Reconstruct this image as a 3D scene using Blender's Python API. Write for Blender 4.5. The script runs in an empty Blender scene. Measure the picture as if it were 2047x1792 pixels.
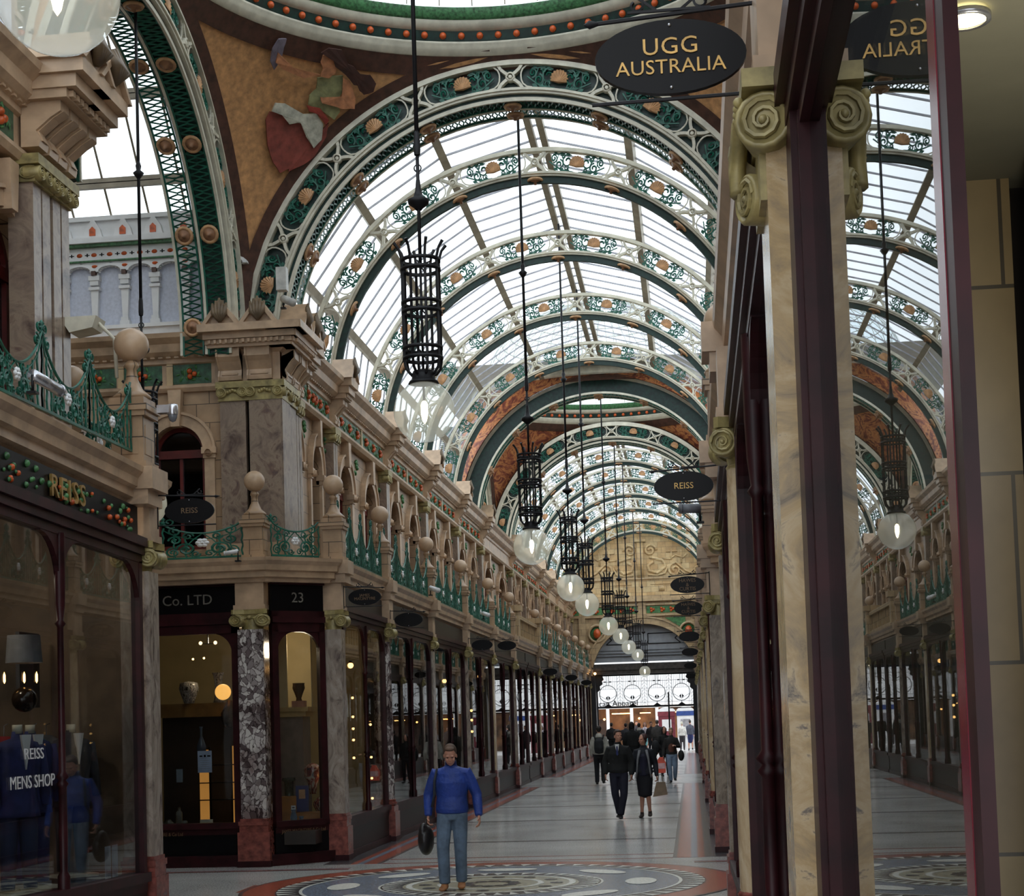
import bpy, math, random
from mathutils import Vector, Matrix
# ---------------------------------------------------------------- camera, world, light, exposure
S = bpy.context.scene
COL = S.collection
HC = 2.08
_f, _px, _py, _vx, _vy, _roll = 3300.0, 1000.0, 1240.0, 1384.0, 1428.0, .031
_Y = Vector((_vx - _px, -(_vy - _py), -_f)).normalized()
_Z = Vector((-_roll, 1, 0)); _Z.z = -(_Z.x * _Y.x + _Z.y * _Y.y) / _Y.z; _Z.normalize()
_X = _Y.cross(_Z)
cam_d = bpy.data.cameras.new('camera'); cam = bpy.data.objects.new('camera', cam_d); COL.objects.link(cam)
cam_d.sensor_width = 36; cam_d.sensor_fit = 'HORIZONTAL'; cam_d.lens = _f / 2047 * 36
cam_d.shift_x = (1023.5 - _px) / 2047; cam_d.shift_y = (_py - 896) / 2047
cam_d.clip_start = .05; cam_d.clip_end = 400
_m = Matrix((_X, _Y, _Z)).to_4x4(); _m.translation = Vector((0, 0, HC)); cam.matrix_world = _m
S.camera = cam
W = bpy.data.worlds.new('overcast_sky'); S.world = W; W.use_nodes = True
_bg = W.node_tree.nodes['Background']; _bg.inputs[0].default_value = (.90, .95, 1.0, 1); _bg.inputs[1].default_value = 1.9
S.view_settings.view_transform = 'Standard'; S.view_settings.look = 'None'
S.view_settings.exposure = 0.4; S.view_settings.gamma = 1
S.view_settings.use_curve_mapping = False
S.cycles.max_bounces = 8; S.cycles.diffuse_bounces = 4; S.cycles.glossy_bounces = 4
S.cycles.transparent_max_bounces = 24; S.cycles.sample_clamp_indirect = 4.0
S.cycles.use_denoising = True
S.cycles.caustics_reflective = False; S.cycles.caustics_refractive = False
def light(name, kind, loc, energy, color=(1, 1, 1), size=.3, rot=(0, 0, 0)):
    d = bpy.data.lights.new(name, kind); d.energy = energy; d.color = color
    if kind == 'AREA': d.size = size
    if kind == 'POINT': d.shadow_soft_size = size
    o = bpy.data.objects.new(name, d); COL.objects.link(o); o.location = loc; o.rotation_euler = rot
    return o
PI = math.pi
XC = -2.52            # centre line of the arcade
def mx(x): return 2 * XC - x
def slope(y): return .026 * (17.5 - y) if y < 17.5 else 0.0   # the near end of the arcade climbs gently towards the camera
# ---------------------------------------------------------------- materials
MATS = {}
def lin(c): return tuple(((v / 255) / 12.92 if v / 255 <= .04045 else ((v / 255 + .055) / 1.055) ** 2.4) for v in c)
def newmat(name):
    m = bpy.data.materials.new(name); m.use_nodes = True; MATS[name] = m
    return m, m.node_tree, m.node_tree.nodes['Principled BSDF']
def coords(nt, scale=1.0):
    tc = nt.nodes.new('ShaderNodeTexCoord'); mp = nt.nodes.new('ShaderNodeMapping')
    mp.inputs['Scale'].default_value = (scale,) * 3 if not isinstance(scale, tuple) else scale
    nt.links.new(tc.outputs['Object'], mp.inputs[0]); return mp.outputs[0]
def ramp(nt, fac, stops):
    r = nt.nodes.new('ShaderNodeValToRGB'); nt.links.new(fac, r.inputs[0])
    el = r.color_ramp.elements
    while len(el) < len(stops): el.new(.5)
    for e, (p, c) in zip(el, stops): e.position = p; e.color = (*lin(c), 1)
    return r.outputs[0]
def noise(nt, co, scale, detail=4, rough=.55, dist=0):
    n = nt.nodes.new('ShaderNodeTexNoise'); nt.links.new(co, n.inputs['Vector'])
    n.inputs['Scale'].default_value = scale; n.inputs['Detail'].default_value = detail
    n.inputs['Roughness'].default_value = rough; n.inputs['Distortion'].default_value = dist
    return n.outputs[0]
def mixc(nt, fac, a, b, mode='MIX'):
    m = nt.nodes.new('ShaderNodeMix'); m.data_type = 'RGBA'; m.blend_type = mode
    for i, v in ((0, fac), (6, a), (7, b)):
        if hasattr(v, 'is_linked') or hasattr(v, 'links'): nt.links.new(v, m.inputs[i])
        elif isinstance(v, (int, float)): m.inputs[i].default_value = v
        else: m.inputs[i].default_value = (*lin(v), 1)
    return m.outputs[2]
def plain(name, c, rough=.5, metal=0, var=.12, scale=6, bump=0, spec=.5):
    m, nt, b = newmat(name)
    co = coords(nt)
    d = tuple(max(0, v * (1 - var)) for v in c); l = tuple(min(255, v * (1 + var)) for v in c)
    nt.links.new(ramp(nt, noise(nt, co, scale), [(.3, d), (.7, l)]), b.inputs['Base Color'])
    b.inputs['Roughness'].default_value = rough; b.inputs['Metallic'].default_value = metal
    b.inputs['Specular IOR Level'].default_value = spec
    if bump:
        bp = nt.nodes.new('ShaderNodeBump'); bp.inputs['Strength'].default_value = bump
        bp.inputs['Distance'].default_value = .02
        nt.links.new(noise(nt, co, scale * 4), bp.inputs['Height']); nt.links.new(bp.outputs[0], b.inputs['Normal'])
    return m
def emit(name, c, s):
    m, nt, b = newmat(name)
    b.inputs['Base Color'].default_value = (*lin(c), 1)
    b.inputs['Emission Color'].default_value = (*lin(c), 1); b.inputs['Emission Strength'].default_value = s
    return m
def faience(name, c, c2, bw=.42, bh=.3):
    """glazed architectural blocks with dark joints"""
    m, nt, b = newmat(name); tc = nt.nodes.new('ShaderNodeTexCoord')
    sx = nt.nodes.new('ShaderNodeSeparateXYZ'); nt.links.new(tc.outputs['Object'], sx.inputs[0])
    ad = nt.nodes.new('ShaderNodeMath'); nt.links.new(sx.outputs[0], ad.inputs[0]); nt.links.new(sx.outputs[1], ad.inputs[1])
    cb = nt.nodes.new('ShaderNodeCombineXYZ'); nt.links.new(ad.outputs[0], cb.inputs[0]); nt.links.new(sx.outputs[2], cb.inputs[1])
    br = nt.nodes.new('ShaderNodeTexBrick'); nt.links.new(cb.outputs[0], br.inputs['Vector'])
    br.inputs['Scale'].default_value = 1; br.inputs['Brick Width'].default_value = bw; br.inputs['Row Height'].default_value = bh
    br.inputs['Mortar Size'].default_value = .006; br.inputs['Bias'].default_value = 0
    br.inputs['Color1'].default_value = (*lin(c), 1); br.inputs['Color2'].default_value = (*lin(c2), 1)
    br.inputs['Mortar'].default_value = (*lin(tuple(v * .45 for v in c)), 1)
    nz = noise(nt, tc.outputs['Object'], 3.0)
    col = mixc(nt, .55, br.outputs[0], ramp(nt, nz, [(.25, (138, 120, 100)), (.75, (255, 246, 232))]), 'MULTIPLY')
    nt.links.new(col, b.inputs['Base Color']); b.inputs['Roughness'].default_value = .38
    return m
def marble(name, stops, scale=5, rough=.22, dist=1.5, stretch=(1, 1, .5), vor=False):
    m, nt, b = newmat(name); co = coords(nt, stretch)
    if vor:
        n0 = nt.nodes.new('ShaderNodeTexNoise'); nt.links.new(co, n0.inputs['Vector']); n0.inputs['Scale'].default_value = 3
        va = nt.nodes.new('ShaderNodeVectorMath'); va.operation = 'SCALE'; va.inputs[3].default_value = .25
        nt.links.new(n0.outputs[1], va.inputs[0])
        vb = nt.nodes.new('ShaderNodeVectorMath'); nt.links.new(co, vb.inputs[0]); nt.links.new(va.outputs[0], vb.inputs[1])
        v = nt.nodes.new('ShaderNodeTexVoronoi'); v.feature = 'DISTANCE_TO_EDGE'; nt.links.new(vb.outputs[0], v.inputs['Vector'])
        v.inputs['Scale'].default_value = scale
        n1 = noise(nt, vb.outputs[0], scale * .5, 6)
        a = nt.nodes.new('ShaderNodeMath'); a.operation = 'MULTIPLY'; nt.links.new(v.outputs[0], a.inputs[0]); nt.links.new(n1, a.inputs[1])
        fac = a.outputs[0]
    else: fac = noise(nt, co, scale, 8, .65, dist)
    nt.links.new(ramp(nt, fac, stops), b.inputs['Base Color']); b.inputs['Roughness'].default_value = rough
    return m
def glassy(name, tint, trans, glossy_rough=.02, ior=1.5, base=(10, 10, 10), frost=False):
    """pane: sees through, reflects by Fresnel; trans = how much of the rest is clear"""
    m = bpy.data.materials.new(name); m.use_nodes = True; MATS[name] = m; nt = m.node_tree
    nt.nodes.remove(nt.nodes['Principled BSDF']); out = nt.nodes['Material Output']
    fr = nt.nodes.new('ShaderNodeFresnel'); ge = nt.nodes.new('ShaderNodeNewGeometry')     # thin pane: the same index on both faces
    iv = nt.nodes.new('ShaderNodeMapRange'); iv.inputs[3].default_value = ior; iv.inputs[4].default_value = 1 / ior
    nt.links.new(ge.outputs['Backfacing'], iv.inputs[0]); nt.links.new(iv.outputs[0], fr.inputs[0])
    tr = nt.nodes.new('ShaderNodeBsdfTransparent'); tr.inputs[0].default_value = (*tint, 1)
    df = nt.nodes.new('ShaderNodeBsdfDiffuse'); df.inputs[0].default_value = (*lin(base), 1)
    gl = nt.nodes.new('ShaderNodeBsdfGlossy'); gl.inputs['Roughness'].default_value = glossy_rough
    if frost:
        tl = nt.nodes.new('ShaderNodeBsdfTranslucent'); tl.inputs[0].default_value = (*lin(base), 1)
        m0 = nt.nodes.new('ShaderNodeMixShader'); m0.inputs[0].default_value = .5; nt.links.new(df.outputs[0], m0.inputs[1]); nt.links.new(tl.outputs[0], m0.inputs[2]); df = m0
    m1 = nt.nodes.new('ShaderNodeMixShader'); m1.inputs[0].default_value = trans
    nt.links.new(df.outputs[0], m1.inputs[1]); nt.links.new(tr.outputs[0], m1.inputs[2])
    m2 = nt.nodes.new('ShaderNodeMixShader'); nt.links.new(fr.outputs[0], m2.inputs[0])
    nt.links.new(m1.outputs[0], m2.inputs[1]); nt.links.new(gl.outputs[0], m2.inputs[2])
    nt.links.new(m2.outputs[0], out.inputs[0]); return m
FA = faience('faience', (186, 158, 128), (164, 136, 108))
FA2 = faience('faience_pale', (204, 180, 142), (188, 162, 124), .5, .34)
FAL = faience('faience_tan_tiles', (220, 196, 150), (206, 172, 122), .42, .30)
PLAIN_FA = plain('faience_plain', (178, 150, 122), .38, var=.14, scale=3)
CAPM = plain('olive_gilt', (146, 132, 86), .42, .1, .22, 9)
RED = plain('red_granite', (122, 68, 60), .25, 0, .22, 14)
WOOD = plain('dark_maroon_wood', (44, 17, 20), .38, 0, .3, 5, spec=.22)
BLACKW = plain('black_paint', (11, 10, 12), .35, 0, .2, 5, spec=.16)
IRON = plain('black_iron', (18, 17, 21), .5, 0, .2, 12, spec=.3)
CREAM = plain('cream_paint', (205, 200, 182), .45, 0, .08, 5)
WHITE = plain('white_paint', (222, 222, 222), .5, 0, .04, 4)
GREEN = plain('green_paint', (24, 88, 72), .4, 0, .25, 8)
DGREEN = plain('dark_green_paint', (14, 42, 36), .45, 0, .3, 12)
LEAF = plain('leaf_glaze', (66, 112, 66), .35, 0, .3, 9)
PANELG = plain('panel_green_glaze', (42, 78, 56), .4, 0, .35, 14)
ORANGE = plain('orange_glaze', (190, 84, 36), .4, 0, .18, 10)
SHELL = plain('shell_tan', (188, 146, 106), .5, 0, .15, 10)
BROWN = plain('brown_paint', (74, 48, 38), .5, 0, .2, 8)
BOSS = plain('boss_brown', (128, 92, 66), .45, 0, .25, 6)
GOLD = plain('gold_leaf', (178, 142, 82), .35, .5, .15, 8)
GOLDD = plain('dull_gold', (112, 88, 62), .5, .2, .15, 8)
MURAL = plain('mural_ground', (186, 138, 92), .6, 0, .14, 10)
PURLIN = plain('purlin_tan', (146, 136, 118), .55, 0, .1, 4)
GREYB = plain('grey_board', (150, 153, 158), .55, 0, .05, 3)
def breccia(name):
    m, nt, b = newmat(name); co = coords(nt, (1, 1, .6))
    n0 = nt.nodes.new('ShaderNodeTexNoise'); nt.links.new(co, n0.inputs['Vector']); n0.inputs['Scale'].default_value = 6; n0.inputs['Detail'].default_value = 5
    va = nt.nodes.new('ShaderNodeVectorMath'); va.operation = 'SCALE'; va.inputs[3].default_value = .22; nt.links.new(n0.outputs[1], va.inputs[0])
    vb = nt.nodes.new('ShaderNodeVectorMath'); nt.links.new(co, vb.inputs[0]); nt.links.new(va.outputs[0], vb.inputs[1])
    v = nt.nodes.new('ShaderNodeTexVoronoi'); nt.links.new(vb.outputs[0], v.inputs['Vector']); v.inputs['Scale'].default_value = 17
    c1 = ramp(nt, v.outputs['Color'], [(.3, (104, 92, 92)), (.42, (150, 140, 138)), (.5, (196, 188, 184)), (.8, (208, 202, 196))])
    e = nt.nodes.new('ShaderNodeTexVoronoi'); e.feature = 'DISTANCE_TO_EDGE'; nt.links.new(vb.outputs[0], e.inputs['Vector']); e.inputs['Scale'].default_value = 17
    c2 = ramp(nt, e.outputs[0], [(.0, (110, 96, 96)), (.10, (255, 255, 255))]); c3 = ramp(nt, noise(nt, co, 3.0, 3), [(.4, (165, 150, 150)), (.55, (255, 255, 255))])
    nt.links.new(mixc(nt, 1.0, mixc(nt, 1.0, c1, c2, 'MULTIPLY'), c3, 'MULTIPLY'), b.inputs['Base Color']); b.inputs['Roughness'].default_value = .22
    return m
MB_BRECCIA = breccia('breccia_marble')
MB_GREY = marble('grey_pink_marble', [(.32, (84, 72, 68)), (.48, (148, 134, 122)), (.62, (170, 158, 146)), (.75, (110, 96, 90))], 4.5)
MB_TAN = marble('tan_marble', [(.3, (150, 124, 92)), (.48, (190, 166, 132)), (.6, (205, 186, 156)), (.72, (140, 120, 96))], 3.0, .25)
MB_BROWN = marble('brown_mottled_marble', [(.34, (62, 54, 48)), (.46, (122, 106, 88)), (.6, (150, 134, 116)), (.74, (92, 76, 66))], 5.5)
ROOFG = glassy('roof_glass', (.93, .975, 1.0), .86, .3, 1.04, (232, 246, 246), True)
SHOPG = glassy('shop_glass', (.8, .82, .82), 1.0, .0, 1.5)
MIRG = glassy('shop_glass_dark', (.5, .52, .52), 1.0, .0, 1.75)
UPG = glassy('upper_glass', (.3, .3, .3), .6, .03, 1.5)
FROST = plain('frosted_glass', (196, 200, 214), .7, 0, .05, 20)
GLOBE = glassy('globe_glass', (.96, .98, .98), .66, .08, 1.15, (236, 240, 240), True)
BULB = emit('filament', (255, 238, 190), 10)
WARM = emit('warm_bulb', (255, 190, 110), 9)
WARMG = emit('warm_globe', (255, 186, 96), 1.1)
GREY_T = None
# ---------------------------------------------------------------- mesh builder
class MB:
    def __init__(s): s.v = []; s.f = []; s.mi = []; s.cur = 0; s.sm = set()
    def add(s, vs, fs, smooth=False):
        b = len(s.v); s.v.extend(tuple(q) for q in vs)
        for f in fs:
            if smooth: s.sm.add(len(s.f))
            s.f.append(tuple(i + b for i in f)); s.mi.append(s.cur)
    def box(s, x0, x1, y0, y1, z0, z1):
        if x0 > x1: x0, x1 = x1, x0
        if y0 > y1: y0, y1 = y1, y0
        s.add([(x0, y0, z0), (x1, y0, z0), (x1, y1, z0), (x0, y1, z0), (x0, y0, z1), (x1, y0, z1), (x1, y1, z1), (x0, y1, z1)],
              [(0, 3, 2, 1), (4, 5, 6, 7), (0, 1, 5, 4), (1, 2, 6, 5), (2, 3, 7, 6), (3, 0, 4, 7)])
    def sbox(s, x0, x1, y0, y1, z0, z1):     # box that follows the ground slope
        b = len(s.v); s.box(x0, x1, y0, y1, z0, z1)
        for i in range(b, len(s.v)):
            x, y, z = s.v[i]; s.v[i] = (x, y, z + slope(y))
    def cbox(s, c, sx, sy, sz): s.box(c[0] - sx / 2, c[0] + sx / 2, c[1] - sy / 2, c[1] + sy / 2, c[2] - sz / 2, c[2] + sz / 2)
    def lathe(s, prof, n=16, c=(0, 0, 0), axis='Z', a0=0, a1=2 * PI, smooth=True):
        full = abs(a1 - a0 - 2 * PI) < 1e-6; k = n if full else n + 1; vs = []
        for r, z in prof:
            for i in range(k):
                a = a0 + (a1 - a0) * i / n; x, y = r * math.cos(a), r * math.sin(a)
                p = (x, y, z) if axis == 'Z' else ((x, z, y) if axis == 'Y' else (z, x, y))
                vs.append((p[0] + c[0], p[1] + c[1], p[2] + c[2]))
        fs = []
        for j in range(len(prof) - 1):
            for i in range(k if full else k - 1):
                i2 = (i + 1) % k; fs.append((j * k + i, j * k + i2, (j + 1) * k + i2, (j + 1) * k + i))
        s.add(vs, fs, smooth)
    def ball(s, c, r, n=14, m=8, sz=1.0):
        s.lathe([(max(1e-4, r * math.sin(PI * i / m)), -r * sz * math.cos(PI * i / m)) for i in range(m + 1)], n, c)
    def tube(s, pts, r, n=5, cap=True):
        pts = [Vector(p) for p in pts]; vs = []; N = len(pts); prev = None
        for i, p in enumerate(pts):
            t = (pts[min(i + 1, N - 1)] - pts[max(i - 1, 0)])
            if t.length < 1e-9: t = Vector((0, 0, 1))
            t.normalize()
            if prev is None: u = t.orthogonal().normalized()
            else:
                u = prev - t * prev.dot(t)
                u = u.normalized() if u.length > 1e-6 else t.orthogonal().normalized()
            prev = u; w = t.cross(u); rr = r[i] if isinstance(r, (list, tuple)) else r
            for k in range(n):
                a = 2 * PI * k / n; vs.append(p + u * (rr * math.cos(a)) + w * (rr * math.sin(a)))
        fs = [(i * n + k, i * n + (k + 1) % n, (i + 1) * n + (k + 1) % n, (i + 1) * n + k) for i in range(N - 1) for k in range(n)]
        if cap: fs += [tuple(range(n))[::-1], tuple((N - 1) * n + k for k in range(n))]
        s.add(vs, fs, n > 5)
    def prism(s, poly, d0, d1, plane='XZ', off=(0, 0, 0)):
        n = len(poly)
        def P(a, b, d):
            p = {'XZ': (a, d, b), 'YZ': (d, a, b), 'XY': (a, b, d)}[plane]; return (p[0] + off[0], p[1] + off[1], p[2] + off[2])
        s.add([P(a, b, d0) for a, b in poly] + [P(a, b, d1) for a, b in poly],
              [tuple(range(n)), tuple(range(2 * n - 1, n - 1, -1))] + [(i, (i + 1) % n, n + (i + 1) % n, n + i) for i in range(n)])
    def arc(s, r0, r1, a0, a1, y0, y1, n=24, cx=0, cz=0):
        """flat arched bar in the XZ plane"""
        vs = []
        for i in range(n + 1):
            a = a0 + (a1 - a0) * i / n; c, q = math.cos(a), math.sin(a)
            for r, y in ((r0, y0), (r1, y0), (r1, y1), (r0, y1)): vs.append((cx + r * c, y, cz + r * q))
        fs = [(i * 4 + k, i * 4 + (k + 1) % 4, (i + 1) * 4 + (k + 1) % 4, (i + 1) * 4 + k) for i in range(n) for k in range(4)]
        fs += [(0, 1, 2, 3), (n * 4 + 3, n * 4 + 2, n * 4 + 1, n * 4)]
        s.add(vs, fs)
    def sweep(s, path, prof, sl=False):
        """profile [(out, z)] along a plan path [(x, y)]; out is to the right of travel, corners mitred"""
        N = len(path); rows = []
        for i, (x, y) in enumerate(path):
            d = []
            if i > 0: d.append(Vector((x - path[i - 1][0], y - path[i - 1][1])).normalized())
            if i < N - 1: d.append(Vector((path[i + 1][0] - x, path[i + 1][1] - y)).normalized())
            ns = [Vector((q.y, -q.x)) for q in d]
            if len(ns) == 2:
                b = (ns[0] + ns[1]); b.normalize(); b = b / max(.3, b.dot(ns[0]))
            else: b = ns[0]
            rows.append([(x + b.x * o, y + b.y * o, z + (slope(y) if sl else 0)) for o, z in prof])
        k = len(prof); vs = [p for r in rows for p in r]
        fs = [(i * k + j, i * k + (j + 1) % k, (i + 1) * k + (j + 1) % k, (i + 1) * k + j) for i in range(N - 1) for j in range(k)]
        fs += [tuple(range(k)), tuple((N - 1) * k + j for j in range(k))[::-1]]
        s.add(vs, fs)
    def spiral(s, c, r0, r1, a0, turns, y, t=.01, n=4, steps=None, plane='XZ'):
        steps = steps or int(10 * abs(turns)) + 2; pts = []
        for i in range(steps + 1):
            q = i / steps; a = a0 + 2 * PI * turns * q; r = r0 + (r1 - r0) * q
            A, B = c[0] + r * math.cos(a), c[1] + r * math.sin(a)
            pts.append({'XZ': (A, y, B), 'YZ': (y, A, B), 'XY': (A, B, y)}[plane])
        s.tube(pts, t, n); return pts
    def build(s, name, mats, parent=None, loc=None, smooth=False):
        me = bpy.data.meshes.new(name); me.from_pydata(s.v, [], s.f)
        for m in (mats if isinstance(mats, (list, tuple)) else [mats]): me.materials.append(m)
        me.polygons.foreach_set('material_index', s.mi)
        sm = [smooth or (i in s.sm) for i in range(len(s.f))]; me.polygons.foreach_set('use_smooth', sm)
        me.update(); o = bpy.data.objects.new(name, me); COL.objects.link(o)
        if parent is not None: o.parent = parent
        if loc: o.location = loc
        return o
def tag(o, label=None, cat=None, group=None, kind=None):
    if label: o['label'] = label
    if cat: o['category'] = cat
    if group: o['group'] = group
    if kind: o['kind'] = kind
    return o
def thing(name, label, cat, loc=(0, 0, 0), group=None, rotz=0, scale=None):
    o = bpy.data.objects.new(name, None); COL.objects.link(o); o.location = loc; o.rotation_euler = (0, 0, rotz)
    o.empty_display_size = .2
    if scale: o.scale = scale
    return tag(o, label, cat, group)
KIDS = {}
def dup(root, label=None, loc=None, rotz=None, scale=None, group=None):
    def rec(o, parent):
        c = o.copy(); COL.objects.link(c)
        if parent is not None: c.parent = parent; c.matrix_parent_inverse = o.matrix_parent_inverse.copy()
        for ch in o.children: rec(ch, c)
        return c
    r = rec(root, None)
    if label: r['label'] = label
    if group: r['group'] = group
    if loc is not None: r.location = loc
    if rotz is not None: r.rotation_euler = (0, 0, rotz)
    if scale is not None: r.scale = scale
    return r
def struct(name, mb, m, smooth=False): return tag(mb.build(name, m, smooth=smooth), kind='structure')
def text(body, name, size, m, parent, loc, rot=(PI / 2, 0, 0), ext=.002, align='CENTER', sx=1.0, shear=0, space=1.0):
    c = bpy.data.curves.new(name, 'FONT'); c.body = body; c.size = size; c.extrude = ext; c.align_x = align; c.align_y = 'CENTER'
    c.space_line = .85; c.space_character = space; c.resolution_u = 3
    tmp = bpy.data.objects.new('tmp', c); COL.objects.link(tmp)
    me = bpy.data.meshes.new_from_object(tmp.evaluated_get(bpy.context.evaluated_depsgraph_get())); me.name = name
    bpy.data.objects.remove(tmp); bpy.data.curves.remove(c); me.materials.clear(); me.materials.append(m)
    o = bpy.data.objects.new(name, me); COL.objects.link(o); o.parent = parent
    o.location = loc; o.rotation_euler = rot; o.scale = (sx, 1, 1); return o
def lerp(a, b, t): return a + (b - a) * t
ORD = ['first', 'second', 'third', 'fourth', 'fifth', 'sixth', 'seventh', 'eighth', 'ninth', 'tenth', 'eleventh', 'twelfth', 'thirteenth', 'fourteenth', 'fifteenth', 'sixteenth']
# ================================================================ FLOOR
FLOORM, _nt, _b = newmat('terrazzo')
_co = coords(_nt)
_c1 = ramp(_nt, noise(_nt, _co, 46, 3, .8), [(.35, (128, 126, 124)), (.5, (178, 176, 172)), (.68, (214, 212, 206))])
_c2 = ramp(_nt, noise(_nt, _co, .5, 3), [(.3, (205, 205, 205)), (.7, (255, 255, 255))])
_nt.links.new(mixc(_nt, 1.0, _c1, _c2, 'MULTIPLY'), _b.inputs['Base Color']); _b.inputs['Roughness'].default_value = .2; _b.inputs['Specular IOR Level'].default_value = .22
FRED = plain('red_terrazzo', (152, 78, 60), .2, 0, .18, 30, spec=.22); FBLUE = plain('blue_grey_terrazzo', (116, 124, 138), .2, 0, .14, 34, spec=.22)
FDARK = plain('dark_terrazzo', (70, 66, 68), .22, 0, .2, 30, spec=.22); FPALE = plain('pale_tesserae', (214, 212, 202), .25, 0, .1, 40, spec=.22)
FTAN = plain('tan_tesserae', (142, 134, 108), .28, 0, .25, 26)
m = MB()
m.add([(-16, -12, slope(-12)), (10, -12, slope(-12)), (10, 17.5, 0), (-16, 17.5, 0), (-16, 96, 0), (10, 96, 0)], [(0, 1, 2, 3), (3, 2, 5, 4)])
struct('floor', m, FLOORM)
def flat(m, poly, z=.003):
    m.add([(x, y, z + slope(y)) for x, y in poly] + [(x, y, z - .02 + slope(y)) for x, y in poly],
          [tuple(range(len(poly)))] + [(i, len(poly) + i, len(poly) + (i + 1) % len(poly), (i + 1) % len(poly)) for i in range(len(poly))])
def rect(m, x0, x1, y0, y1, z=.003): flat(m, [(x0, y0), (x1, y0), (x1, y1), (x0, y1)], z)
CM = (-2.62, 20.95)
RUNS = [(24.35, 50.4), (58.3, 89.0), (-10, 17.4)]
for mat_, bands, nm in ((FDARK, [(-.36, -.30), (.10, .52)], 'trim_1'), (FRED, [(-.30, -.10), (0, .10)], 'trim_2'), (FBLUE, [(-.10, 0)], 'trim_3')):
    m = MB()
    for a, b in bands:
        for y0, y1 in RUNS:
            rect(m, a, b, y0, y1); rect(m, mx(a), mx(b), y0, y1)
    for s in (1, -1):           # borders turning into the cross arcade
        for y in (17.9, 24.1):
            o = {1: 0, 2: .09, 3: .2}[int(nm[-1])]; w = {1: .08, 2: .1, 3: .06}[int(nm[-1])]
            x0, x1 = (-5.0, -14) if s == 1 else (-.05, 9)
            yy = y - .55 + o if y > 20 else y + .55 - o
            flat(m, [(x0, yy), (x1, yy), (x1, yy - w), (x0, yy - w)])
    struct(nm, m, mat_)
m = MB()
for y in [28.2, 33.8, 39.0, 44.8, 50.6, 58.2, 63.5, 68.6, 73.5, 78.7, 83.8, 14.5, 9.3, 4.1]:
    rect(m, -4.66, -.36, y - .09, y + .09)
struct('trim_4', m, FDARK)
m = MB()
for y in (24.35, 25.05, 17.2, 16.6): rect(m, -4.66, -.36, y - .05, y + .05)
struct('trim_5', m, plain('red_line', (120, 72, 62), .25, 0, .2, 30, spec=.22))
def ring(m, r0, r1, z, n=96, c=CM):
    vs = []
    for i in range(n):
        a = 2 * PI * i / n
        vs += [(c[0] + r0 * math.cos(a), c[1] + r0 * math.sin(a), z), (c[0] + r1 * math.cos(a), c[1] + r1 * math.sin(a), z)]
    m.add(vs, [(2 * i, 2 * i + 1, (2 * i + 3) % (2 * n), (2 * i + 2) % (2 * n)) for i in range(n)])
MOS = thing('floor_mosaic', 'round blue, white and red mosaic medallion in the floor of the near crossing', 'mosaic', (CM[0], CM[1], 0))
def mos(name, mat_, fn):
    mm = MB(); fn(mm); o = mm.build(name, mat_); o.parent = MOS; o.location = (-CM[0], -CM[1], 0); return o
def _teeth(r0, r1, n, z):
    def f(mm):
        for i in range(n):
            a = 2 * PI * i / n; b = 2 * PI * (i + .62) / n; c = 2 * PI * (i + .3) / n
            mm.add([(CM[0] + r1 * math.cos(a), CM[1] + r1 * math.sin(a), z), (CM[0] + r1 * math.cos(b), CM[1] + r1 * math.sin(b), z), (CM[0] + r0 * math.cos(c), CM[1] + r0 * math.sin(c), z)], [(0, 1, 2)])
    return f
mos('red_border', FRED, lambda q: (ring(q, 2.72, 3.12, .006), [q.add([(CM[0] + dx - .45, CM[1] + dy - .45, .0055), (CM[0] + dx + .45, CM[1] + dy - .45, .0055), (CM[0] + dx + .45, CM[1] + dy + .45, .0055), (CM[0] + dx - .45, CM[1] + dy + .45, .0055)], [(0, 1, 2, 3)]) for dx, dy in ((2.75, 0), (-2.75, 0), (0, -2.75))]))
mos('dark_ring', FDARK, lambda q: (ring(q, 3.12, 3.17, .007), ring(q, 2.42, 2.72, .007), ring(q, 1.12, 1.4, .009)))
mos('white_teeth', FPALE, _teeth(2.45, 2.7, 64, .010))
mos('pale_line', FPALE, lambda q: (ring(q, 2.38, 2.42, .010), ring(q, 1.4, 1.43, .010), ring(q, 1.0, 1.08, .011), ring(q, .6, .68, .011)))
mos('blue_field', FBLUE, lambda q: ring(q, 1.43, 2.38, .007))
mos('inner_teeth', FPALE, _teeth(1.14, 1.38, 44, .012))
mos('centre', FTAN, lambda q: ring(q, .001, 1.12, .008, 48))
def _lens(q):
    for k in range(8):
        a = 2 * PI * k / 8; cx, cy = CM[0] + 1.9 * math.cos(a), CM[1] + 1.9 * math.sin(a); L, Wd = (.42, .2)
        pts = []
        for i in range(16):
            t = 2 * PI * i / 16; u, v = L * math.cos(t), Wd * math.sin(t)
            pts.append((cx + u * -math.sin(a) + v * math.cos(a), cy + u * math.cos(a) + v * math.sin(a), .012))
        q.add(pts, [tuple(range(16))])
mos('oval_inlay', FPALE, _lens)['kind'] = 'stuff'
def _fan(q):
    for k in range(12):
        a = 2 * PI * k / 12
        for r in (.3, .84):
            q.add([(CM[0] + r * math.cos(a) + .09 * math.cos(2 * PI * i / 8), CM[1] + r * math.sin(a) + .09 * math.sin(2 * PI * i / 8), .012) for i in range(8)], [tuple(range(8))])
mos('centre_rosette', FDARK, _fan)['kind'] = 'stuff'

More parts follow.
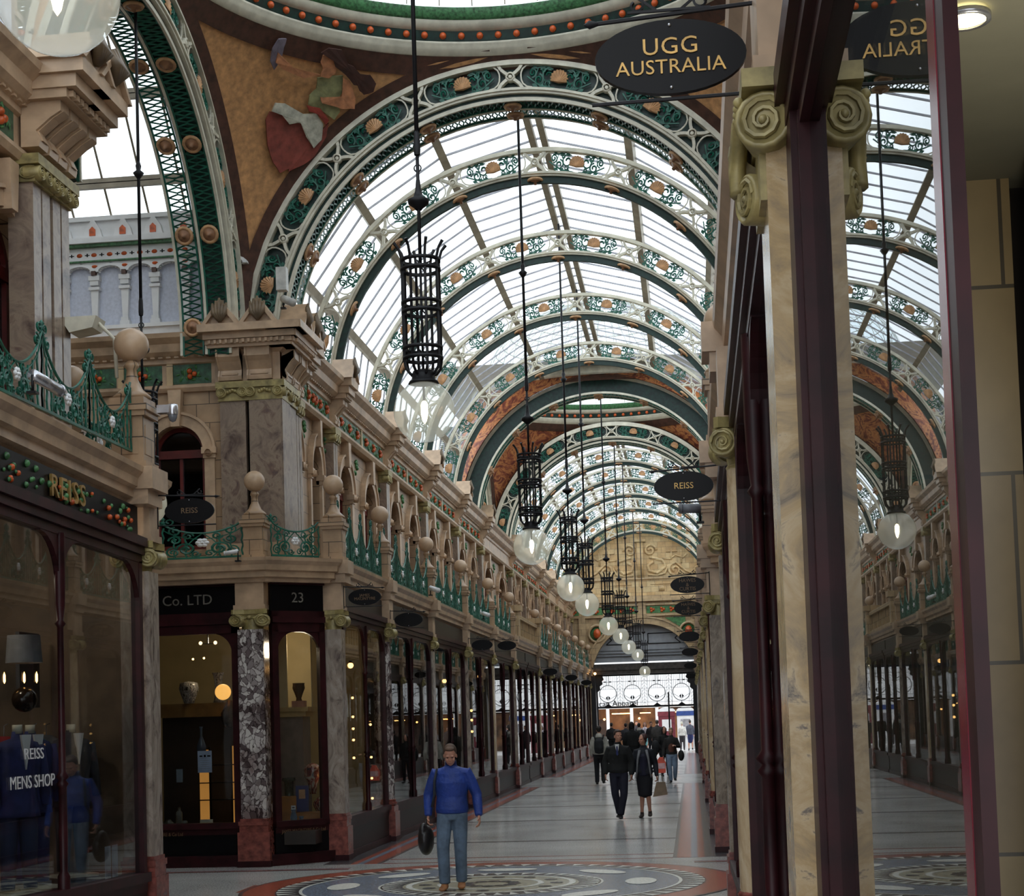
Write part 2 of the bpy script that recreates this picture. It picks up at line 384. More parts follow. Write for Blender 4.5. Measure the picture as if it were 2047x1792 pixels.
# ================================================================ COLUMNS
def volute(m, c, r, ax, depth):
    """rolled scroll whose round face looks along ax (unit plan vector)"""
    a = Vector((ax[0], ax[1], 0)); u = Vector((-ax[1], ax[0], 0)); c = Vector(c); n = 16; vs = []
    prof = [(r * .98, -depth), (r, 0), (r * .86, .012), (r * .80, .0), (.001, .0)]
    for rr, d in prof:
        for i in range(n):
            t = 2 * PI * i / n; vs.append(c + u * (rr * math.cos(t)) + Vector((0, 0, rr * math.sin(t))) + a * d)
    m.add(vs, [(j * n + i, j * n + (i + 1) % n, (j + 1) * n + (i + 1) % n, (j + 1) * n + i) for j in range(4) for i in range(n)], True)
    pts = []; st = 22
    for i in range(st + 1):
        q = i / st; t = 2 * PI * (2.1 * q); rr = r * lerp(.82, .12, q)
        pts.append(c + u * (rr * math.cos(t)) + Vector((0, 0, rr * math.sin(t))) + a * .006)
    m.tube(pts, [r * lerp(.11, .07, i / st) for i in range(st + 1)], 5)
    m.ball(c + a * .004, r * .17, 8, 5)
def capital(w, zb, zt, r=.095):
    """ionic capital on a half width w between zb and zt"""
    m = MB(); h = zt - zb
    m.lathe([(w * .92, zb), (w * .98, zb + .03), (w * .9, zb + .05), (w * 1.02, zb + h * .5), (w * .9, zb + h * .62)], 16)
    a = w + .07
    m.prism([(-a, -a + .03), (-a + .03, -a), (-a * .3, -a + .05), (a * .3, -a + .05), (a - .03, -a), (a, -a + .03), (a - .05, -a * .3), (a - .05, a * .3), (a, a - .03), (a - .03, a), (a * .3, a - .05), (-a * .3, a - .05), (-a + .03, a), (-a, a - .03), (-a + .05, a * .3), (-a + .05, -a * .3)], zt - .07, zt, 'XY')
    m.cbox((0, 0, zt - .1), 2 * w, 2 * w, .06)
    for sx in (-1, 1):
        for sy in (-1, 1):
            d = (sx * .30, sy * .95); l = math.hypot(*d); d = (d[0] / l, d[1] / l)
            volute(m, (sx * (w + .015), sy * (w + .05), zt - .07 - r), r, d, .16)
        for sy in (-1, 1):
            d = (sx * .95, sy * .30)
            volute(m, (sx * (w + .05), sy * (w - .015), zt - .085 - r), r * .8, d, .1)
        for k in range(3): m.ball((sx * (w + .03), (k - 1) * .07, zt - .12 - .02 * abs(k - 1)), .03, 8, 5)
        for k in range(3): m.ball(((k - 1) * .07, sx * (w + .03), zt - .12 - .02 * abs(k - 1)), .03, 8, 5)
    return m
def make_column(kind, shaft_mat, label, loc, group, flip=False):
    t = thing('column' if kind == 'round' else 'pier', label, 'column', loc, group, scale=(-1, 1, 1) if flip else None)
    w = .19 if kind == 'round' else .15
    m = MB(); m.box(-w - .04, w + .04, -w - .04, w + .04, 0, .52); m.box(-w - .02, w + .02, -w - .02, w + .02, .52, .62); m.build('plinth', RED, t)
    m = MB(); m.box(-w - .05, w + .05, -w - .05, w + .05, 0, .09); m.build('plinth_foot', WOOD, t)
    m = MB()
    if kind == 'round': m.lathe([(w + .01, .62), (w + .035, .64), (w + .035, .68), (w + .01, .70), (w + .02, .72), (w, .74)], 20)
    else:
        for a, z0, z1 in ((.03, .62, .68), (.012, .68, .72)): m.box(-w - a, w + a, -w - a, w + a, z0, z1)
    m.build('base_moulding', RED, t)
    m = MB()
    if kind == 'round': m.lathe([(w, .72), (w * 1.01, 1.6), (w * .97, 2.6), (w * .9, 3.56)], 24)
    else: m.box(-w, w, -w, w, .72, 3.56)
    m.build('shaft', shaft_mat, t)
    capital(w * .95, 3.52, 3.86).build('capital', CAPM, t)
    m = MB(); m.box(-w - .02, w + .02, -w, w, 3.86, 4.34); m.box(-w - .04, w + .04, -w - .02, w + .02, 3.86, 3.93); m.build('impost_block', PLAIN_FA, t)
    return t
XL = -5.5
BAYS1 = [25.2, 29.1, 34.3, 39.5, 44.9, 50.2]
BAYS2 = [58.6, 63.4, 68.5, 73.5, 78.7, 83.8, 88.6]
KIND = ['square', 'round', 'square', 'round', 'square', 'round']
SM = [MB_GREY, MB_BRECCIA, MB_GREY, MB_GREY, MB_TAN, MB_GREY]
_LM = {MB_GREY.name: 'grey-pink marble', MB_BRECCIA.name: 'white and purple breccia marble', MB_TAN.name: 'tan marble', MB_BROWN.name: 'mottled brown marble'}
def col_at(kind, mat_, side, y, words, z=0):
    x = XL if side == 'left' else mx(XL)
    return make_column(kind, mat_, '%s %s on the %s, %s' % (_LM[mat_.name], 'column' if kind == 'round' else 'square pier', side, words), (x, y, z + slope(y)), 'shopfront columns', side == 'right')
for i, y in enumerate(BAYS1):
    col_at(KIND[i], SM[i], 'left', y, '%s one beyond the near crossing' % ORD[i])
    col_at(KIND[i], [MB_BROWN, MB_TAN, MB_GREY, MB_TAN, MB_GREY, MB_TAN][i], 'right', y, '%s one beyond the near crossing' % ORD[i])
for i, y in enumerate(BAYS2):
    col_at(KIND[i % 2], MB_GREY if i % 2 else MB_TAN, 'left', y, '%s one beyond the far crossing' % ORD[i])
    col_at(KIND[i % 2], MB_BROWN if i % 2 else MB_GREY, 'right', y, '%s one beyond the far crossing' % ORD[i])
# cross-arcade corner column with the white breccia shaft
t = make_column('square', MB_BRECCIA, 'white and purple breccia pier at the corner of shop number 23', (-6.57, 24.42, 0), 'shopfront columns')
for ch in t.children:
    if ch.name.split('.')[0] in ('plinth', 'shaft', 'base_moulding', 'impost_block', 'plinth_foot', 'capital'): ch.scale = (1.3, 1.2, 1)
col_at('square', MB_GREY, 'left', 16.1, 'at the corner beside the menswear shop', .08)
col_at('round', MB_TAN, 'right', 11.1, 'nearest round one, behind the turned window post')
col_at('square', MB_BROWN, 'right', 16.1, 'last one before the near crossing')

# ================================================================ GROUND FLOOR SHOPFRONTS
def sxf(side): return (lambda x: x) if side == 'left' else mx
def bracket_mesh(m, X, y, z, s, xw=.05):
    """curved bracket: quarter arch rising from (y, z) towards s, with pierced circles"""
    R = .42; n = 8
    for i in range(n):
        a0, a1 = PI / 2 * i / n, PI / 2 * (i + 1) / n
        p0 = (y + s * R * (1 - math.cos(a0)), z + R * math.sin(a0)); p1 = (y + s * R * (1 - math.cos(a1)), z + R * math.sin(a1))
        m.prism([(p0[0], p0[1]), (p1[0], p1[1]), (p1[0] - s * .0, z + R + .05), (p0[0], z + R + .05)] if i > 0 else [(p0[0], p0[1]), (p1[0], p1[1]), (p1[0], z + R + .05), (p0[0], z + R + .05)], X - xw / 2, X + xw / 2, 'YZ')
def shopfront(side, y0, y1, label, glass=None, mull=True, sill=.62, zoff=None, name='shopfront', reveal=.12):
    F = sxf(side); t = thing(name, label, 'shopfront', (F(XL), (y0 + y1) / 2, 0), 'shopfronts'); inv = Vector((-F(XL), -(y0 + y1) / 2, 0))
    G = glass or SHOPG
    def put(m, nm, mat_):
        for i, (x, y, z) in enumerate(m.v): m.v[i] = (F(x), y, z + slope(y))
        o = m.build(nm, mat_, t); o.location = inv; return o
    xg = XL + .07          # glass plane
    m = MB(); m.box(xg - .06, xg + .04, y0, y1, .09, sill - .06); put(m, 'stall_riser', BLACKW)
    m = MB(); m.box(xg - .08, xg + .07, y0, y1, 0, .11); put(m, 'plinth_course', WOOD)
    m = MB(); m.box(xg - .1, xg + .09, y0, y1, sill - .06, sill + .03); m.box(xg - .04, xg + .05, y0, y1, sill - .16, sill - .06); put(m, 'sill', WOOD)
    m = MB(); m.box(xg - .004, xg + .004, y0 + .05, y1 - .05, sill + .03, 3.72); put(m, 'window_pane', G)
    m = MB()
    for k, (a, z0, z1) in enumerate([(.05, 3.70, 3.78), (.08, 3.78, 3.86), (.11, 3.86, 3.95)]): m.box(xg - .06, xg + a, y0, y1, z0, z1)
    put(m, 'transom_beam', WOOD)
    m = MB(); m.box(xg - .03, xg + .01, y0, y1, 3.95, 4.27); put(m, 'fascia_panel', PANELG if name == 'reiss' else BLACKW)
    for y, q, s in ((y0 + .05, y0 + .09, 1), (y1 - .05, y1 - .09, -1)):
        m = MB(); m.box(xg - .04, xg + .05, y - .045, y + .045, sill, 3.72); bracket_mesh(m, xg + .02, q, 3.27, s); put(m, 'corner_post', WOOD)
    if mull:
        ym = (y0 + y1) / 2
        m = MB(); m.lathe([(.055, sill), (.055, sill + .14), (.035, sill + .18), (.04, sill + .5), (.036, sill + .9), (.055, sill + .93), (.03, sill + .96), (.06, sill + .99), (.032, sill + 1.03), (.028, 2.9), (.05, 2.93), (.03, 2.96), (.045, 3.1), (.05, 3.3), (.05, 3.72)], 10, (xg + .03, ym, 0))
        for s in (1, -1): bracket_mesh(m, xg + .02, ym + s * .03, 3.27, s)
        put(m, 'turned_mullion', WOOD)
    return t, xg
_sf = [(16.0 * 0 + 25.38, 28.9), (29.3, 34.1), (34.5, 39.3), (39.7, 44.7), (45.1, 50.0)]
for i, (a, b) in enumerate(_sf):
    for side in ('left', 'right'):
        shopfront(side, a, b, 'dark maroon shop window bay on the %s, %s beyond the near crossing' % (side, ORD[i]))
for i in range(len(BAYS2) - 1):
    for side in ('left', 'right'):
        shopfront(side, BAYS2[i] + .18, BAYS2[i + 1] - .18, 'dark maroon shop window bay on the %s, %s beyond the far crossing' % (side, ORD[i]))
for a, b, w in ((50.4, 54.2, 'first'), (54.4, 58.4, 'second')):
    for side in ('left', 'right'): shopfront(side, a, b, 'dark maroon shop window bay on the %s under the far dome, %s of two' % (side, w))
# menswear shop window, near left
REISS, XG = shopfront('left', 11.6, 15.85, 'maroon menswear shop window at the left edge of the photo', name='shopfront')
shopfront('left', 7.3, 11.5, 'maroon shop window left of the menswear window lettering')
# right-hand windows near the camera
shopfront('right', 5.62, 10.85, 'maroon window with turned post behind the big near pilaster', glass=MIRG)
shopfront('right', 11.35, 15.85, 'maroon window between the near round column and the crossing', glass=MIRG)

# fascia lettering and text on glass for the menswear shop
def child_text(body, nm, size, mt, parent, wloc, rot, **k):
    return text(body, nm, size, mt, parent, tuple(Vector(wloc) - parent.location), rot, **k)
RXL = (PI / 2, 0, PI / 2)
FLP = MB(); 
for k in range(60):
    random.seed(k); yy = random.uniform(11.8, 15.7); zz = random.uniform(4.0, 4.22)
    FLP.ball((XG + .012, yy, zz + slope(yy)), random.uniform(.015, .035), 6, 4)
o = FLP.build('leaf_ornament', LEAF, REISS); o.location = -REISS.location; o['kind'] = 'stuff'
FLP = MB()
for k in range(24):
    random.seed(100 + k); yy = random.uniform(11.8, 15.7); zz = random.uniform(4.0, 4.22)
    FLP.ball((XG + .02, yy, zz + slope(yy)), random.uniform(.018, .03), 8, 5)
o = FLP.build('fruit_ornament', ORANGE, REISS); o.location = -REISS.location; o['kind'] = 'stuff'
child_text('REISS', 'fascia_lettering', .28, GOLD, REISS, (XG + .03, 13.95, 4.11 + slope(13.75)), RXL, ext=.012, sx=1.15, space=1.15)
LETW = plain('silver_letters', (206, 204, 204), .4, 0, .03)
child_text('REISS', 'window_lettering', .13, LETW, REISS, (XG + .012, 13.16, 1.80 + slope(13)), RXL, sx=.62 * 2.3)
child_text('MENS SHOP', 'window_lettering', .15, LETW, REISS, (XG + .012, 13.13, 1.57 + slope(13)), RXL, sx=.62 * 1.9)

# shop number 23: cross-arcade front and chamfered corner bay
def front(p0, p1, label, mull=False, panes=True, sill=.66):
    """shopfront between two plan points, facing right of travel p0->p1"""
    d = Vector((p1[0] - p0[0], p1[1] - p0[1])); L = d.length; ang = math.atan2(d.y, d.x)
    t = thing('shopfront', label, 'shopfront', (p0[0], p0[1], 0), 'shopfronts', ang)
    m = MB(); m.box(0, L, -.02, .06, .09, sill - .08); m.build('stall_riser', BLACKW, t)
    m = MB(); m.box(-.1, L + .1, -.08, .06, 0, .17); m.build('plinth_course', WOOD, t)
    m = MB(); m.box(0, L, -.06, .06, sill - .09, sill); m.box(0, L, -.03, .06, sill - .18, sill - .09); m.build('sill', WOOD, t)
    m = MB(); m.box(.05, L - .05, 0, .008, sill, 3.56); m.build('window_pane', SHOPG, t)
    m = MB()
    for a, z0, z1 in ((.05, 3.52, 3.66), (.08, 3.66, 3.75), (.05, 3.75, 3.84)): m.box(0, L, -a, .06, z0, z1)
    m.build('transom_beam', WOOD, t)
    m = MB(); m.box(0, L, -.07, .06, 4.24, 4.30); m.build('fascia_moulding', WOOD, t)
    m = MB(); m.box(0, L, -.015, .05, 3.84, 4.24); m.build('fascia_panel', BLACKW, t)
    for x, s in ((.1, 1), (L - .1, -1)):
        R = .3; m = MB(); m.box(x - s * .05 - .05, x - s * .05 + .05, -.05, .06, sill, 3.84)
        for i in range(8):
            a0, a1 = PI / 2 * i / 8, PI / 2 * (i + 1) / 8
            m.prism([(x + s * R * (1 - math.cos(a0)), 3.22 + R * math.sin(a0)), (x + s * R * (1 - math.cos(a1)), 3.22 + R * math.sin(a1)), (x + s * R * (1 - math.cos(a1)), 3.54), (x + s * R * (1 - math.cos(a0)), 3.54)], -.03, .03, 'XZ')
        m.build('corner_post', WOOD, t)
    return t
S23A = front((-9.2, 24.42), (-6.8, 24.42), 'dark shop window facing the camera, left of the breccia pier')
S23C = front((-6.45, 16.95), (-12.5, 16.95), 'dark shop window on the near side of the left cross arcade')
S23D = front((mx(-12.5), 16.95), (mx(-6.45), 16.95), 'dark shop window on the near side of the right cross arcade')
S23D.scale = (1, -1, 1)
front((mx(-6.4), 24.42), (mx(-12.5), 24.42), 'dark shop window on the far side of the right cross arcade').scale = (1, -1, 1)
S23B = front((-6.3, 24.42), (-5.62, 25.02), 'narrow angled shop window under the number 23')
text('Co. LTD', 'fascia_lettering', .22, plain('grey_letters', (120, 116, 108), .4), S23A, (1.62, -.03, 4.04))
text('23', 'fascia_lettering', .22, MATS['grey_letters'], S23B, (.46, -.03, 4.04))
text('JAMES MACINTYRE & Co Ltd', 'sill_lettering', .075, GOLDD, S23B, (.47, -.04, .50), sx=.8)
text('MACINTYRE & Co Ltd', 'sill_lettering', .075, GOLDD, S23A, (1.2, -.04, .50), sx=.8)
# ================================================================ BALCONY CORNICE, SLAB, RAILINGS
PATHS = [([(-13, 24.22), (-6.32, 24.22), (-5.5, 24.95), (-5.5, 89.0)], 'far'), ([(-5.5, -4), (-5.5, 16.45), (-6.32, 17.1), (-13, 17.1)], 'near')]
CPROF = [(-.35, 4.27), (.02, 4.27), (.035, 4.32), (.10, 4.34), (.10, 4.42), (.15, 4.44), (.16, 4.52), (.21, 4.58), (.22, 4.63), (-.35, 4.63)]
def dentils(m, path, out, z0, z1, step=.12, w=.065, dep=.05, sl=True, ymax=60):
    for (xa, ya), (xb, yb) in zip(path, path[1:]):
        d = Vector((xb - xa, yb - ya)); L = d.length; d.normalize(); n = Vector((d.y, -d.x)); k = int(L / step)
        for i in range(k):
            s = (i + .5) * step; x, y = xa + d.x * s, ya + d.y * s
            if y > ymax or y < 4 or x < -10 or x > 5.5: continue
            zz = slope(y) if sl else 0; c = [(x + n.x * o + d.x * e, y + n.y * o + d.y * e) for o, e in ((out, -w / 2), (out, w / 2), (out + dep, w / 2), (out + dep, -w / 2))]
            m.add([(a, b, z0 + zz) for a, b in c] + [(a, b, z1 + zz) for a, b in c], [(0, 1, 2, 3), (4, 5, 6, 7), (0, 1, 5, 4), (1, 2, 6, 5), (2, 3, 7, 6), (3, 0, 4, 7)])
def split_path(path):
    out = [path[0]]
    for a, b in zip(path, path[1:]):
        if (a[1] - 17.5) * (b[1] - 17.5) < 0 and abs(a[0] - b[0]) < .01: out.append((a[0], 17.5))
        out.append(b)
    return out
SIDEP = []
for path, nm in PATHS:
    for side in ('left', 'right'):
        p = split_path(path)
        if side == 'right': p = [(mx(x), y) for x, y in reversed(p)]
        if side == 'right' and nm == 'near': p = [q for q in p]
        m = MB(); m.sweep(p, CPROF, True); dentils(m, p, .035, 4.345, 4.405)
        struct('trim_6' if nm == 'far' else 'trim_7', m, PLAIN_FA)
        SIDEP.append((p, nm, side))
m = MB()
for F in (lambda x: x, mx):
    for y0, y1 in ((24.5, 89), ):
        m.box(F(-5.75), F(-9.8), 25.2, y1, 4.3, 4.6); m.box(F(-6.4), F(-13), 24.5, 25.3, 4.3, 4.6)
    m.sbox(F(-5.75), F(-9.8), -4, 16.4, 4.3, 4.6); m.box(F(-6.4), F(-13), 16.3, 16.9, 4.35, 4.65)
struct('ceiling_shop', m, plain('shop_ceiling', (120, 106, 82), .7))
# blocks projecting from the cornice under each pedestal
def ped_block(m, x, y, z=0): m.box(x - .2, x + .24, y - .2, y + .2, 4.27 + z, 4.34 + z); m.box(x - .2, x + .30, y - .26, y + .26, 4.42 + z, 4.64 + z)
def make_pedestal(label, loc, flip=False):
    t = thing('pedestal', label, 'finial', loc, 'ball finials on the balcony', scale=(-1, 1, 1) if flip else None)
    m = MB(); m.box(-.17, .25, -.22, .22, -.20, 0.01); m.box(-.16, .20, -.2, .2, -.34, -.2); m.build('cornice_block', PLAIN_FA, t)
    m = MB(); m.box(-.15, .15, -.15, .15, 0, .5); m.box(-.18, .18, -.18, .18, 0, .07); m.box(-.18, .18, -.18, .18, .5, .55); m.box(-.2, .2, -.2, .2, .55, .61); m.box(-.16, .16, -.16, .16, .61, .68); m.box(-.1, .1, -.155, .1, .14, .42); m.box(-.155, .155, -.1, .1, .14, .42); m.build('die', FA, t)
    m = MB(); m.lathe([(.001, .68), (.17, .68), (.175, .71), (.13, .75), (.10, .78), (.055, .88), (.045, .97), (.07, 1.0), (.06, 1.03), (.001, 1.1)], 16); m.build('neck', FA, t)
    m = MB(); m.ball((0, 0, 1.21), .16, 20, 12); m.build('ball', PLAIN_FA, t)
    return t
P0 = make_pedestal('ball finial on the corner pedestal above the white breccia pier', (-6.5, 24.42, 4.62))
_k = 0
for i, y in enumerate(BAYS1):
    dup(P0, 'stone ball finial on the left balcony, %s beyond the near crossing' % ORD[i], (-5.45, y, 4.62))
    dup(P0, 'stone ball finial on the right balcony, %s beyond the near crossing' % ORD[i], (mx(-5.45), y, 4.62), scale=(-1, 1, 1))
for i, y in enumerate(BAYS2):
    dup(P0, 'stone ball finial on the left balcony, %s beyond the far crossing' % ORD[i], (-5.45, y, 4.62))
    dup(P0, 'stone ball finial on the right balcony, %s beyond the far crossing' % ORD[i], (mx(-5.45), y, 4.62), scale=(-1, 1, 1))
dup(P0, 'largest ball finial, beside the silver dome camera at far left', (-5.47, 15.9, 4.68), scale=(1.1, 1.1, 1.06))
dup(P0, 'ball finial half hidden behind the green railing at far left', (-6.5, 16.95, 4.66))
dup(P0, 'ball finial on the right balcony at the near crossing', (mx(-5.45), 15.9, 4.66), scale=(-1, 1, 1))
_d = dup(P0, 'plain stone block on the right balcony cornice above the near round column', (mx(-5.45), 11.6, 4.78), scale=(-1, 1, 1))
for _c in list(_d.children):
    if _c.name.split('.')[0] in ('neck', 'ball', 'die'): bpy.data.objects.remove(_c)
_d.name = 'cornice_pedestal'; _d['category'] = 'block'; del _d['group']

def railing(L, n, label, loc, rotz=0, hi=.88, lo=.42, bars=True):
    t = thing('railing', label, 'railing', loc, 'green iron balcony railings', rotz)
    w = L / n
    for k in range(n):
        m = MB(); u0 = k * w
        m.box(u0, u0 + w, -.012, .012, .05, .08)
        top = lambda u: lerp(hi, lo, math.sin(PI * u / w) ** .7)
        m.tube([(u0 + w * i / 14, 0, top(w * i / 14)) for i in range(15)], .014, 5)
        m.tube([(u0 + w * i / 14, 0, top(w * i / 14) - .09) for i in range(15)], .008, 4)
        nb = max(4, int(w / .11))
        for b in range(nb + 1):
            u = w * b / nb
            if abs(u - w / 2) < .16: continue
            m.tube([(u0 + u + .008 * (-1) ** j, 0, lerp(.08, top(u) - .06, j / 6)) for j in range(7)], .012, 4)
        for s in (-1, 1):
            c = u0 + w / 2
            m.spiral((c + s * .17, .2), .10, .02, PI / 2 * (1 - s), s * 1.6, 0, .016); m.spiral((c + s * .30, .16), .075, .02, PI / 2, -s * 1.4, 0, .013); m.spiral((c + s * .07, .13), .05, .012, 0, s * 1.3, 0, .012); m.spiral((c + s * .28, .34), .07, .015, PI, s * 1.4, 0, .013)
            m.spiral((c + s * .15, .40 if lo > .4 else .3), .06, .015, 0, -s * 1.3, 0, .012)
            m.spiral((c + s * (w / 2 - .12), hi - .12), .07, .015, PI / 2, -s * 1.4, 0, .012)
            m.tube([(c + s * .1, 0, .08), (c + s * .2, 0, .2), (c + s * .1, 0, .34), (c, 0, lo)], .009, 4)
        m.lathe([(.02, 0), (.03, .03), (.012, .05), (.03, .07), (.001, .11)], 6, (u0, 0, hi))
        if lo > .35: m.spiral((u0 + .06, hi + .03), .06, .015, PI, 1.3, 0, .011); m.spiral((u0 - .06, hi + .03), .06, .015, 0, -1.3, 0, .011)
        p = m.build('railing_panel', GREEN, t)
        m = MB(); c = (u0 + w / 2, -.012, .29)
        for s in range(6):
            a = 2 * PI * s / 6; m.lathe([(.001, .02), (.026, .018), (.034, 0), (.001, -.005)], 8, (c[0] + .04 * math.cos(a), c[1] - .01, c[2] + .04 * math.sin(a)), 'Y')
        m.lathe([(.001, -.03), (.018, -.02), (.02, 0)], 8, (c[0], c[1], c[2]), 'Y')
        m.build('rosette', WHITE, p)
    return t
R0 = railing(4.84, 4, 'green scrolled iron railing with white rosettes on the left balcony, first long bay', (-5.42, 25.38 + 4.84 * 0, 4.63), PI / 2)
# local +x runs along +y after the turn; local -y then faces the arcade (+x)
_L = [(25.36, 28.94), (29.26, 34.14), (34.46, 39.34), (39.66, 44.74), (45.06, 50.04)]
_L2 = [(BAYS2[i] + .16, BAYS2[i + 1] - .16) for i in range(len(BAYS2) - 1)]
R0.location = (-5.42, 25.36, 4.63); R0.scale = ((28.94 - 25.36) / 4.84, 1, 1)
for grp, LL in (('near', _L), ('far', _L2)):
    for i, (a, b) in enumerate(LL):
        s = (b - a) / 4.84
        if not (grp == 'near' and i == 0):
            dup(R0, 'green iron railing with white rosettes on the left balcony, %s beyond the %s crossing' % (ORD[i], grp), (-5.42, a, 4.63), PI / 2, (s, 1, 1))
        dup(R0, 'green iron railing with white rosettes on the right balcony, %s beyond the %s crossing' % (ORD[i], grp), (mx(-5.42), a, 4.63), PI / 2, (s, -1, 1))
dup(R0, 'tall green scrolled railing at the left edge above the menswear shop', (-5.42, 11.2, 4.80), PI / 2, (4.5 / 4.84, 1, .84))
dup(R0, 'green railing on the right balcony just before the near crossing', (mx(-5.42), 11.3, 4.75), PI / 2, (4.4 / 4.84, -1, 1))
RS = railing(.80, 1, 'short green railing on the chamfered corner above number 23', (-6.28, 24.5, 4.63), math.atan2(.55, .68), hi=.60, lo=.44)
dup(RS, 'short green railing left of the corner ball finial, behind an oval sign', (-7.95, 24.42, 4.63), 0, (1.55, 1, 1))
dup(RS, 'short green railing at the edge of the corner above shop Co Ltd', (-9.4, 24.42, 4.63), 0, (1.6, 1, 1))
dup(RS, 'short green railing on the chamfer of the near left balcony', (-6.35, 16.85, 4.68), math.atan2(-.7, .7), (1.1, 1, 1.4))

def balustrade(label, loc, L, flip=False):
    t = thing('balustrade', label, 'balustrade', loc, 'stone balustrades under the far dome', PI / 2, (1, -1, 1) if flip else None)
    m = MB(); m.box(0, L, -.1, .1, 0, .1); m.box(0, L, -.12, .12, .62, .74); m.build('rails', FA2, t)
    for k in range(int(L / .4)):
        x = .2 + .4 * k; m = MB(); m.box(x - .05, x + .05, -.06, .06, .1, .62); m.build('baluster', FA2, t)
    for x in (.1, L - .1): m = MB(); m.box(x - .2, x + .2, -.2, .2, 0, .8); m.box(x - .28, x + .28, -.28, .28, .8, .98); m.build('capped_post', FA2, t)
    return t
balustrade('stone balustrade on the left balcony under the far dome', (-5.42, 50.8, 4.63), 7.2); balustrade('stone balustrade on the right balcony under the far dome', (mx(-5.42), 50.8, 4.63), 7.2, True)
# ================================================================ UPPER STOREY
XU = -6.4
def arch_wall(m, u0, u1, z0, z1, ops, d0=0, d1=.3, n=12):
    """wall in (u, z) with arched openings (uc, halfwidth, sill, spring); front at depth d0, reveals back to d1"""
    def q(a, b, c, d): m.add([a, b, c, d], [(0, 1, 2, 3)])
    P = lambda u, z, d=0.0: (u, d0 + d, z)
    cur = u0
    for uc, hw, zs, zp in sorted(ops):
        l, r = uc - hw, uc + hw
        q(P(cur, z0), P(l, z0), P(l, z1), P(cur, z1))
        q(P(l, z0), P(r, z0), P(r, zs), P(l, zs)) if zs > z0 else None
        pts = [(uc - hw * math.cos(PI * i / n), zp + hw * math.sin(PI * i / n)) for i in range(n + 1)]
        for a, b in zip(pts, pts[1:]):
            q(P(*a), P(*b), P(b[0], z1), P(a[0], z1)); q(P(*a), P(*b), (b[0], d1, b[1]), (a[0], d1, a[1]))
        for x in (l, r): q(P(x, zs), P(x, zp), (x, d1, zp), (x, d1, zs))
        q(P(l, zs), P(r, zs), (r, d1, zs), (l, d1, zs)); cur = r
    q(P(cur, z0), P(u1, z0), P(u1, z1), P(cur, z1))
def upper_bay(L, name, loc, rotz, scale=None, single=False):
    """local x along the wall, local -y towards the arcade"""
    m = MB(); hw = .52 if not single else .42
    ucs = [L * .5] if single else [L * .27, L * .73]
    ops = [(u, hw, 4.9, 6.45) for u in ucs]
    arch_wall(m, 0, L, 4.6, 7.42, ops)
    w = m.build(name, FA); tag(w, kind='structure'); w.location = loc; w.rotation_euler = (0, 0, rotz)
    if scale: w.scale = scale
    m = MB()
    for uc, h, zs, zp in ops:
        m.arc(h, h + .17, 0, PI, -.07, .02, 16, uc, zp); m.arc(h + .17, h + .21, 0, PI, -.1, .02, 16, uc, zp)
        m.prism([(uc - .07, zp + h - .03), (uc + .07, zp + h - .03), (uc + .11, 7.42), (uc - .11, 7.42)], -.15, .02, 'XZ')
    m.build('archivolt', PLAIN_FA, w)
    m = MB()
    for uc, h, zs, zp in ops:
        for s in (-1, 1):
            e = uc + s * (h + .1)
            m.box(e - .12, e + .12, -.1, .05, zp - .05, zp + .05); m.box(e - .1, e + .1, -.07, .05, zp - .12, zp - .05); m.box(e - .08, e + .08, -.05, .02, 4.7, zp - .12)
            m.lathe([(.05, -.02), (.06, 0), (.05, .16)], 10, (e - .0, -.13, zp - .04), 'Y')
    m.build('impost', PLAIN_FA, w)
    m = MB()
    for uc, h, zs, zp in ops:
        m.arc(h - .07, h, 0, PI, .14, .22, 14, uc, zp); m.box(uc - h, uc - h + .07, .14, .22, zs, zp); m.box(uc + h - .07, uc + h, .14, .22, zs, zp)
        m.box(uc - h, uc + h, .12, .22, zp - .08, zp + .05); m.box(uc - .025, uc + .025, .15, .21, zs, zp); m.box(uc - h, uc + h, .14, .22, zs, zs + .08)
    m.build('window_frame', plain('oxblood_paint', (92, 26, 22), .4) if 'oxblood_paint' not in MATS else MATS['oxblood_paint'], w)
    m = MB()
    for uc, h, zs, zp in ops: m.box(uc - h, uc + h, .19, .2, zs, zp + h)
    m.build('glazing', UPG, w)
    if not single:
        m = MB()
        for u in (L * .5, L * .02, L * .98):
            for k in range(7): m.ball((u + .1 * math.cos(k * 1.9), -.01, 7.12 + .13 * math.sin(k * 2.3)), .045, 6, 4)
        m.build('spandrel_leaves', LEAF, w)['kind'] = 'stuff'
    return w
def upper_order(m_c, L, z=0, u0=0):
    pass
# bay walls: built once, copied with their parts
WB = upper_bay(4.8, 'wall_left', (XU, 25.6, 0), PI / 2, ((28.9 - 25.5) / 4.8, 1, 1))
for grp, BB in (('near', BAYS1), ('far', BAYS2)):
    for a, b in zip(BB, BB[1:]):
        s = (b - a) / 4.8
        if not (grp == 'near' and a == 25.2): dup(WB, None, (XU, a, 0), PI / 2, (s, 1, 1))
        w = dup(WB, None, (mx(XU), a, 0), PI / 2, (s, -1, 1)); w.name = 'wall_right'
for F, n in ((lambda x: x, 'wall_left'), (mx, 'wall_right')):
    s = 1 if n == 'wall_left' else -1
    for a in (6.6, 11.4): w = dup(WB, None, (F(XU), a, .15), PI / 2, (1, s, 1)); w.name = n
    w = dup(WB, None, (F(XU), 50.2, 0), PI / 2, (8.4 / 4.8, s, 1)); w.name = n
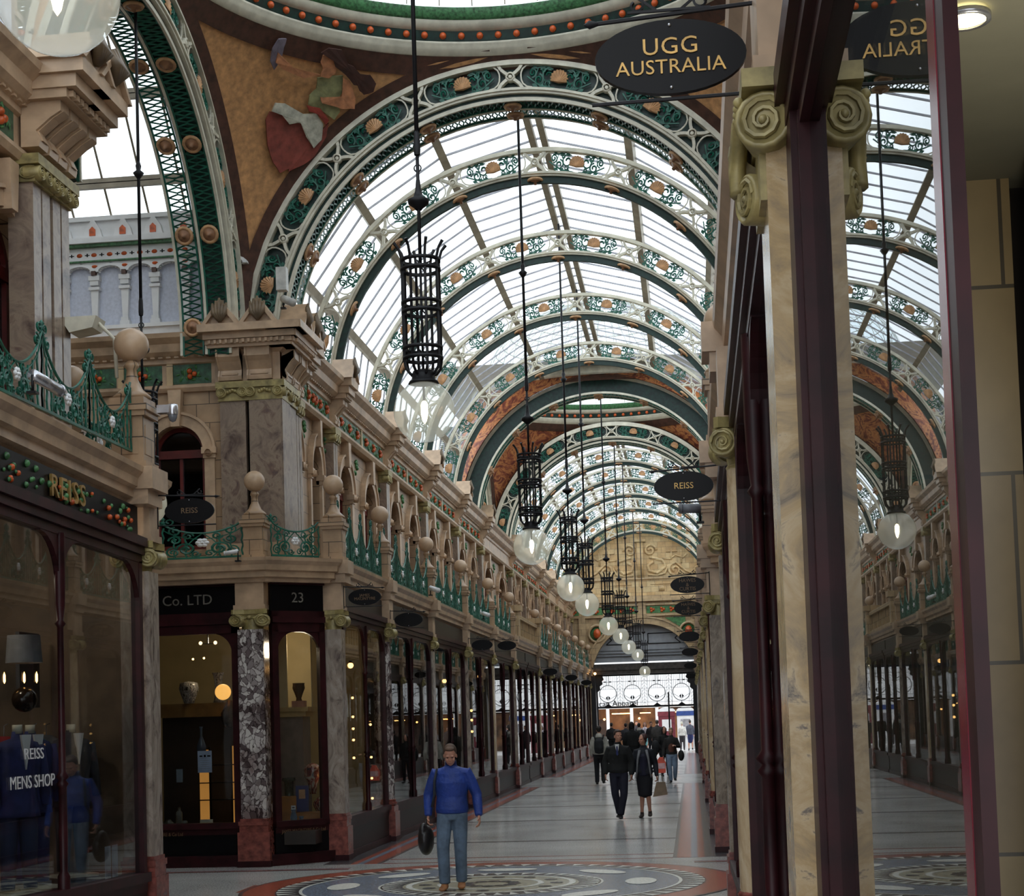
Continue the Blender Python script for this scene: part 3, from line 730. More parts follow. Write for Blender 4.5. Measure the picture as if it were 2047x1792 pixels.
# cross-arcade walls at the crossing corners
for F, s, nm in ((lambda x: x, 1, 'wall_left'), (mx, -1, 'wall_right')):
    w = upper_bay(1.9, nm, (F(-8.85), 25.1, 0), 0, (s, 1, 1), True)
    w = dup(w, None, (F(-10.75), 25.1, 0), 0, (s, 1, 1)); w = dup(w, None, (F(-8.85), 16.2, .1), 0, (s, -1, 1))
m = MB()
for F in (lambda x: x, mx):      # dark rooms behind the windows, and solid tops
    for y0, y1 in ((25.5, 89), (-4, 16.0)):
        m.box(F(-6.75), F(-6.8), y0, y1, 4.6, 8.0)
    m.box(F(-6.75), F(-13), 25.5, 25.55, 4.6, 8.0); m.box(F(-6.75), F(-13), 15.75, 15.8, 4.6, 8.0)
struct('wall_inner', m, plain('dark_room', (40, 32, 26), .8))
m = MB()
for F in (lambda x: x, mx):
    m.box(F(-6.42), F(-14), 25.3, 89, 8.15, 8.3); m.box(F(-6.42), F(-14), -6, 16.0, 8.35, 8.5)
struct('roof_flat', m, PURLIN)

UCPROF = [(-.25, 7.40), (.05, 7.40), (.09, 7.46), (.09, 7.50), (.02, 7.52), (.02, 7.84), (.06, 7.86), (.06, 7.93), (.14, 7.97), (.2, 8.02), (.22, 8.14), (.32, 8.22), (.34, 8.29), (-.25, 8.29)]
UP = [([(-13, 25.1), (-6.3, 25.1), (-6.3, 89.0)], 0), ([(-6.3, -4), (-6.3, 16.2), (-13, 16.2)], .22)]
for p, dz in UP:
    for side in ('left', 'right'):
        q = p if side == 'left' else [(mx(x), y) for x, y in reversed(p)]
        m = MB(); m.sweep(q, [(o, z + dz) for o, z in UCPROF]); dentils(m, q, .06, 7.935 + dz, 7.975 + dz, .13, .07, .06, False, 52)
        struct('trim_8', m, PLAIN_FA)
MB_UP = marble('purple_brown_marble', [(.3, (78, 62, 56)), (.44, (122, 104, 92)), (.56, (146, 128, 110)), (.64, (112, 90, 80)), (.74, (80, 70, 70))], 3.2, .28, 1.2, (1, 1, .8))
# wall pilasters with ionic capital, scrolled console and little pediment
def make_wall_pilaster(label, loc, rotz=0):
    t = thing('wall_pilaster', label, 'pilaster', loc, 'upper wall pilasters', rotz)
    m = MB(); m.box(-.2, .2, -.06, .1, 4.6, 4.95); m.box(-.23, .23, -.09, .1, 4.6, 4.7); m.build('pilaster_base', PLAIN_FA, t)
    m = MB(); m.box(-.17, -.015, -.07, .1, 4.95, 7.16); m.box(.015, .17, -.07, .1, 4.95, 7.16); m.build('twin_shaft', MB_UP, t)
    m = MB(); m.box(-.23, .23, -.13, .1, 7.32, 7.42); m.box(-.19, .19, -.09, .1, 7.16, 7.32)
    for x in (-.15, 0, .15): volute(m, (x, -.12, 7.25), .075, (0, -1), .1)
    for s in (-1, 1): volute(m, (s * .2, -.05, 7.25), .07, (s, 0), .06)
    m.build('capital', CAPM, t)
    m = MB()
    for x0, x1 in ((-.19, -.02), (.02, .19)):
        pr = [(.0, 7.5), (-.12, 7.5), (-.13, 7.56), (-.10, 7.66), (-.20, 7.78), (-.27, 7.84), (-.27, 7.95), (0, 7.95)]
        m.prism([(a, b) for a, b in pr], x0, x1, 'YZ')
        m.prism([(a - .012, b) for a, b in pr[2:6]] + [(-.05, 7.8), (-.05, 7.6)], x0 + .03, x1 - .03, 'YZ')
    m.build('console', PLAIN_FA, t)
    m = MB(); m.box(-.27, .27, -.40, 0, 8.03, 8.16); m.box(-.31, .31, -.46, 0, 8.16, 8.30); m.box(-.25, .25, -.33, 0, 7.94, 8.03)
    for k in range(5): m.box(-.2 + k * .09, -.15 + k * .09, -.36, -.3, 7.96, 8.02)
    m.build('cornice_block', PLAIN_FA, t)
    m = MB(); m.prism([(-.3, 8.30), (.3, 8.30), (0, 8.62)], -.44, -.1, 'XZ'); m.prism([(-.36, 8.29), (-.30, 8.29), (0, 8.62), (.30, 8.29), (.36, 8.29), (0, 8.70)], -.48, -.06, 'XZ'); m.build('pediment', PLAIN_FA, t)
    m = MB()
    for k in range(5): m.tube([(0, -.46, 8.36), (.05 * (k - 2), -.5, 8.5), (.07 * (k - 2), -.47, 8.72 - .04 * abs(k - 2))], [.03, .045, .015], 6)
    m.build('leaf_crest', plain('bronze_leaf', (96, 78, 56), .5), t)
    return t
def corner_pier(label, loc, scale=None):
    """corner of the upper storey: local origin at the outer corner, fronts facing -y and +x"""
    t = thing('corner_pier', label, 'pier', loc, 'upper corner piers', 0, scale); D = .12
    def both(fn):        # same thing on the -y front and, turned, on the +x front
        m = MB(); fn(m); k = len(m.v); vs = [(-y, -x, z) for x, y, z in m.v]; f = list(m.f); m2 = MB(); m2.v = m.v + vs; m2.f = f + [tuple(i + k for i in q) for q in f]; m2.mi = [0] * len(m2.f); m2.sm = set(m.sm) | {i + len(f) for i in m.sm}; return m2
    both(lambda m: (m.box(-.92, D, -D - .03, .02, 4.6, 4.95), m.box(-.95, D + .03, -D - .07, .02, 4.6, 4.7))).build('pier_base', PLAIN_FA, t)
    both(lambda m: (m.box(-.88, -.47, -D + .02, .02, 4.95, 7.2), m.box(-.41, D - .02, -D, .02, 4.95, 7.2))).build('marble_shaft', MB_UP, t)
    def cap(m):
        m.box(-.93, D + .03, -D - .05, .02, 7.40, 7.5); m.box(-.9, D, -D - .01, .02, 7.2, 7.4)
        for x in (-.84, -.50, -.38, .06): volute(m, (x, -D - .05, 7.33), .085, (0, -1), .1)
        for x in (-.66, -.15): 
            for k in range(5): m.ball((x + .04 * (k - 2), -D - .03, 7.36 - .015 * abs(k - 2)), .03, 8, 5)
    both(cap).build('capital', CAPM, t)
    def con(m):
        m.box(-.95, D - .02, -D + .02, .02, 7.5, 8.05)
        pr = [(.0, 7.52), (-D - .04, 7.52), (-D - .05, 7.58), (-D - .02, 7.68), (-D - .10, 7.80), (-D - .17, 7.87), (-D - .17, 8.0), (0, 8.0)]
        for x0, x1 in ((-.88, -.50), (-.42, -.02)):
            m.prism(pr, x0, x1, 'YZ'); m.box(x0 + .06, x1 - .06, -D - .06, -D, 7.60, 7.63)
            for xx in (x0, x1 - .03): m.prism([(a - .02, b) for a, b in pr[1:7]] + [(-D + .02, 7.9), (-D + .04, 7.6)], xx, xx + .03, 'YZ')
    both(con).build('console', PLAIN_FA, t)
    def cor(m):
        m.box(-1.0, D + .22, -D - .24, .02, 8.0, 8.05); m.box(-1.04, D + .30, -D - .32, .02, 8.12, 8.22); m.box(-1.1, D + .40, -D - .42, .02, 8.22, 8.34); m.box(-1.02, D + .24, -D - .27, .02, 8.05, 8.12)
        for k in range(14): m.box(-.96 + k * .09, -.92 + k * .09, -D - .31, -D - .25, 8.055, 8.11)
    both(cor).build('cornice_block', PLAIN_FA, t)
    def ped(m):
        for x0, x1 in ((-1.04, -.44), (-.44, .16)):
            c = (x0 + x1) / 2
            m.prism([(x0 + .05, 8.34), (x1 - .05, 8.34), (c, 8.62)], -D - .34, -.1, 'XZ')
            m.prism([(x0, 8.34), (x0 + .07, 8.34), (c, 8.64), (x1 - .07, 8.34), (x1, 8.34), (c, 8.74)], -D - .40, -.1, 'XZ')
    both(ped).build('pediment', PLAIN_FA, t)
    def lf(m):
        for c in (-.74, -.14):
            for k in range(5): m.tube([(c, -D - .38, 8.38), (c + .045 * (k - 2), -D - .42, 8.50), (c + .055 * (k - 2), -D - .39, 8.74 - .04 * abs(k - 2))], [.03, .045, .02], 6)
    both(lf).build('leaf_crest', MATS.get('bronze_leaf') or plain('bronze_leaf', (110, 92, 70), .5), t)
    return t
corner_pier('big double marble corner pier of the upper storey above shop number 23', (-6.3, 25.1, 0))
dup(bpy.data.objects['corner_pier'], 'double marble corner pier of the upper storey on the right of the crossing', (mx(-6.3), 25.1, 0), scale=(-1, 1, 1))
PW = make_wall_pilaster('marble pilaster on the left upper wall just past the corner pier', (-6.3, 26.3, 0), PI / 2)
for grp, BB in (('near', BAYS1[1:]), ('far', BAYS2)):
    for i, y in enumerate(BB):
        dup(PW, 'marble wall pilaster on the left upper wall, %s beyond the %s crossing' % (ORD[i], grp), (-6.3, y, 0), PI / 2)
        dup(PW, 'marble wall pilaster on the right upper wall, %s beyond the %s crossing' % (ORD[i], grp), (mx(-6.3), y, 0), -PI / 2)
for y, w in ((15.8, 'nearest the crossing'), (15.3, 'second from the crossing')):
    dup(PW, 'big marble pilaster at top left, %s' % w, (-6.25, y, .26), PI / 2, (1.25, 1.5, 1.0))
dup(PW, 'marble pilaster on the right upper wall at the near crossing', (mx(-6.3), 15.8, .2), -PI / 2)
# frieze panels: green leaves and clusters of oranges
def make_frieze(L, label, loc, rotz=0, seed=1, nc=3):
    t = thing('frieze_panel', label, 'frieze panel', loc, 'green and orange frieze panels', rotz); rnd = random.Random(seed)
    m = MB(); m.box(0, L, -.005, .02, 7.53, 7.84); m.build('panel_ground', PANELG, t)
    m = MB()
    for k in range(int(L * 22)):
        x, z, a = rnd.uniform(.06, L - .06), rnd.uniform(7.58, 7.8), rnd.uniform(0, PI); l = rnd.uniform(.04, .07)
        c, s = math.cos(a), math.sin(a); pts = []
        for u, v in ((-1, 0), (-.3, .36), (.5, .3), (1, 0), (.5, -.3), (-.3, -.36)): pts.append((x + l * (u * c - v * s), -.012, z + l * (u * s + v * c)))
        pts.append((x, -.03, z)); m.add(pts, [(i, (i + 1) % 6, 6) for i in range(6)])
    for k in range(int(L * 3)): m.spiral((rnd.uniform(.1, L - .1), rnd.uniform(7.62, 7.76)), .07, .03, rnd.uniform(0, 6), 1.0, -.015, .009)
    m.build('leaves', LEAF, t)
    for k in range(nc):
        x = L * (k + .5) / nc; m = MB()
        for dx, dz in ((-.035, .045), (.045, .0), (-.03, -.04)): m.ball((x + dx, -.03, 7.68 + dz), .042, 10, 7)
        m.build('orange_cluster', ORANGE, t)
    m = MB(); m.box(-.1, 0.0, -.03, .03, 7.5, 7.86); m.build('stile', FA2, t)
    return t
FP = make_frieze(1.95, 'green frieze panel with orange clusters on the left wall, first of the near run', (-6.28, 26.4, 0), PI / 2, 3, 3)
for grp, BB in (('near', BAYS1), ('far', BAYS2[:4])):
    for i, (a, b) in enumerate(zip(BB, BB[1:])):
        w = (b - a - .5) / 2; s = w / 2.05
        for j in (0, 1):
            if grp == 'near' and i == 0 and j == 0: FP.scale = (s, 1, 1); FP.location = (-6.28, a + .25 + .9, 0); continue
            y = a + .32 + j * w
            for side in ('left', 'right'):
                d = dup(FP, 'green frieze panel on %s wall, %s half of bay %s past the %s crossing' % (side, 'near' if j == 0 else 'far', ['one', 'two', 'three', 'four', 'five', 'six'][i], grp),
                    (-6.28 if side == 'left' else mx(-6.28), y, 0), PI / 2, (s, 1 if side == 'left' else -1, 1))
FQ = make_frieze(.62, 'green frieze panel with one orange cluster, just left of the corner consoles', (-7.95, 25.08, 0), 0, 7, 1)
dup(FQ, 'green frieze panel with oranges, second from the corner consoles', (-8.75, 25.08, 0))
dup(FQ, 'green frieze panel with oranges, third from the corner consoles', (-9.5, 25.08, 0))
dup(FP, 'green frieze panel with orange fruit at the top left edge of the photo', (-6.28, 13.0, .22), PI / 2, (1, 1, 1.0))
# ================================================================ IRON ARCH RIBS
AX, AZ, AR = -2.48, 8.11, 4.12
ANG = [math.radians(90 + 21.6 * k) for k in range(-4, 5)]
def scroll_panel_mesh():
    """pierced scrollwork in local (u, v): u along the arch, v radial, about 1.3 x .34"""
    m = MB()
    for s in (-1, 1):
        m.spiral((s * .20, .02), .115, .03, PI / 2 + s * 0, -s * 1.25, 0, .018)
        m.spiral((s * .30, .09), .05, .012, PI, s * 1.3, 0, .015)
        m.spiral((s * .36, -.05), .085, .02, PI / 2, s * 1.4, 0, .017)
        m.spiral((s * .49, .04), .075, .015, -PI / 2, -s * 1.5, 0, .016)
        m.spiral((s * .20, -.10), .05, .012, 0, -s * 1.2, 0, .015)
        m.tube([(s * .05, 0, -.15), (s * .2, 0, -.14), (s * .33, 0, -.13), (s * .45, 0, -.08), (s * .58, 0, -.02)], .014, 4)
        m.tube([(s * .13, 0, .12), (s * .25, 0, .15), (s * .4, 0, .12), (s * .52, 0, .10)], .012, 4)
        m.tube([(s * .27, 0, -.13), (s * .28, 0, 0), (s * .34, 0, .13)], .011, 4)
        m.tube([(s * .42, 0, -.1), (s * .42, 0, .02), (s * .40, 0, .12)], .010, 4)
        for k in range(3):    # leaves
            m.add([(s * (.15 + .13 * k), -.004, .10), (s * (.19 + .13 * k), -.004, .155), (s * (.25 + .13 * k), -.004, .145), (s * (.22 + .13 * k), -.004, .10)], [(0, 1, 2, 3)])
            m.add([(s * (.12 + .12 * k), -.004, -.155), (s * (.16 + .12 * k), -.004, -.10), (s * (.23 + .12 * k), -.004, -.12), (s * (.2 + .12 * k), -.004, -.16)], [(0, 1, 2, 3)])
    for i, (x, y, z) in enumerate(m.v): m.v[i] = (x * .88, y, z * 1.12)
    return m
def shell_mesh():
    m = MB(); n = 20; pts = [(0, -.035, -.07)]
    for i in range(n + 1):
        a = -.35 + (PI + .7) * i / n; r = .135 + .012 * math.cos(i * PI)
        pts.append((r * math.cos(a), -.012 - .02 * (i % 2), r * math.sin(a)))
    m.add(pts, [(0, i, i + 1) for i in range(1, n + 1)])
    m.add([(0, .03, -.07)] + [(p[0], .02, p[2]) for p in pts[1:]], [(0, i + 1, i) for i in range(1, n + 1)])
    return m
def cross_mesh():
    m = MB()
    for su in (-1, 1):
        for sv in (-1, 1):
            pts = [(su * .03, sv * .03), (su * .09, sv * .07), (su * .15, sv * .125), (su * .20, sv * .21)]
            for a, b in zip(pts, pts[1:]): 
                d = Vector((b[0] - a[0], b[1] - a[1])).normalized(); nn = Vector((-d.y, d.x)) * .024
                m.prism([(a[0] + nn.x, a[1] + nn.y), (b[0] + nn.x, b[1] + nn.y), (b[0] - nn.x, b[1] - nn.y), (a[0] - nn.x, a[1] - nn.y)], -.05, .05, 'XZ')
            # rounded frame of the neighbouring panel
            q = [(su * .34, sv * .19), (su * .26, sv * .17), (su * .20, sv * .12), (su * .175, sv * .06), (su * .17, sv * .0)]
            m.tube([(x, -.02, z) for x, z in q], .016, 4)
    m.lathe([(.05, -.06), (.075, -.055), (.08, .0), (.075, .055), (.05, .06), (.05, -.06)], 14, (0, 0, 0), 'Y')
    m.lathe([(.001, -.04), (.03, -.05), (.034, -.02), (.001, 0)], 10, (0, 0, 0), 'Y')
    return m
def boss_mesh():
    """round boss hanging under the arch, axis along local z (towards the arch centre)"""
    m = MB(); m.lathe([(.001, .0), (.135, .0), (.15, -.02), (.135, -.045), (.11, -.045), (.09, -.02), (.06, -.03)], 16); return m
def bosseye_mesh():
    m = MB(); m.lathe([(.10, -.03), (.07, -.05), (.035, -.06), (.03, -.10), (.001, -.11)], 12); return m
def lace_mesh(a0, a1, y0, y1, r, n=90):
    """pierced band seen from below: an arch-shaped ribbon of small loops"""
    m = MB()
    m.arc(r - .012, r + .012, a0, a1, y0, y0 + .025, 40); m.arc(r - .012, r + .012, a0, a1, y1 - .025, y1, 40)
    for i in range(n):
        a = a0 + (a1 - a0) * (i + .5) / n; w = (a1 - a0) / n * .33
        for s in (-1, 1):
            m.tube([(r * math.cos(a + s * w * 1.6), y0 + .01, r * math.sin(a + s * w * 1.6)), (r * math.cos(a + s * w * .3), lerp(y0, y1, .5), r * math.sin(a + s * w * .3)), (r * math.cos(a + s * w * 1.6), y1 - .01, r * math.sin(a + s * w * 1.6))], .016, 3, False)
    return m
def place_radial(o, a, r, y=0, flipz=False):
    """local x tangent, local z radial outwards"""
    rad = Vector((math.cos(a), 0, math.sin(a))); tan = Vector((math.sin(a), 0, -math.cos(a))); yy = rad.cross(tan)
    M = Matrix((tan, yy, rad)).transposed().to_4x4(); M.translation = rad * r + Vector((0, y, 0)); o.matrix_local = M
_SC = scroll_panel_mesh(); _SH = shell_mesh(); _CR = cross_mesh(); _BO = boss_mesh(); _BE = bosseye_mesh()
def make_rib(label, loc, crossing=False):
    t = thing('crossing_arch' if crossing else 'arch_rib', label, 'roof arch', loc, 'crossing arches' if crossing else 'white and green iron roof arches')
    a0, a1 = math.radians(-3), math.radians(183)
    m = MB(); m.arc(4.30, 4.34, a0, a1, -.07, .07, 72); m.arc(4.34, 4.38 if not crossing else 4.44, a0, a1, -.045, .045, 72); m.build('outer_chord', CREAM, t)
    m = MB(); m.arc(3.89, 3.93, a0, a1, -.07, .07, 72); m.arc(3.85, 3.89, a0, a1, -.04, .04, 72); m.build('inner_chord', CREAM, t)
    m = MB(); m.arc(3.735, 3.85, a0, a1, .0, .04, 60); m.arc(3.72, 3.74, a0, a1, -.02, .06, 60)
    if not crossing: m.build('soffit_web', DGREEN, t)
    first = {}
    def put(key, mesh, name, mt, a, r, y, par, world=True):
        if key not in first: o = mesh.build(name, mt, par); first[key] = o
        else: o = bpy.data.objects.new(name, first[key].data); COL.objects.link(o); o.parent = par
        if world: place_radial(o, a, r, y)
        return o
    for a in ANG:
        put('c', _CR, 'cross_brace', CREAM, a, 4.115, 0, t)
        if not crossing:
            b = put('b', _BO, 'boss', PLAIN_FA if False else SHELL, a, 3.80, 0, t); e = put('e', _BE, 'boss_eye', BOSS, 0, 0, 0, b, False)
    for a, b in zip(ANG, ANG[1:]):
        o = put('s', _SC, 'scroll_panel', GREEN, (a + b) / 2, 4.115, 0, t)
        h = put('h', _SH, 'shell', SHELL, 0, 0, 0, o, False)
    if crossing:
        m = MB(); m.arc(3.92, 4.32, a0, a1, .07, .10, 60); m.build('backing_plate', DGREEN, t)
        for y in (.22, .62):
            if y < .5: m = MB(); m.arc(3.78, 3.885, a0, a1, y - .19, y + .19, 60); m.build('soffit_band', DGREEN, t)
            lace_mesh(a0, a1, y - .17, y + .17, 3.765, 110).build('lace', GREEN, t)
            for a in ANG:
                b = put('b', _BO, 'boss', SHELL, a, 3.75, y, t); e = put('e', _BE, 'boss_eye', BOSS, 0, 0, 0, b, False)
        m = MB(); m.arc(3.75, 3.86, a0, a1, .40, .44, 60); m.build('brown_spine', BROWN, t)
        m = MB()
        for y in (.03, .41, .81): m.arc(3.74, 3.80, a0, a1, y - .02, y + .02, 60)
        m.build('soffit_edge', CREAM, t)
    return t
RB0 = make_rib('white and green iron roof arch, nearest one beyond the near crossing', (AX, 29.5, AZ))
for i, y in enumerate([34.7, 40.0, 45.3]):
    dup(RB0, 'white and green iron roof arch, %s beyond the near crossing' % ORD[i + 1], (AX, y, AZ))
for i, y in enumerate([63.9, 68.7, 73.6, 78.8, 83.8, 88.4]):
    dup(RB0, 'white and green iron roof arch, %s beyond the far crossing' % ORD[i], (AX, y, AZ))
for i, y in enumerate([11.0]): dup(RB0, 'white and green iron roof arch above the camera side of the near crossing', (AX, y, AZ + .15))
CR0 = make_rib('deep crossing arch at the far side of the near dome, with two rows of bosses', (AX, 25.45, AZ), True)
HALF = 4.42
DOME1 = (AX, 25.45 - HALF)       # centre of the near crossing
DOME2 = (AX, 54.35)
dup(CR0, 'crossing arch on the near side of the near dome', (AX, DOME1[1] - HALF, AZ), PI)
dup(CR0, 'crossing arch into the left transept, at top left', (AX - HALF, DOME1[1], AZ), PI / 2)
dup(CR0, 'crossing arch into the right transept', (AX + HALF, DOME1[1], AZ), -PI / 2)
dup(CR0, 'crossing arch on the near side of the far dome', (AX, DOME2[1] - HALF + .4, AZ), PI)
dup(CR0, 'crossing arch on the far side of the far dome', (AX, DOME2[1] + HALF - .4, AZ), 0)
dup(CR0, 'arch on the left of the far dome', (AX - HALF, DOME2[1], AZ), PI / 2)
dup(CR0, 'arch on the right of the far dome', (AX + HALF, DOME2[1], AZ), -PI / 2)

# ================================================================ GLAZED ROOF
VA = [math.radians(q) for q in (2, 25.2, 46.8, 68.4, 90, 111.6, 133.2, 154.8, 178)]
def vr(k): return 4.92 if k == 4 else (4.78 if k not in (0, 8) else 4.62)
def vault(y0, y1, nbar, nm):
    V = [(AX + vr(k) * math.cos(a), AZ + .05 + vr(k) * math.sin(a)) for k, a in enumerate(VA)]
    m = MB()
    for (xa, za), (xb, zb) in zip(V, V[1:]): m.add([(xa, y0, za), (xb, y0, zb), (xb, y1, zb), (xa, y1, za)], [(0, 1, 2, 3)])
    for x, z in (V[0], V[-1]): m.add([(x, y0, z), (x, y1, z), (x, y1, 8.2), (x, y0, 8.2)], [(0, 1, 2, 3)])
    struct('ceiling_glass', m, ROOFG)
    m = MB()
    for k, (x, z) in enumerate(V):
        r = Vector((x - AX, z - AZ)).normalized(); t = Vector((-r.y, r.x)); offs = (0,) if k != 4 else (-.11, .11)
        for q in offs:
            w = .075 if k != 4 else .06; c = Vector((x, z)) + t * q
            cs = [c + t * w, c - t * w, c - t * w - r * .14, c + t * w - r * .14]
            m.add([(p.x, y0, p.y) for p in cs] + [(p.x, y1, p.y) for p in cs], [(0, 1, 5, 4), (1, 2, 6, 5), (2, 3, 7, 6), (3, 0, 4, 7)])
    struct('beam_purlins', m, PURLIN)
    m = MB()
    for i in range(nbar):
        y = y0 + (y1 - y0) * (i + .5) / nbar
        for (xa, za), (xb, zb) in zip(V, V[1:]):
            m.tube([(xa, y, za - .02), (xb, y, zb - .02)], .024, 4, False)
        for x, z in (V[0], V[-1]): m.tube([(x, y, 8.2), (x, y, z)], .016, 4, False)
    struct('trim_9', m, plain('bar_grey', (164, 164, 172), .5) if 'bar_grey' not in MATS else MATS['bar_grey'])
vault(26.0, 50.0, 34, 'a'); vault(58.6, 89.0, 42, 'b'); vault(-6.0, 16.2, 26, 'c')

# ================================================================ DOMES, PENDENTIVES
RS2 = 4.39 ** 2 + (HALF + .0) ** 2; RSP = math.sqrt(RS2); RING = 4.32; ZR = AZ + math.sqrt(RS2 - RING ** 2)
def sph(c, x, y):
    return (c[0] + x, c[1] + y, AZ + math.sqrt(max(0, RS2 - x * x - y * y)))
MURAL2 = marble('mural_scrolls', [(.40, (104, 48, 38)), (.47, (150, 84, 54)), (.53, (196, 132, 78)), (.6, (110, 52, 40))], 1.6, .6, 2.5, (1, 1, 1))
def pendentive(c, sx, sy, label, half=HALF):
    """spherical triangle between two arches and the dome ring"""
    t = thing('pendentive_mural', label, 'mural', (0, 0, 0), 'painted pendentives')
    m = MB(); n = 14; g = []
    for i in range(n + 1):
        row = []
        for j in range(n + 1):
            # azimuth from one arch plane to the other, height from springing to ring
            v = j / n; el = lerp(.02, math.asin((ZR - AZ) / RSP), v); rh = RSP * math.cos(el)
            amax = math.acos(min(1, half / rh)) if rh > half else 0.0
            lo, hi = amax, PI / 2 - amax
            if rh <= half: lo, hi = 0, PI / 2
            a = lerp(lo, hi, i / n); row.append((c[0] + sx * rh * math.cos(a), c[1] + sy * rh * math.sin(a), AZ + RSP * math.sin(el)))
        g.append(row)
    m.add([p for r in g for p in r], [(i * (n + 1) + j, i * (n + 1) + j + 1, (i + 1) * (n + 1) + j + 1, (i + 1) * (n + 1) + j) for i in range(n) for j in range(n)], True)
    m.build('painted_ground', MURAL if c == DOME1 else MURAL2, t)
    m = MB()     # brown border following the arches and the ring
    def strip(f0, f1, k=24):
        vs = []
        for i in range(k + 1):
            for f in (f0, f1):
                x, y, z = f(i / k); d = Vector((x - c[0], y - c[1], z - AZ)); d = d * (1 - .03 / d.length); vs.append((c[0] + d.x, c[1] + d.y, AZ + d.z))
        m.add(vs, [(2 * i, 2 * i + 1, 2 * i + 3, 2 * i + 2) for i in range(k)])
    def on(x, y): return (c[0] + sx * x, c[1] + sy * y, AZ + math.sqrt(max(0, RS2 - x * x - y * y)))
    def xm(b): return math.sqrt(max(0.0, RS2 - b * b - .02))
    strip(lambda q: on(lerp(.3, xm(half), q), half), lambda q: on(lerp(.3, xm(half - .16), q), half - .16))
    strip(lambda q: on(half, lerp(.3, xm(half), q)), lambda q: on(half - .16, lerp(.3, xm(half - .16), q)))
    strip(lambda q: on((RING + .02) * math.cos(PI / 2 * q), (RING + .02) * math.sin(PI / 2 * q)), lambda q: on((RING + .25) * math.cos(PI / 2 * q), (RING + .25) * math.sin(PI / 2 * q)))
    m.build('brown_border', BROWN, t)
    return t
def dome(c, lab, nb=90):
    t = thing('dome_ring', lab, 'dome', (c[0], c[1], 0)); z = ZR; R = RING
    m = MB(); m.lathe([(R + .12, z), (R + .06, z - .05), (R - .02, z - .04), (R - .06, z + .02), (R - .09, z + .04), (R - .10, z + .08), (R - .13, z + .11), (R - .14, z + .14), (R + .1, z + .3), (R + .12, z)], 96); m.build('outer_moulding', CREAM, t)
    m = MB(); m.lathe([(R - .13, z + .13), (R - .15, z + .16), (R - .16, z + .30), (R - .18, z + .33)], 96); m.build('green_cove', DGREEN, t)
    m0 = MB(); m0.ball((0, 0, 0), .055, 10, 8)
    f = None
    for k in range(nb):
        a = 2 * PI * k / nb
        if f is None: f = m0.build('orange_ball', ORANGE, t); o = f
        else: o = bpy.data.objects.new('orange_ball', f.data); COL.objects.link(o); o.parent = t
        o.location = ((R - .17) * math.cos(a), (R - .17) * math.sin(a), z + .22)
    m = MB(); m.lathe([(R - .16, z + .30), (R - .22, z + .32), (R - .28, z + .38), (R - .30, z + .44), (R - .1, z + .6)], 96); m.build('inner_moulding', CREAM, t)
    m = MB(); m.lathe([(R - .29, z + .42), (R - .34, z + .44), (R - .36, z + .60)], 96); m.build('leaf_band', plain('dome_green', (60, 104, 66), .45, 0, .35, 20) if 'dome_green' not in MATS else MATS['dome_green'], t)
    m = MB(); Rd = R - .36; m.lathe([(Rd * math.cos(PI / 2 * i / 12), z + .60 + 2.6 * math.sin(PI / 2 * i / 12)) for i in range(12)], 64); m.build('dome_glass', ROOFG, t)
    m = MB()
    for k in range(48):
        a = 2 * PI * k / 48; m.tube([(Rd * .99 * math.cos(PI / 2 * i / 10) * math.cos(a), Rd * .99 * math.cos(PI / 2 * i / 10) * math.sin(a), z + .60 + 2.57 * math.sin(PI / 2 * i / 10)) for i in range(10)], .012, 3, False)
    for i in range(1, 12):
        q = PI / 2 * i / 12; m.lathe([(Rd * .985 * math.cos(q), z + .60 + 2.57 * math.sin(q)), (Rd * .985 * math.cos(q) - .02, z + .62 + 2.57 * math.sin(q))], 48)
    m.build('glazing_bars', PURLIN, t)
    return t
dome(DOME1, 'huge round dome ring with orange balls over the near crossing'); dome(DOME2, 'round dome ring over the far crossing, seen through the arches')
for c, nm in ((DOME1, 'near'), (DOME2, 'far')):
    h = HALF if nm == 'near' else HALF - .4
    for sx, sy, w in ((-1, 1, 'far left'), (1, 1, 'far right'), (-1, -1, 'near left'), (1, -1, 'near right')):
        if nm == 'near' and (sx, sy) == (-1, 1): PEN = pendentive(c, sx, sy, 'painted pendentive with a seated woman in a red skirt, below the near dome')
        else: pendentive(c, sx, sy, 'painted pendentive at the %s of the %s dome' % (w, nm))
# roof closing pieces over the crossing corners
m = MB()
for c in (DOME1, DOME2):
    for k in range(32):
        a, b = 2 * PI * k / 32, 2 * PI * (k + 1) / 32; R = RING + .1
        def sq(t_): 
            q = max(abs(math.cos(t_)), abs(math.sin(t_))); return (c[0] + 5.4 * math.cos(t_) / q, c[1] + 5.4 * math.sin(t_) / q)
        m.add([(c[0] + R * math.cos(a), c[1] + R * math.sin(a), ZR + .2), (c[0] + R * math.cos(b), c[1] + R * math.sin(b), ZR + .2), (*sq(b), ZR + .2), (*sq(a), ZR + .2)], [(0, 1, 2, 3)])
struct('roof_crossing', m, PURLIN)

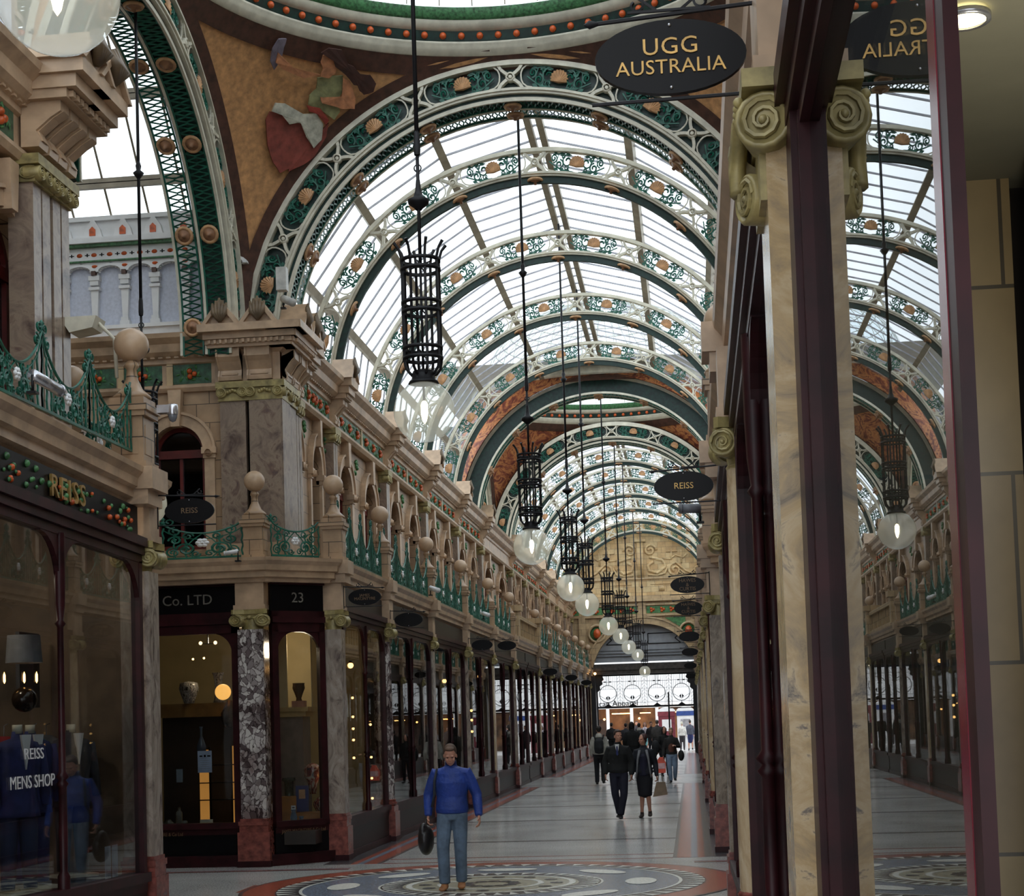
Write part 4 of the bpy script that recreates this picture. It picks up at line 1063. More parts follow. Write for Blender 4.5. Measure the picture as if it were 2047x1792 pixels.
# ================================================================ TRANSEPTS
_ZM = [(0, 0), (8.3, 8.3), (8.64, 8.55), (9.5, 9.38), (9.88, 9.57), (9.98, 9.62), (10.14, 9.72), (10.34, 9.87), (10.5, 9.97), (10.86, 10.27), (10.92, 10.34), (30, 29.42)]
def zmap(m):
    for i, (x, y, z) in enumerate(m.v):
        for (a, p), (b, q) in zip(_ZM, _ZM[1:]):
            if a <= z <= b: m.v[i] = (x, y, lerp(p, q, (z - a) / (b - a))); break
    return m
for F, nm in ((lambda x: x, 'left'), (mx, 'right')):
    for yw, s in ((25.25, 1), (DOME1[1] * 2 - 25.25, -1)):
        m = MB(); X0, X1 = F(-7.02), F(-13)
        m.box(X0, X1, yw, yw + s * .1, 8.3, 10.9); struct('wall_clerestory', zmap(m), FROST)
        m = MB(); m.box(X0, X1, yw - s * .12, yw, 8.3, 8.62); m.box(X0, X1, yw - s * .16, yw, 8.56, 8.64)
        m.box(X0, X1, yw - s * .08, yw, 9.98, 10.36)
        m.box(X0, X1, yw - s * .22, yw, 10.36, 10.5); m.box(X0, X1, yw - s * .06, yw, 10.5, 10.86); m.box(X0, X1, yw - s * .12, yw, 10.86, 10.92)
        struct('trim_10', zmap(m), WHITE)
        m = MB(); m.box(X0, X1, yw - s * .1, yw, 9.96, 10.0); m.box(X0, X1, yw - s * .17, yw, 10.30, 10.38); struct('trim_11', zmap(m), MATS['dome_green'])
        xs = [-7.25 - .50 * k for k in range(11)]
        for k, x in enumerate(xs):
            xx = F(x)
            if s > 0 and nm == 'left' or True:
                lab = 'white clerestory post in the %s transept, %s side, %s from the arch' % (nm, 'far' if s > 0 else 'near', ORD[k])
                if k == 0:
                    t = thing('clerestory_post', lab, 'post', (xx, yw, 0), 'white clerestory arcade')
                    m = MB(); y0 = -s * .11
                    m.box(-.09, .09, y0, 0, 9.42, 9.5); m.box(-.07, .07, y0 * .9, 0, 9.34, 9.42); m.box(-.09, .09, y0, 0, 9.26, 9.31)
                    m.prism([(-.04, 8.72), (.04, 8.72), (.065, 9.3), (-.065, 9.3)], y0 * .7, 0, 'XZ'); m.box(-.08, .08, y0, 0, 8.64, 8.72); m.box(-.06, .06, y0, 0, 8.72, 8.78)
                    for i in range(10):
                        a = PI * i / 9; a2 = PI * (i + 1) / 9
                        if i < 9: m.prism([(.26 - .19 * math.cos(a), 9.62 + .19 * math.sin(a)), (.26 - .19 * math.cos(a2), 9.62 + .19 * math.sin(a2)), (.26 - .26 * math.cos(a2), 9.62 + .26 * math.sin(a2)), (.26 - .26 * math.cos(a), 9.62 + .26 * math.sin(a))], y0, 0, 'XZ')
                        m.ball((.26 - .18 * math.cos(a), y0 / 2, 9.62 + .18 * math.sin(a)), .03, 6, 4)
                    m.prism([(-.04, 9.5), (.04, 9.5), (.07, 9.66), (.2, 9.86), (.3, 9.98), (-.26, 9.98), (-.16, 9.86), (-.07, 9.66)], y0 * .5, 0, 'XZ')
                    zmap(m).build('post', WHITE, t)
                    m = MB(); m.lathe([(.001, -.03), (.045, -.015), (.05, 0)], 10, (0, y0 * .5, 9.82), 'Y'); zmap(m).build('orange_disc', ORANGE, t)
                    m = MB(); m.box(-.035, .035, y0 * 1.2, y0 * .5, 9.5, 9.64); zmap(m).build('brown_leaf', BROWN, t)
                    m = MB(); m.lathe([(.001, -.02), (.045, -.01), (.05, 0)], 10, (0, y0 * .7, 10.14), 'Y'); m.lathe([(.001, -.02), (.045, -.01), (.05, 0)], 10, (.26, y0 * .7, 10.14), 'Y'); zmap(m).build('frieze_dot', ORANGE, t)
                    m = MB()
                    for dx in (.13, .39): m.box(dx - .04, dx + .04, y0 * .76, y0 * .6, 10.13, 10.15); m.box(dx - .01, dx + .01, y0 * .76, y0 * .6, 10.10, 10.18)
                    zmap(m).build('frieze_star', BLACKW, t)
                    m = MB()
                    if True:
                        m.prism([(-.16, 10.52), (.16, 10.52), (.12, 10.7), (.03, 10.86), (-.03, 10.86), (-.12, 10.7)], -s * .13, -s * .06, 'XZ')
                    zmap(m).build('crest', WHITE, t)
                    m = MB(); m.prism([(-.05, 10.56), (.05, 10.56), (.05, 10.68), (0, 10.74), (-.05, 10.68)], -s * .145, -s * .12, 'XZ'); zmap(m).build('crest_mark', ORANGE, t)
                    t0 = t
                else: dup(t0, lab, (xx, yw, 0))
        # sloped glazing
        yt, zt_ = yw - s * 4.2, 15.38
        m = MB(); m.add([(F(-7.2), yw, 10.34), (F(-13), yw, 10.34), (F(-13), yt, zt_), (F(-7.2), yt, zt_)], [(0, 1, 2, 3)])
        m.add([(F(-7.0), yw, 10.34), (F(-7.2), yw, 10.34), (F(-7.2), yt, zt_), (F(-6.9), yt, zt_)], [(0, 1, 2, 3)])
        struct('ceiling_glass', m, ROOFG)
        m = MB()
        P = lambda q, x: (x, lerp(yw, yt, q), lerp(10.34, zt_, q) - .05)
        for q in (.10, .31, .50, .72):
            for dz in (0, .07): m.tube([(F(-7.0), P(q, 0)[1], P(q, 0)[2] - dz), (F(-13), P(q, 0)[1], P(q, 0)[2] - dz)], .06, 4)
        for k in range(10):
            x = F(-7.1 - .62 * k); m.tube([P(0, x), P(1, x)], .022, 4)
        struct('beam_transept', m, PURLIN)
# gable glass above the crossing arches on the transept side is open; parapets behind the rib feet
m = MB()
for F in (lambda x: x, mx):
    for y0, y1, dz in ((26.0, 50.0, 0), (58.6, 89, 0), (-6, 16.0, .2)): m.box(F(-7.2), F(-7.0), y0, y1, 8.0 + dz, 8.35 + dz)
struct('wall_parapet', m, WHITE)
m = MB()
for F in (lambda x: x, mx): m.box(F(-13.1), F(-13.0), 10, 30, 0, 16.5)
struct('wall_transept_end', m, plain('far_facade', (150, 136, 114), .7, 0, .3, 1.2))

# ================================================================ PENDANT LAMPS
def make_lamp(label, loc):
    t = thing('pendant_lamp', label, 'pendant lamp', loc, 'globe pendant lamps')   # origin at the globe centre
    m = MB(); m.tube([(0, 0, 1.45), (0, 0, 2.62)], .019, 6); m.tube([(0, 0, 2.62), (0, 0, 7.9)], .024, 6)
    m.lathe([(.02, 4.42), (.05, 4.46), (.075, 4.5), (.03, 4.54), (.04, 4.6), (.02, 4.66)], 12)
    m.lathe([(.03, 2.0), (.045, 2.02), (.10, 2.06), (.11, 2.1), (.05, 2.13), (.03, 2.2), (.02, 2.3)], 12)
    m.spiral((0, 2.42), .035, .035, -PI / 2, 1, 0, .008); m.lathe([(.03, 2.55), (.035, 2.6), (.03, 2.75), (.02, 2.8)], 8)
    m.build('rod', IRON, t)
    m = MB(); R = .185; n = 8
    for k in range(n):
        a = 2 * PI * (k + .5) / n; c, s = math.cos(a), math.sin(a)
        prof = [(.10, .36), (.13, .37), (.17, .42), (R, .50), (R, .60), (R, 1.0), (R, 1.47), (R + .005, 1.52), (R + .03, 1.6), (R + .075, 1.66)]
        m.tube([(r * c, r * s, z) for r, z in prof], [.015] * 8 + [.014, .018], 5)
    for z in (.52, .62, .98, 1.07, 1.4, 1.49): m.lathe([(R - .014, z - .012), (R + .016, z - .012), (R + .016, z + .018), (R - .014, z + .018), (R - .014, z - .012)], 20)
    for z in (.57, 1.02, 1.45):
        for k in range(4):
            a = PI / 4 * k; m.tube([(R * math.cos(a), R * math.sin(a), z), (-R * math.cos(a), -R * math.sin(a), z)], .008, 4)
    m.tube([(0, 0, .33), (0, 0, 1.5)], .014, 6)
    m.build('cage', IRON, t)
    m = MB(); m.lathe([(.001, .40), (.10, .40), (.115, .36), (.115, .31), (.14, .30), (.15, .275), (.001, .275)], 20); m.build('collar', IRON, t)
    m = MB(); R = .30; m.lathe([(max(.001, R * math.sin(PI * i / 20)), R * -math.cos(PI * i / 20)) for i in range(21)], 32); m.build('globe', GLOBE, t)
    m = MB(); m.lathe([(.001, -.12), (.02, -.09), (.035, -.02), (.035, .07), (.02, .10), (.001, .11)], 10); m.build('bulb', BULB, t)
    m = MB(); m.tube([(0, 0, .11), (0, 0, .28)], .012, 5); m.build('bulb_holder', IRON, t)
    return t
L0 = make_lamp('globe pendant lamp with black cage, the largest complete one', (AX, 15.75, 5.1))
for i, (y, z, x) in enumerate([(26.5, 4.87, AX), (35.1, 4.86, AX), (40.7, 4.87, AX), (51.2, 4.89, AX), (60.2, 5.0, AX), (67.7, 4.9, AX), (79.0, 4.98, AX), (88.0, 4.42, -2.42)]):
    dup(L0, 'globe pendant lamp, %s along the arcade after the largest one' % ORD[i], (x, y, z))
LG = dup(L0, 'very near globe lamp cut off at the top left corner', (-2.9, 7.45, 5.64))
LT = dup(L0, 'pendant lamp hanging in the left transept, only its rod seen above the ball finial', (-7.15, 21.2, 5.1))
# ================================================================ PAINTED FIGURE ON THE LEFT PENDENTIVE
FIG = [('red_skirt', [(-6.22, 24.54, 11.48), (-6.18, 24.52, 11.54), (-6.14, 24.51, 11.6), (-6.03, 24.62, 11.6), (-5.93, 24.72, 11.59), (-5.86, 24.81, 11.57), (-5.79, 24.89, 11.54), (-5.71, 24.94, 11.56), (-5.63, 24.99, 11.58), (-5.64, 25.04, 11.51), (-5.64, 25.1, 11.44), (-5.74, 25.08, 11.37), (-5.84, 25.05, 11.3), (-5.81, 25.13, 11.23), (-5.79, 25.21, 11.15), (-5.88, 25.21, 11.05), (-5.97, 25.21, 10.94), (-6.07, 25.16, 10.89), (-6.16, 25.12, 10.83), (-6.19, 25.04, 10.9), (-6.23, 24.96, 10.96), (-6.25, 24.87, 11.07), (-6.26, 24.77, 11.17), (-6.24, 24.66, 11.33)]), ('red_skirt', [(-6.04, 25.2, 10.87), (-5.97, 25.11, 11.08), (-5.9, 25.02, 11.28), (-5.79, 25.01, 11.4), (-5.68, 25.0, 11.52), (-5.62, 25.09, 11.48), (-5.55, 25.17, 11.44), (-5.45, 25.17, 11.52), (-5.36, 25.17, 11.6), (-5.4, 25.22, 11.51), (-5.43, 25.27, 11.42), (-5.53, 25.3, 11.28), (-5.64, 25.33, 11.14), (-5.72, 25.32, 11.07), (-5.81, 25.29, 11.0), (-5.93, 25.25, 10.94)]), ('white_cloth', [(-6.03, 24.42, 11.69), (-5.96, 24.48, 11.7), (-5.9, 24.53, 11.71), (-5.79, 24.67, 11.67), (-5.68, 24.81, 11.63), (-5.59, 24.86, 11.65), (-5.5, 24.91, 11.67), (-5.47, 24.99, 11.61), (-5.43, 25.07, 11.55), (-5.46, 25.13, 11.45), (-5.49, 25.2, 11.35), (-5.55, 25.19, 11.29), (-5.62, 25.19, 11.22), (-5.66, 25.11, 11.29), (-5.7, 25.03, 11.35), (-5.64, 25.01, 11.43), (-5.59, 24.99, 11.51), (-5.68, 24.91, 11.51), (-5.78, 24.83, 11.51), (-5.84, 24.8, 11.49), (-5.9, 24.76, 11.47), (-5.94, 24.67, 11.52), (-5.98, 24.59, 11.57), (-6.04, 24.52, 11.57), (-6.1, 24.46, 11.58), (-6.07, 24.44, 11.63)]), ('red_sash', [(-5.61, 24.72, 11.73), (-5.52, 24.8, 11.73), (-5.43, 24.87, 11.73), (-5.38, 24.96, 11.67), (-5.33, 25.05, 11.6), (-5.36, 25.06, 11.57), (-5.39, 25.08, 11.53), (-5.43, 24.99, 11.59), (-5.48, 24.9, 11.65), (-5.53, 24.85, 11.66), (-5.59, 24.8, 11.67), (-5.6, 24.76, 11.7)]), ('blouse', [(-5.4, 24.6, 12.11), (-5.32, 24.64, 12.13), (-5.24, 24.68, 12.15), (-5.14, 24.73, 12.17), (-5.04, 24.78, 12.19), (-5.04, 24.86, 12.11), (-5.05, 24.94, 12.03), (-5.12, 24.97, 11.96), (-5.18, 24.99, 11.89), (-5.17, 25.06, 11.82), (-5.17, 25.13, 11.75), (-5.22, 25.14, 11.7), (-5.27, 25.16, 11.64), (-5.34, 25.07, 11.68), (-5.41, 24.99, 11.72), (-5.51, 24.89, 11.75), (-5.6, 24.78, 11.77), (-5.58, 24.75, 11.82), (-5.56, 24.71, 11.88), (-5.51, 24.71, 11.93), (-5.45, 24.71, 11.98), (-5.42, 24.66, 12.04)]), ('skin', [(-5.03, 24.76, 12.14), (-4.99, 24.8, 12.13), (-4.94, 24.84, 12.12), (-4.92, 24.95, 12.03), (-4.9, 25.05, 11.93), (-4.92, 25.11, 11.86), (-4.94, 25.16, 11.79), (-5.02, 25.12, 11.79), (-5.11, 25.07, 11.77), (-5.25, 24.96, 11.79), (-5.39, 24.84, 11.8), (-5.4, 24.81, 11.83), (-5.4, 24.78, 11.87), (-5.25, 24.89, 11.86), (-5.09, 25.0, 11.86), (-5.07, 24.96, 11.92), (-5.05, 24.91, 11.98), (-5.04, 24.84, 12.06)]), ('skin', [(-5.25, 24.35, 12.35), (-5.2, 24.36, 12.37), (-5.14, 24.38, 12.4), (-5.12, 24.45, 12.36), (-5.09, 24.52, 12.32), (-5.1, 24.58, 12.25), (-5.12, 24.64, 12.19), (-5.17, 24.64, 12.15), (-5.23, 24.65, 12.11), (-5.29, 24.6, 12.11), (-5.34, 24.56, 12.11), (-5.32, 24.53, 12.15), (-5.29, 24.51, 12.2), (-5.29, 24.46, 12.23), (-5.3, 24.41, 12.27), (-5.27, 24.38, 12.31)]), ('hair', [(-5.26, 24.27, 12.36), (-5.2, 24.28, 12.4), (-5.14, 24.28, 12.43), (-5.06, 24.35, 12.44), (-4.97, 24.41, 12.44), (-4.97, 24.49, 12.37), (-4.97, 24.57, 12.31), (-4.9, 24.63, 12.29), (-4.84, 24.69, 12.28), (-4.8, 24.76, 12.24), (-4.76, 24.83, 12.2), (-4.69, 24.87, 12.2), (-4.62, 24.9, 12.21), (-4.59, 24.96, 12.17), (-4.56, 25.03, 12.12), (-4.59, 25.06, 12.07), (-4.62, 25.1, 12.02), (-4.69, 25.08, 11.99), (-4.77, 25.06, 11.97), (-4.79, 25.02, 11.99), (-4.82, 24.99, 12.01), (-4.76, 24.99, 12.04), (-4.71, 24.99, 12.07), (-4.8, 24.94, 12.07), (-4.89, 24.89, 12.07), (-4.93, 24.81, 12.12), (-4.98, 24.72, 12.17), (-5.04, 24.64, 12.21), (-5.1, 24.55, 12.24), (-5.11, 24.47, 12.3), (-5.13, 24.39, 12.36), (-5.19, 24.33, 12.36)]), ('skin', [(-5.34, 24.54, 12.13), (-5.46, 24.49, 12.09), (-5.58, 24.42, 12.05), (-5.71, 24.28, 12.07), (-5.83, 24.13, 12.09), (-5.87, 24.05, 12.12), (-5.9, 23.98, 12.14), (-5.87, 23.94, 12.2), (-5.84, 23.9, 12.26), (-5.83, 23.94, 12.23), (-5.82, 23.99, 12.2), (-5.76, 24.11, 12.16), (-5.7, 24.23, 12.12), (-5.6, 24.32, 12.12), (-5.49, 24.42, 12.13), (-5.41, 24.48, 12.13)]), ('statuette', [(-5.98, 23.96, 12.16), (-5.95, 23.9, 12.23), (-5.91, 23.84, 12.3), (-5.86, 23.82, 12.36), (-5.8, 23.79, 12.42), (-5.75, 23.83, 12.44), (-5.7, 23.87, 12.45), (-5.73, 23.91, 12.4), (-5.76, 23.94, 12.36), (-5.8, 24.0, 12.28), (-5.84, 24.06, 12.21), (-5.9, 24.08, 12.15), (-5.96, 24.1, 12.08), (-5.97, 24.03, 12.12)])]
_FC = {'red_skirt': (132, 66, 56), 'white_cloth': (176, 174, 158), 'red_sash': (128, 50, 38), 'blouse': (134, 134, 94), 'skin': (178, 120, 84), 'hair': (62, 36, 30), 'statuette': (112, 104, 116)}
for n, pts in FIG:
    c = tuple(sum(p[i] for p in pts) / len(pts) for i in range(3)); k = len(pts)
    d = (Vector(c) - Vector((DOME1[0], DOME1[1], AZ)));  back = [tuple(Vector(p) + d.normalized() * .03) for p in pts]
    m = MB(); m.add([tuple(p) for p in pts] + [tuple(Vector((DOME1[0], DOME1[1], AZ)) + d * 1.0)] + back, [(i, (i + 1) % k, k) for i in range(k)] + [(i, (i + 1) % k, k + 1 + (i + 1) % k, k + 1 + i) for i in range(k)])
    m.build('painted_' + n, plain('mural_' + n, _FC[n], .6, 0, .16, 8) if 'mural_' + n not in MATS else MATS['mural_' + n], PEN)

# ================================================================ OVAL HANGING SIGNS
def make_sign(lines, label, loc, size=.075, side='right', mt=None, light_letters=True, sx=1.0):
    t = thing('hanging_sign', label, 'sign', loc, 'oval hanging shop signs'); s = 1 if side == 'right' else -1
    n = 40; prof = []
    m = MB(); poly = [(.255 * math.cos(2 * PI * i / n), .128 * math.sin(2 * PI * i / n)) for i in range(n)]
    m.prism(poly, -.012, .012, 'XZ'); m.build('board', BLACKW, t)
    m = MB()
    m.tube([(s * .33, 0, .17), (-s * .27, 0, .135)], .008, 5); m.tube([(s * .33, 0, -.14), (-s * .27, 0, -.145)], .007, 5)
    m.tube([(s * .33, 0, .19), (s * .33, 0, -.17)], .007, 5)
    m.lathe([(.001, -.02), (.016, 0), (.001, .05)], 8, (-s * .27, 0, .135), 'X')
    for q in (-1, 1):
        m.spiral((q * .11, .19), .03, .012, PI / 2, q * .9, 0, .006); m.tube([(q * .11, 0, .22), (q * .04, 0, .165)], .006, 4)
    m.tube([(-.14, 0, .165), (.14, 0, .165)], .006, 4)
    m.build('bracket', IRON, t)
    m = MB()
    for z in (.108, -.108): m.ball((0, -.014, z), .006, 8, 5)
    m.build('fixing', plain('steel', (200, 200, 205), .25, .8) if 'steel' not in MATS else MATS['steel'], t)
    if lines: text(lines, 'lettering', size, mt or GOLDD, t, (0, -.014, 0), sx=sx)
    return t
SG = make_sign('', 'black oval hanging sign with unreadable faint letters, second on the left beyond the corner', (-4.95, 28.95, 3.91), side='left')
s_ = make_sign('', 'large black oval sign lettered UGG AUSTRALIA at the top right', (0.01, 5.5, 4.30))
text('UGG', 'lettering', .082, GOLD, s_, (0, -.015, .032), sx=1.05, space=1.05)
text('AUSTRALIA', 'lettering', .07, GOLD, s_, (0.0, -.015, -.038), sx=1.02, space=1.02)
make_sign('REISS', 'black oval REISS sign hanging on the right side', (0.0, 14.2, 4.04), .075, mt=GOLD)
make_sign('REISS', 'black oval REISS sign at left, in front of the arched window', (-4.93, 16.0, 4.27), .078, 'left')
make_sign('HAWES\n&\nCURTIS', 'upper one of the two HAWES & CURTIS oval signs on the right', (0.0, 25.0, 4.03), .075)
make_sign('HAWES\n&\nCURTIS', 'lower one of the two HAWES & CURTIS oval signs on the right', (0.0, 29.6, 3.97), .075)
make_sign('JAMES\nMACINTYRE', 'black oval JAMES MACINTYRE sign right of the number 23', (-4.93, 24.9, 4.03), .06, 'left')
for lab, loc in [('black oval sign, third on the right beyond the crossing, above gilt capitals', (0, 40.5, 3.97)), ('small black oval sign, fourth on the right beyond the crossing', (0, 51.5, 4.0)),
                 ('tiny black oval sign at the right of the far gate', (0, 66, 4.0)), ('tiny black oval sign furthest away on the right', (0, 80, 3.9))]:
    dup(SG, lab, loc, scale=(-1, 1, 1))
for lab, loc in [('black oval hanging sign, third on the left beyond the corner', (-4.95, 39.3, 3.89)), ('black oval hanging sign, fourth on the left beyond the corner', (-4.95, 44.7, 4.1)),
                 ('small black oval sign, fifth on the left, above dark columns', (-4.95, 58.4, 3.73)), ('small black oval sign, sixth on the left', (-4.95, 68.7, 3.75)), ('small black oval sign, furthest on the left', (-4.95, 78.5, 3.73))]:
    dup(SG, lab, loc)

# ================================================================ NEAR RIGHT PILASTER, WINDOW AND DOOR
z0 = slope(5.4)
t = thing('shop_pilaster', 'tall veined beige marble pilaster with gilt ionic capital, right of the oval signs', 'pilaster', (.52, 5.45, z0))
m = MB(); m.box(-.22, .25, -.21, .21, .72, 3.62); m.build('shaft', marble('veined_beige_marble', [(.30, (74, 66, 60)), (.40, (150, 128, 96)), (.5, (176, 148, 104)), (.60, (190, 166, 128)), (.66, (96, 86, 78)), (.72, (160, 134, 98))], 2.2, .22, 2.2, (1, 1, 1.6)), t)
m = MB(); m.box(-.27, .25, -.26, .26, 0, .6); m.box(-.25, .25, -.24, .24, .6, .72); m.build('plinth', RED, t)
m = MB(); m.box(-.24, .22, -.19, .19, 3.4, 3.62); m.box(-.29, .2, -.28, .28, 3.74, 3.80)
m.box(-.25, .2, -.22, .22, 3.62, 3.74)
volute(m, (-.225, -.25, 3.64), .095, (-.25, -.97), .14); volute(m, (-.235, .23, 3.68), .095, (-.25, .97), .14)
volute(m, (-.275, .02, 3.47), .085, (-.93, -.35), .1)
m.tube([(-.24, -.2, 3.71), (-.29, -.05, 3.70), (-.3, .1, 3.6), (-.3, .06, 3.5)], .03, 8)
for k in range(5): m.ball((-.30, -.21 + .04 * k, 3.715 - .006 * k), .018, 8, 5)
m.build('capital', CAPM, t)
m = MB(); m.box(-.23, .2, -.2, .2, 3.80, 4.34); m.box(-.25, .2, -.23, .23, 3.80, 3.86); m.build('impost_block', PLAIN_FA, t)
t = thing('shopfront', 'dark red framed shop window reflecting the arcade, right of the veined pilaster', 'shopfront', (.42, 4.0, 0), 'shopfronts'); iv = Vector((-.42, -4.0, 0))
def pb(nm, mt, *bx):
    m = MB()
    for b in bx: m.box(*b)
    o = m.build(nm, mt, t); o.location = iv; return o
pb('window_pane', MIRG, (.42, .428, 2.58, 5.1, .9, 3.86))
pb('frame_post', WOOD, (.365, .44, 5.04, 5.24, .3, 3.95), (.385, .44, 4.98, 5.04, .3, 3.9))
pb('transom_beam', WOOD, (.39, .5, 2.6, 5.24, 3.86, 3.92), (.36, .5, 2.6, 5.24, 3.92, 3.99), (.33, .5, 2.6, 5.24, 3.99, 4.09))
pb('fascia_panel', BLACKW, (.40, .5, 2.0, 5.24, 4.09, 4.5))
pb('stall_riser', BLACKW, (.36, .46, 2.58, 5.1, .3, .85))
pb('sill', WOOD, (.33, .47, 2.58, 5.1, .85, .92))
CRIM = plain('crimson_highlight_wood', (94, 16, 30), .22, 0, .25, 3)  # highlight on the left side of the door post, put into its colour
m = MB(); m.box(.400, .430, 2.49, 2.56, .3, 4.1); o = m.build('door_post_edge', CRIM, t); o.location = iv
pb('door_post', WOOD, (.402, .424, 2.42, 2.49, .3, 4.1))
m = MB(); m.box(.42, .425, 1.0, 2.30, 4.0, 4.05); struct('door_1', m, WOOD)
BT = faience('beige_wall_tiles', (158, 138, 98), (140, 120, 84), .9, .55)
m = MB(); m.box(.46, .98, 4.9, 5.0, 0, 3.62); struct('wall_right_shop', m, BT)
m = MB(); m.box(.98, 3.0, 4.55, 4.65, 0, 3.62); struct('wall_right_shop', m, plain('grey_shop_wall', (128, 122, 106), .6, 0, .06, 3))
m = MB(); m.box(.5, 3.2, -1, 5.0, 3.62, 3.7); struct('ceiling_right_shop', m, plain('shop_ceiling_grey', (122, 118, 100), .7, 0, .05, 3))
m = MB(); m.box(.5, 3.2, -1, 5.0, .2, .28); m.box(3.2, 3.3, -1, 16, 0, 4.3); m.box(.45, 9, 16.5, 16.6, 0, 4.3); struct('floor_right_shop', m, plain('dark_shop_floor', (70, 62, 52), .5))
m = MB(); m.box(.45, 6, 5.2, 5.3, 0, 4.3); m.box(.5, 6, 5.3, 16.5, 4.2, 4.3); struct('wall_right_inner', m, MATS['dark_room'])
t = thing('recessed_spotlight', 'round glowing ceiling spotlight at the top right corner', 'lamp', (.66, 3.68, 3.60))
m = MB(); m.lathe([(.001, .0), (.045, .0)], 24); m.build('lens', emit('spot_glow', (255, 244, 190), 6), t)
m = MB(); m.lathe([(.045, -.004), (.056, -.004), (.056, .01), (.045, .01)], 24); m.build('trim_ring', MATS['steel'], t)
light('right_shop_light', 'POINT', (.85, 3.6, 3.0), 9, (1, .95, .8), .1)

# ================================================================ END WALL, GATE
EY = 88.9
m = MB(); n = 32
pts = [(AX + 4.6 * math.cos(PI * i / n), AZ + 4.6 * math.sin(PI * i / n)) for i in range(n + 1)]
m.prism(pts + [(AX - 4.6, 7.4), (AX + 4.6, 7.4)], EY, EY + .3, 'XZ'); struct('wall_end', m, FAL)
m = MB()     # wall with the big round arch opening
oc = (AX + .02, 4.2); orr = 2.8
P = [(oc[0] - orr * math.cos(PI * i / 24), oc[1] + orr * math.sin(PI * i / 24)) for i in range(25)]
for a, b in zip(P, P[1:]): m.add([(a[0], EY, a[1]), (b[0], EY, b[1]), (b[0], EY, 7.5), (a[0], EY, 7.5)], [(0, 1, 2, 3)]); m.add([(a[0], EY, a[1]), (b[0], EY, b[1]), (b[0], EY + .5, b[1]), (a[0], EY + .5, a[1])], [(0, 1, 2, 3)])
m.box(-6.5, oc[0] - orr, EY, EY + .4, 2.5, 7.5); m.box(oc[0] + orr, mx(-6.5), EY, EY + .4, 2.5, 7.5); struct('wall_end', m, FA2)
m = MB(); m.arc(orr, orr + .32, 0, PI, EY - .12, EY, 28, *oc); m.arc(orr + .32, orr + .4, 0, PI, EY - .18, EY, 28, *oc)
for z, d, h in ((9.40, .12, .12), (8.35, .2, .16), (8.20, .3, .14), (7.40, .16, .12), (7.98, .14, .1)): m.box(-6.4, mx(-6.4), EY - d, EY, z, z + h)
m.box(AX - .2, AX + .2, EY - .12, EY, 7.4, 8.3); m.box(-5.9, -5.55, EY - .15, EY, 4.5, 7.5); m.box(mx(-5.9), mx(-5.55), EY - .15, EY, 4.5, 7.5)
struct('trim_12', m, FA2)
m = MB()     # relief scrollwork of the lunette
def rl(pts, r=.09): m.tube([(AX + x, EY - .02, z) for x, z in pts], r, 6)
m.box(AX - .17, AX + .17, EY - .16, EY, 9.5, 11.4); m.box(AX - .32, AX + .32, EY - .2, EY, 11.4, 11.55)
for s in (-1, 1):
    sp = lambda cx, cz, r0, r1, a, tn: m.tube([(AX + s * (cx + lerp(r0, r1, i / 20) * math.cos(a + 2 * PI * tn * i / 20)), EY - .03, cz + lerp(r0, r1, i / 20) * math.sin(a + 2 * PI * tn * i / 20)) for i in range(21)], .075, 6)
    sp(.55, 10.95, .34, .06, 0, 1.5); sp(1.85, 9.85, .38, .08, PI / 2, 1.4); sp(3.05, 9.85, .28, .06, PI / 2, -1.4)
    rl([(s * .5, 10.6), (s * 1.2, 10.4), (s * 1.35, 10.05), (s * .9, 9.7), (s * .45, 9.85), (s * .4, 10.15), (s * .7, 10.35)])
    rl([(s * .4, 9.62), (s * .9, 9.58), (s * 1.3, 9.68), (s * 1.5, 10.1), (s * 1.9, 10.25), (s * 2.4, 9.8), (s * 2.8, 9.6), (s * 3.3, 9.7)], .07)
    rl([(s * 1.2, 10.5), (s * 1.6, 10.45), (s * 1.9, 10.65), (s * 2.3, 10.5), (s * 2.5, 10.7)], .06); rl([(s * 1.65, 10.4), (s * 1.7, 11.0)], .06); rl([(s * 1.4, 10.85), (s * 2.0, 10.85)], .05); rl([(s * 2.2, 10.2), (s * 2.2, 10.9)], .05)
    m.box(AX + s * .5, AX + s * 2.0, EY - .03, EY, 9.1, 9.16); m.box(AX + s * .95, AX + s * 1.25, EY - .05, EY, 8.75, 9.05)
struct('trim_13', m, FAL, True)
m = MB()
for s in (-1, 1):
    m.box(AX + s * .25, AX + s * 1.9, EY - .04, EY, 7.56, 7.94); m.box(AX + s * 2.1, AX + s * 3.2, EY - .04, EY, 7.56, 7.94); m.box(AX + s * 3.4, AX + s * 3.9, EY - .04, EY, 7.56, 7.94)
    m.prism([(AX + s * 1.2, 7.3), (AX + s * 2.3, 7.3), (AX + s * 2.3, 6.6)], EY - .04, EY, 'XZ')
t = thing('green_frieze', 'green glazed panels with orange fruit on the far end wall', 'frieze', (AX, EY, 0)); o = m.build('green_ground', PANELG if False else LEAF, t); o.location = (-AX, -EY, 0)
for k, x in enumerate([.55, 1.1, 1.6, 2.45, 2.9, 3.65]):
    for s in (-1, 1):
        m = MB()
        for dx, dz in ((-.06, .06), (.07, 0), (-.04, -.08)): m.ball((s * x + dx, -.07, 7.75 + dz), .075, 8, 6)
        m.build('orange_cluster', ORANGE, t)
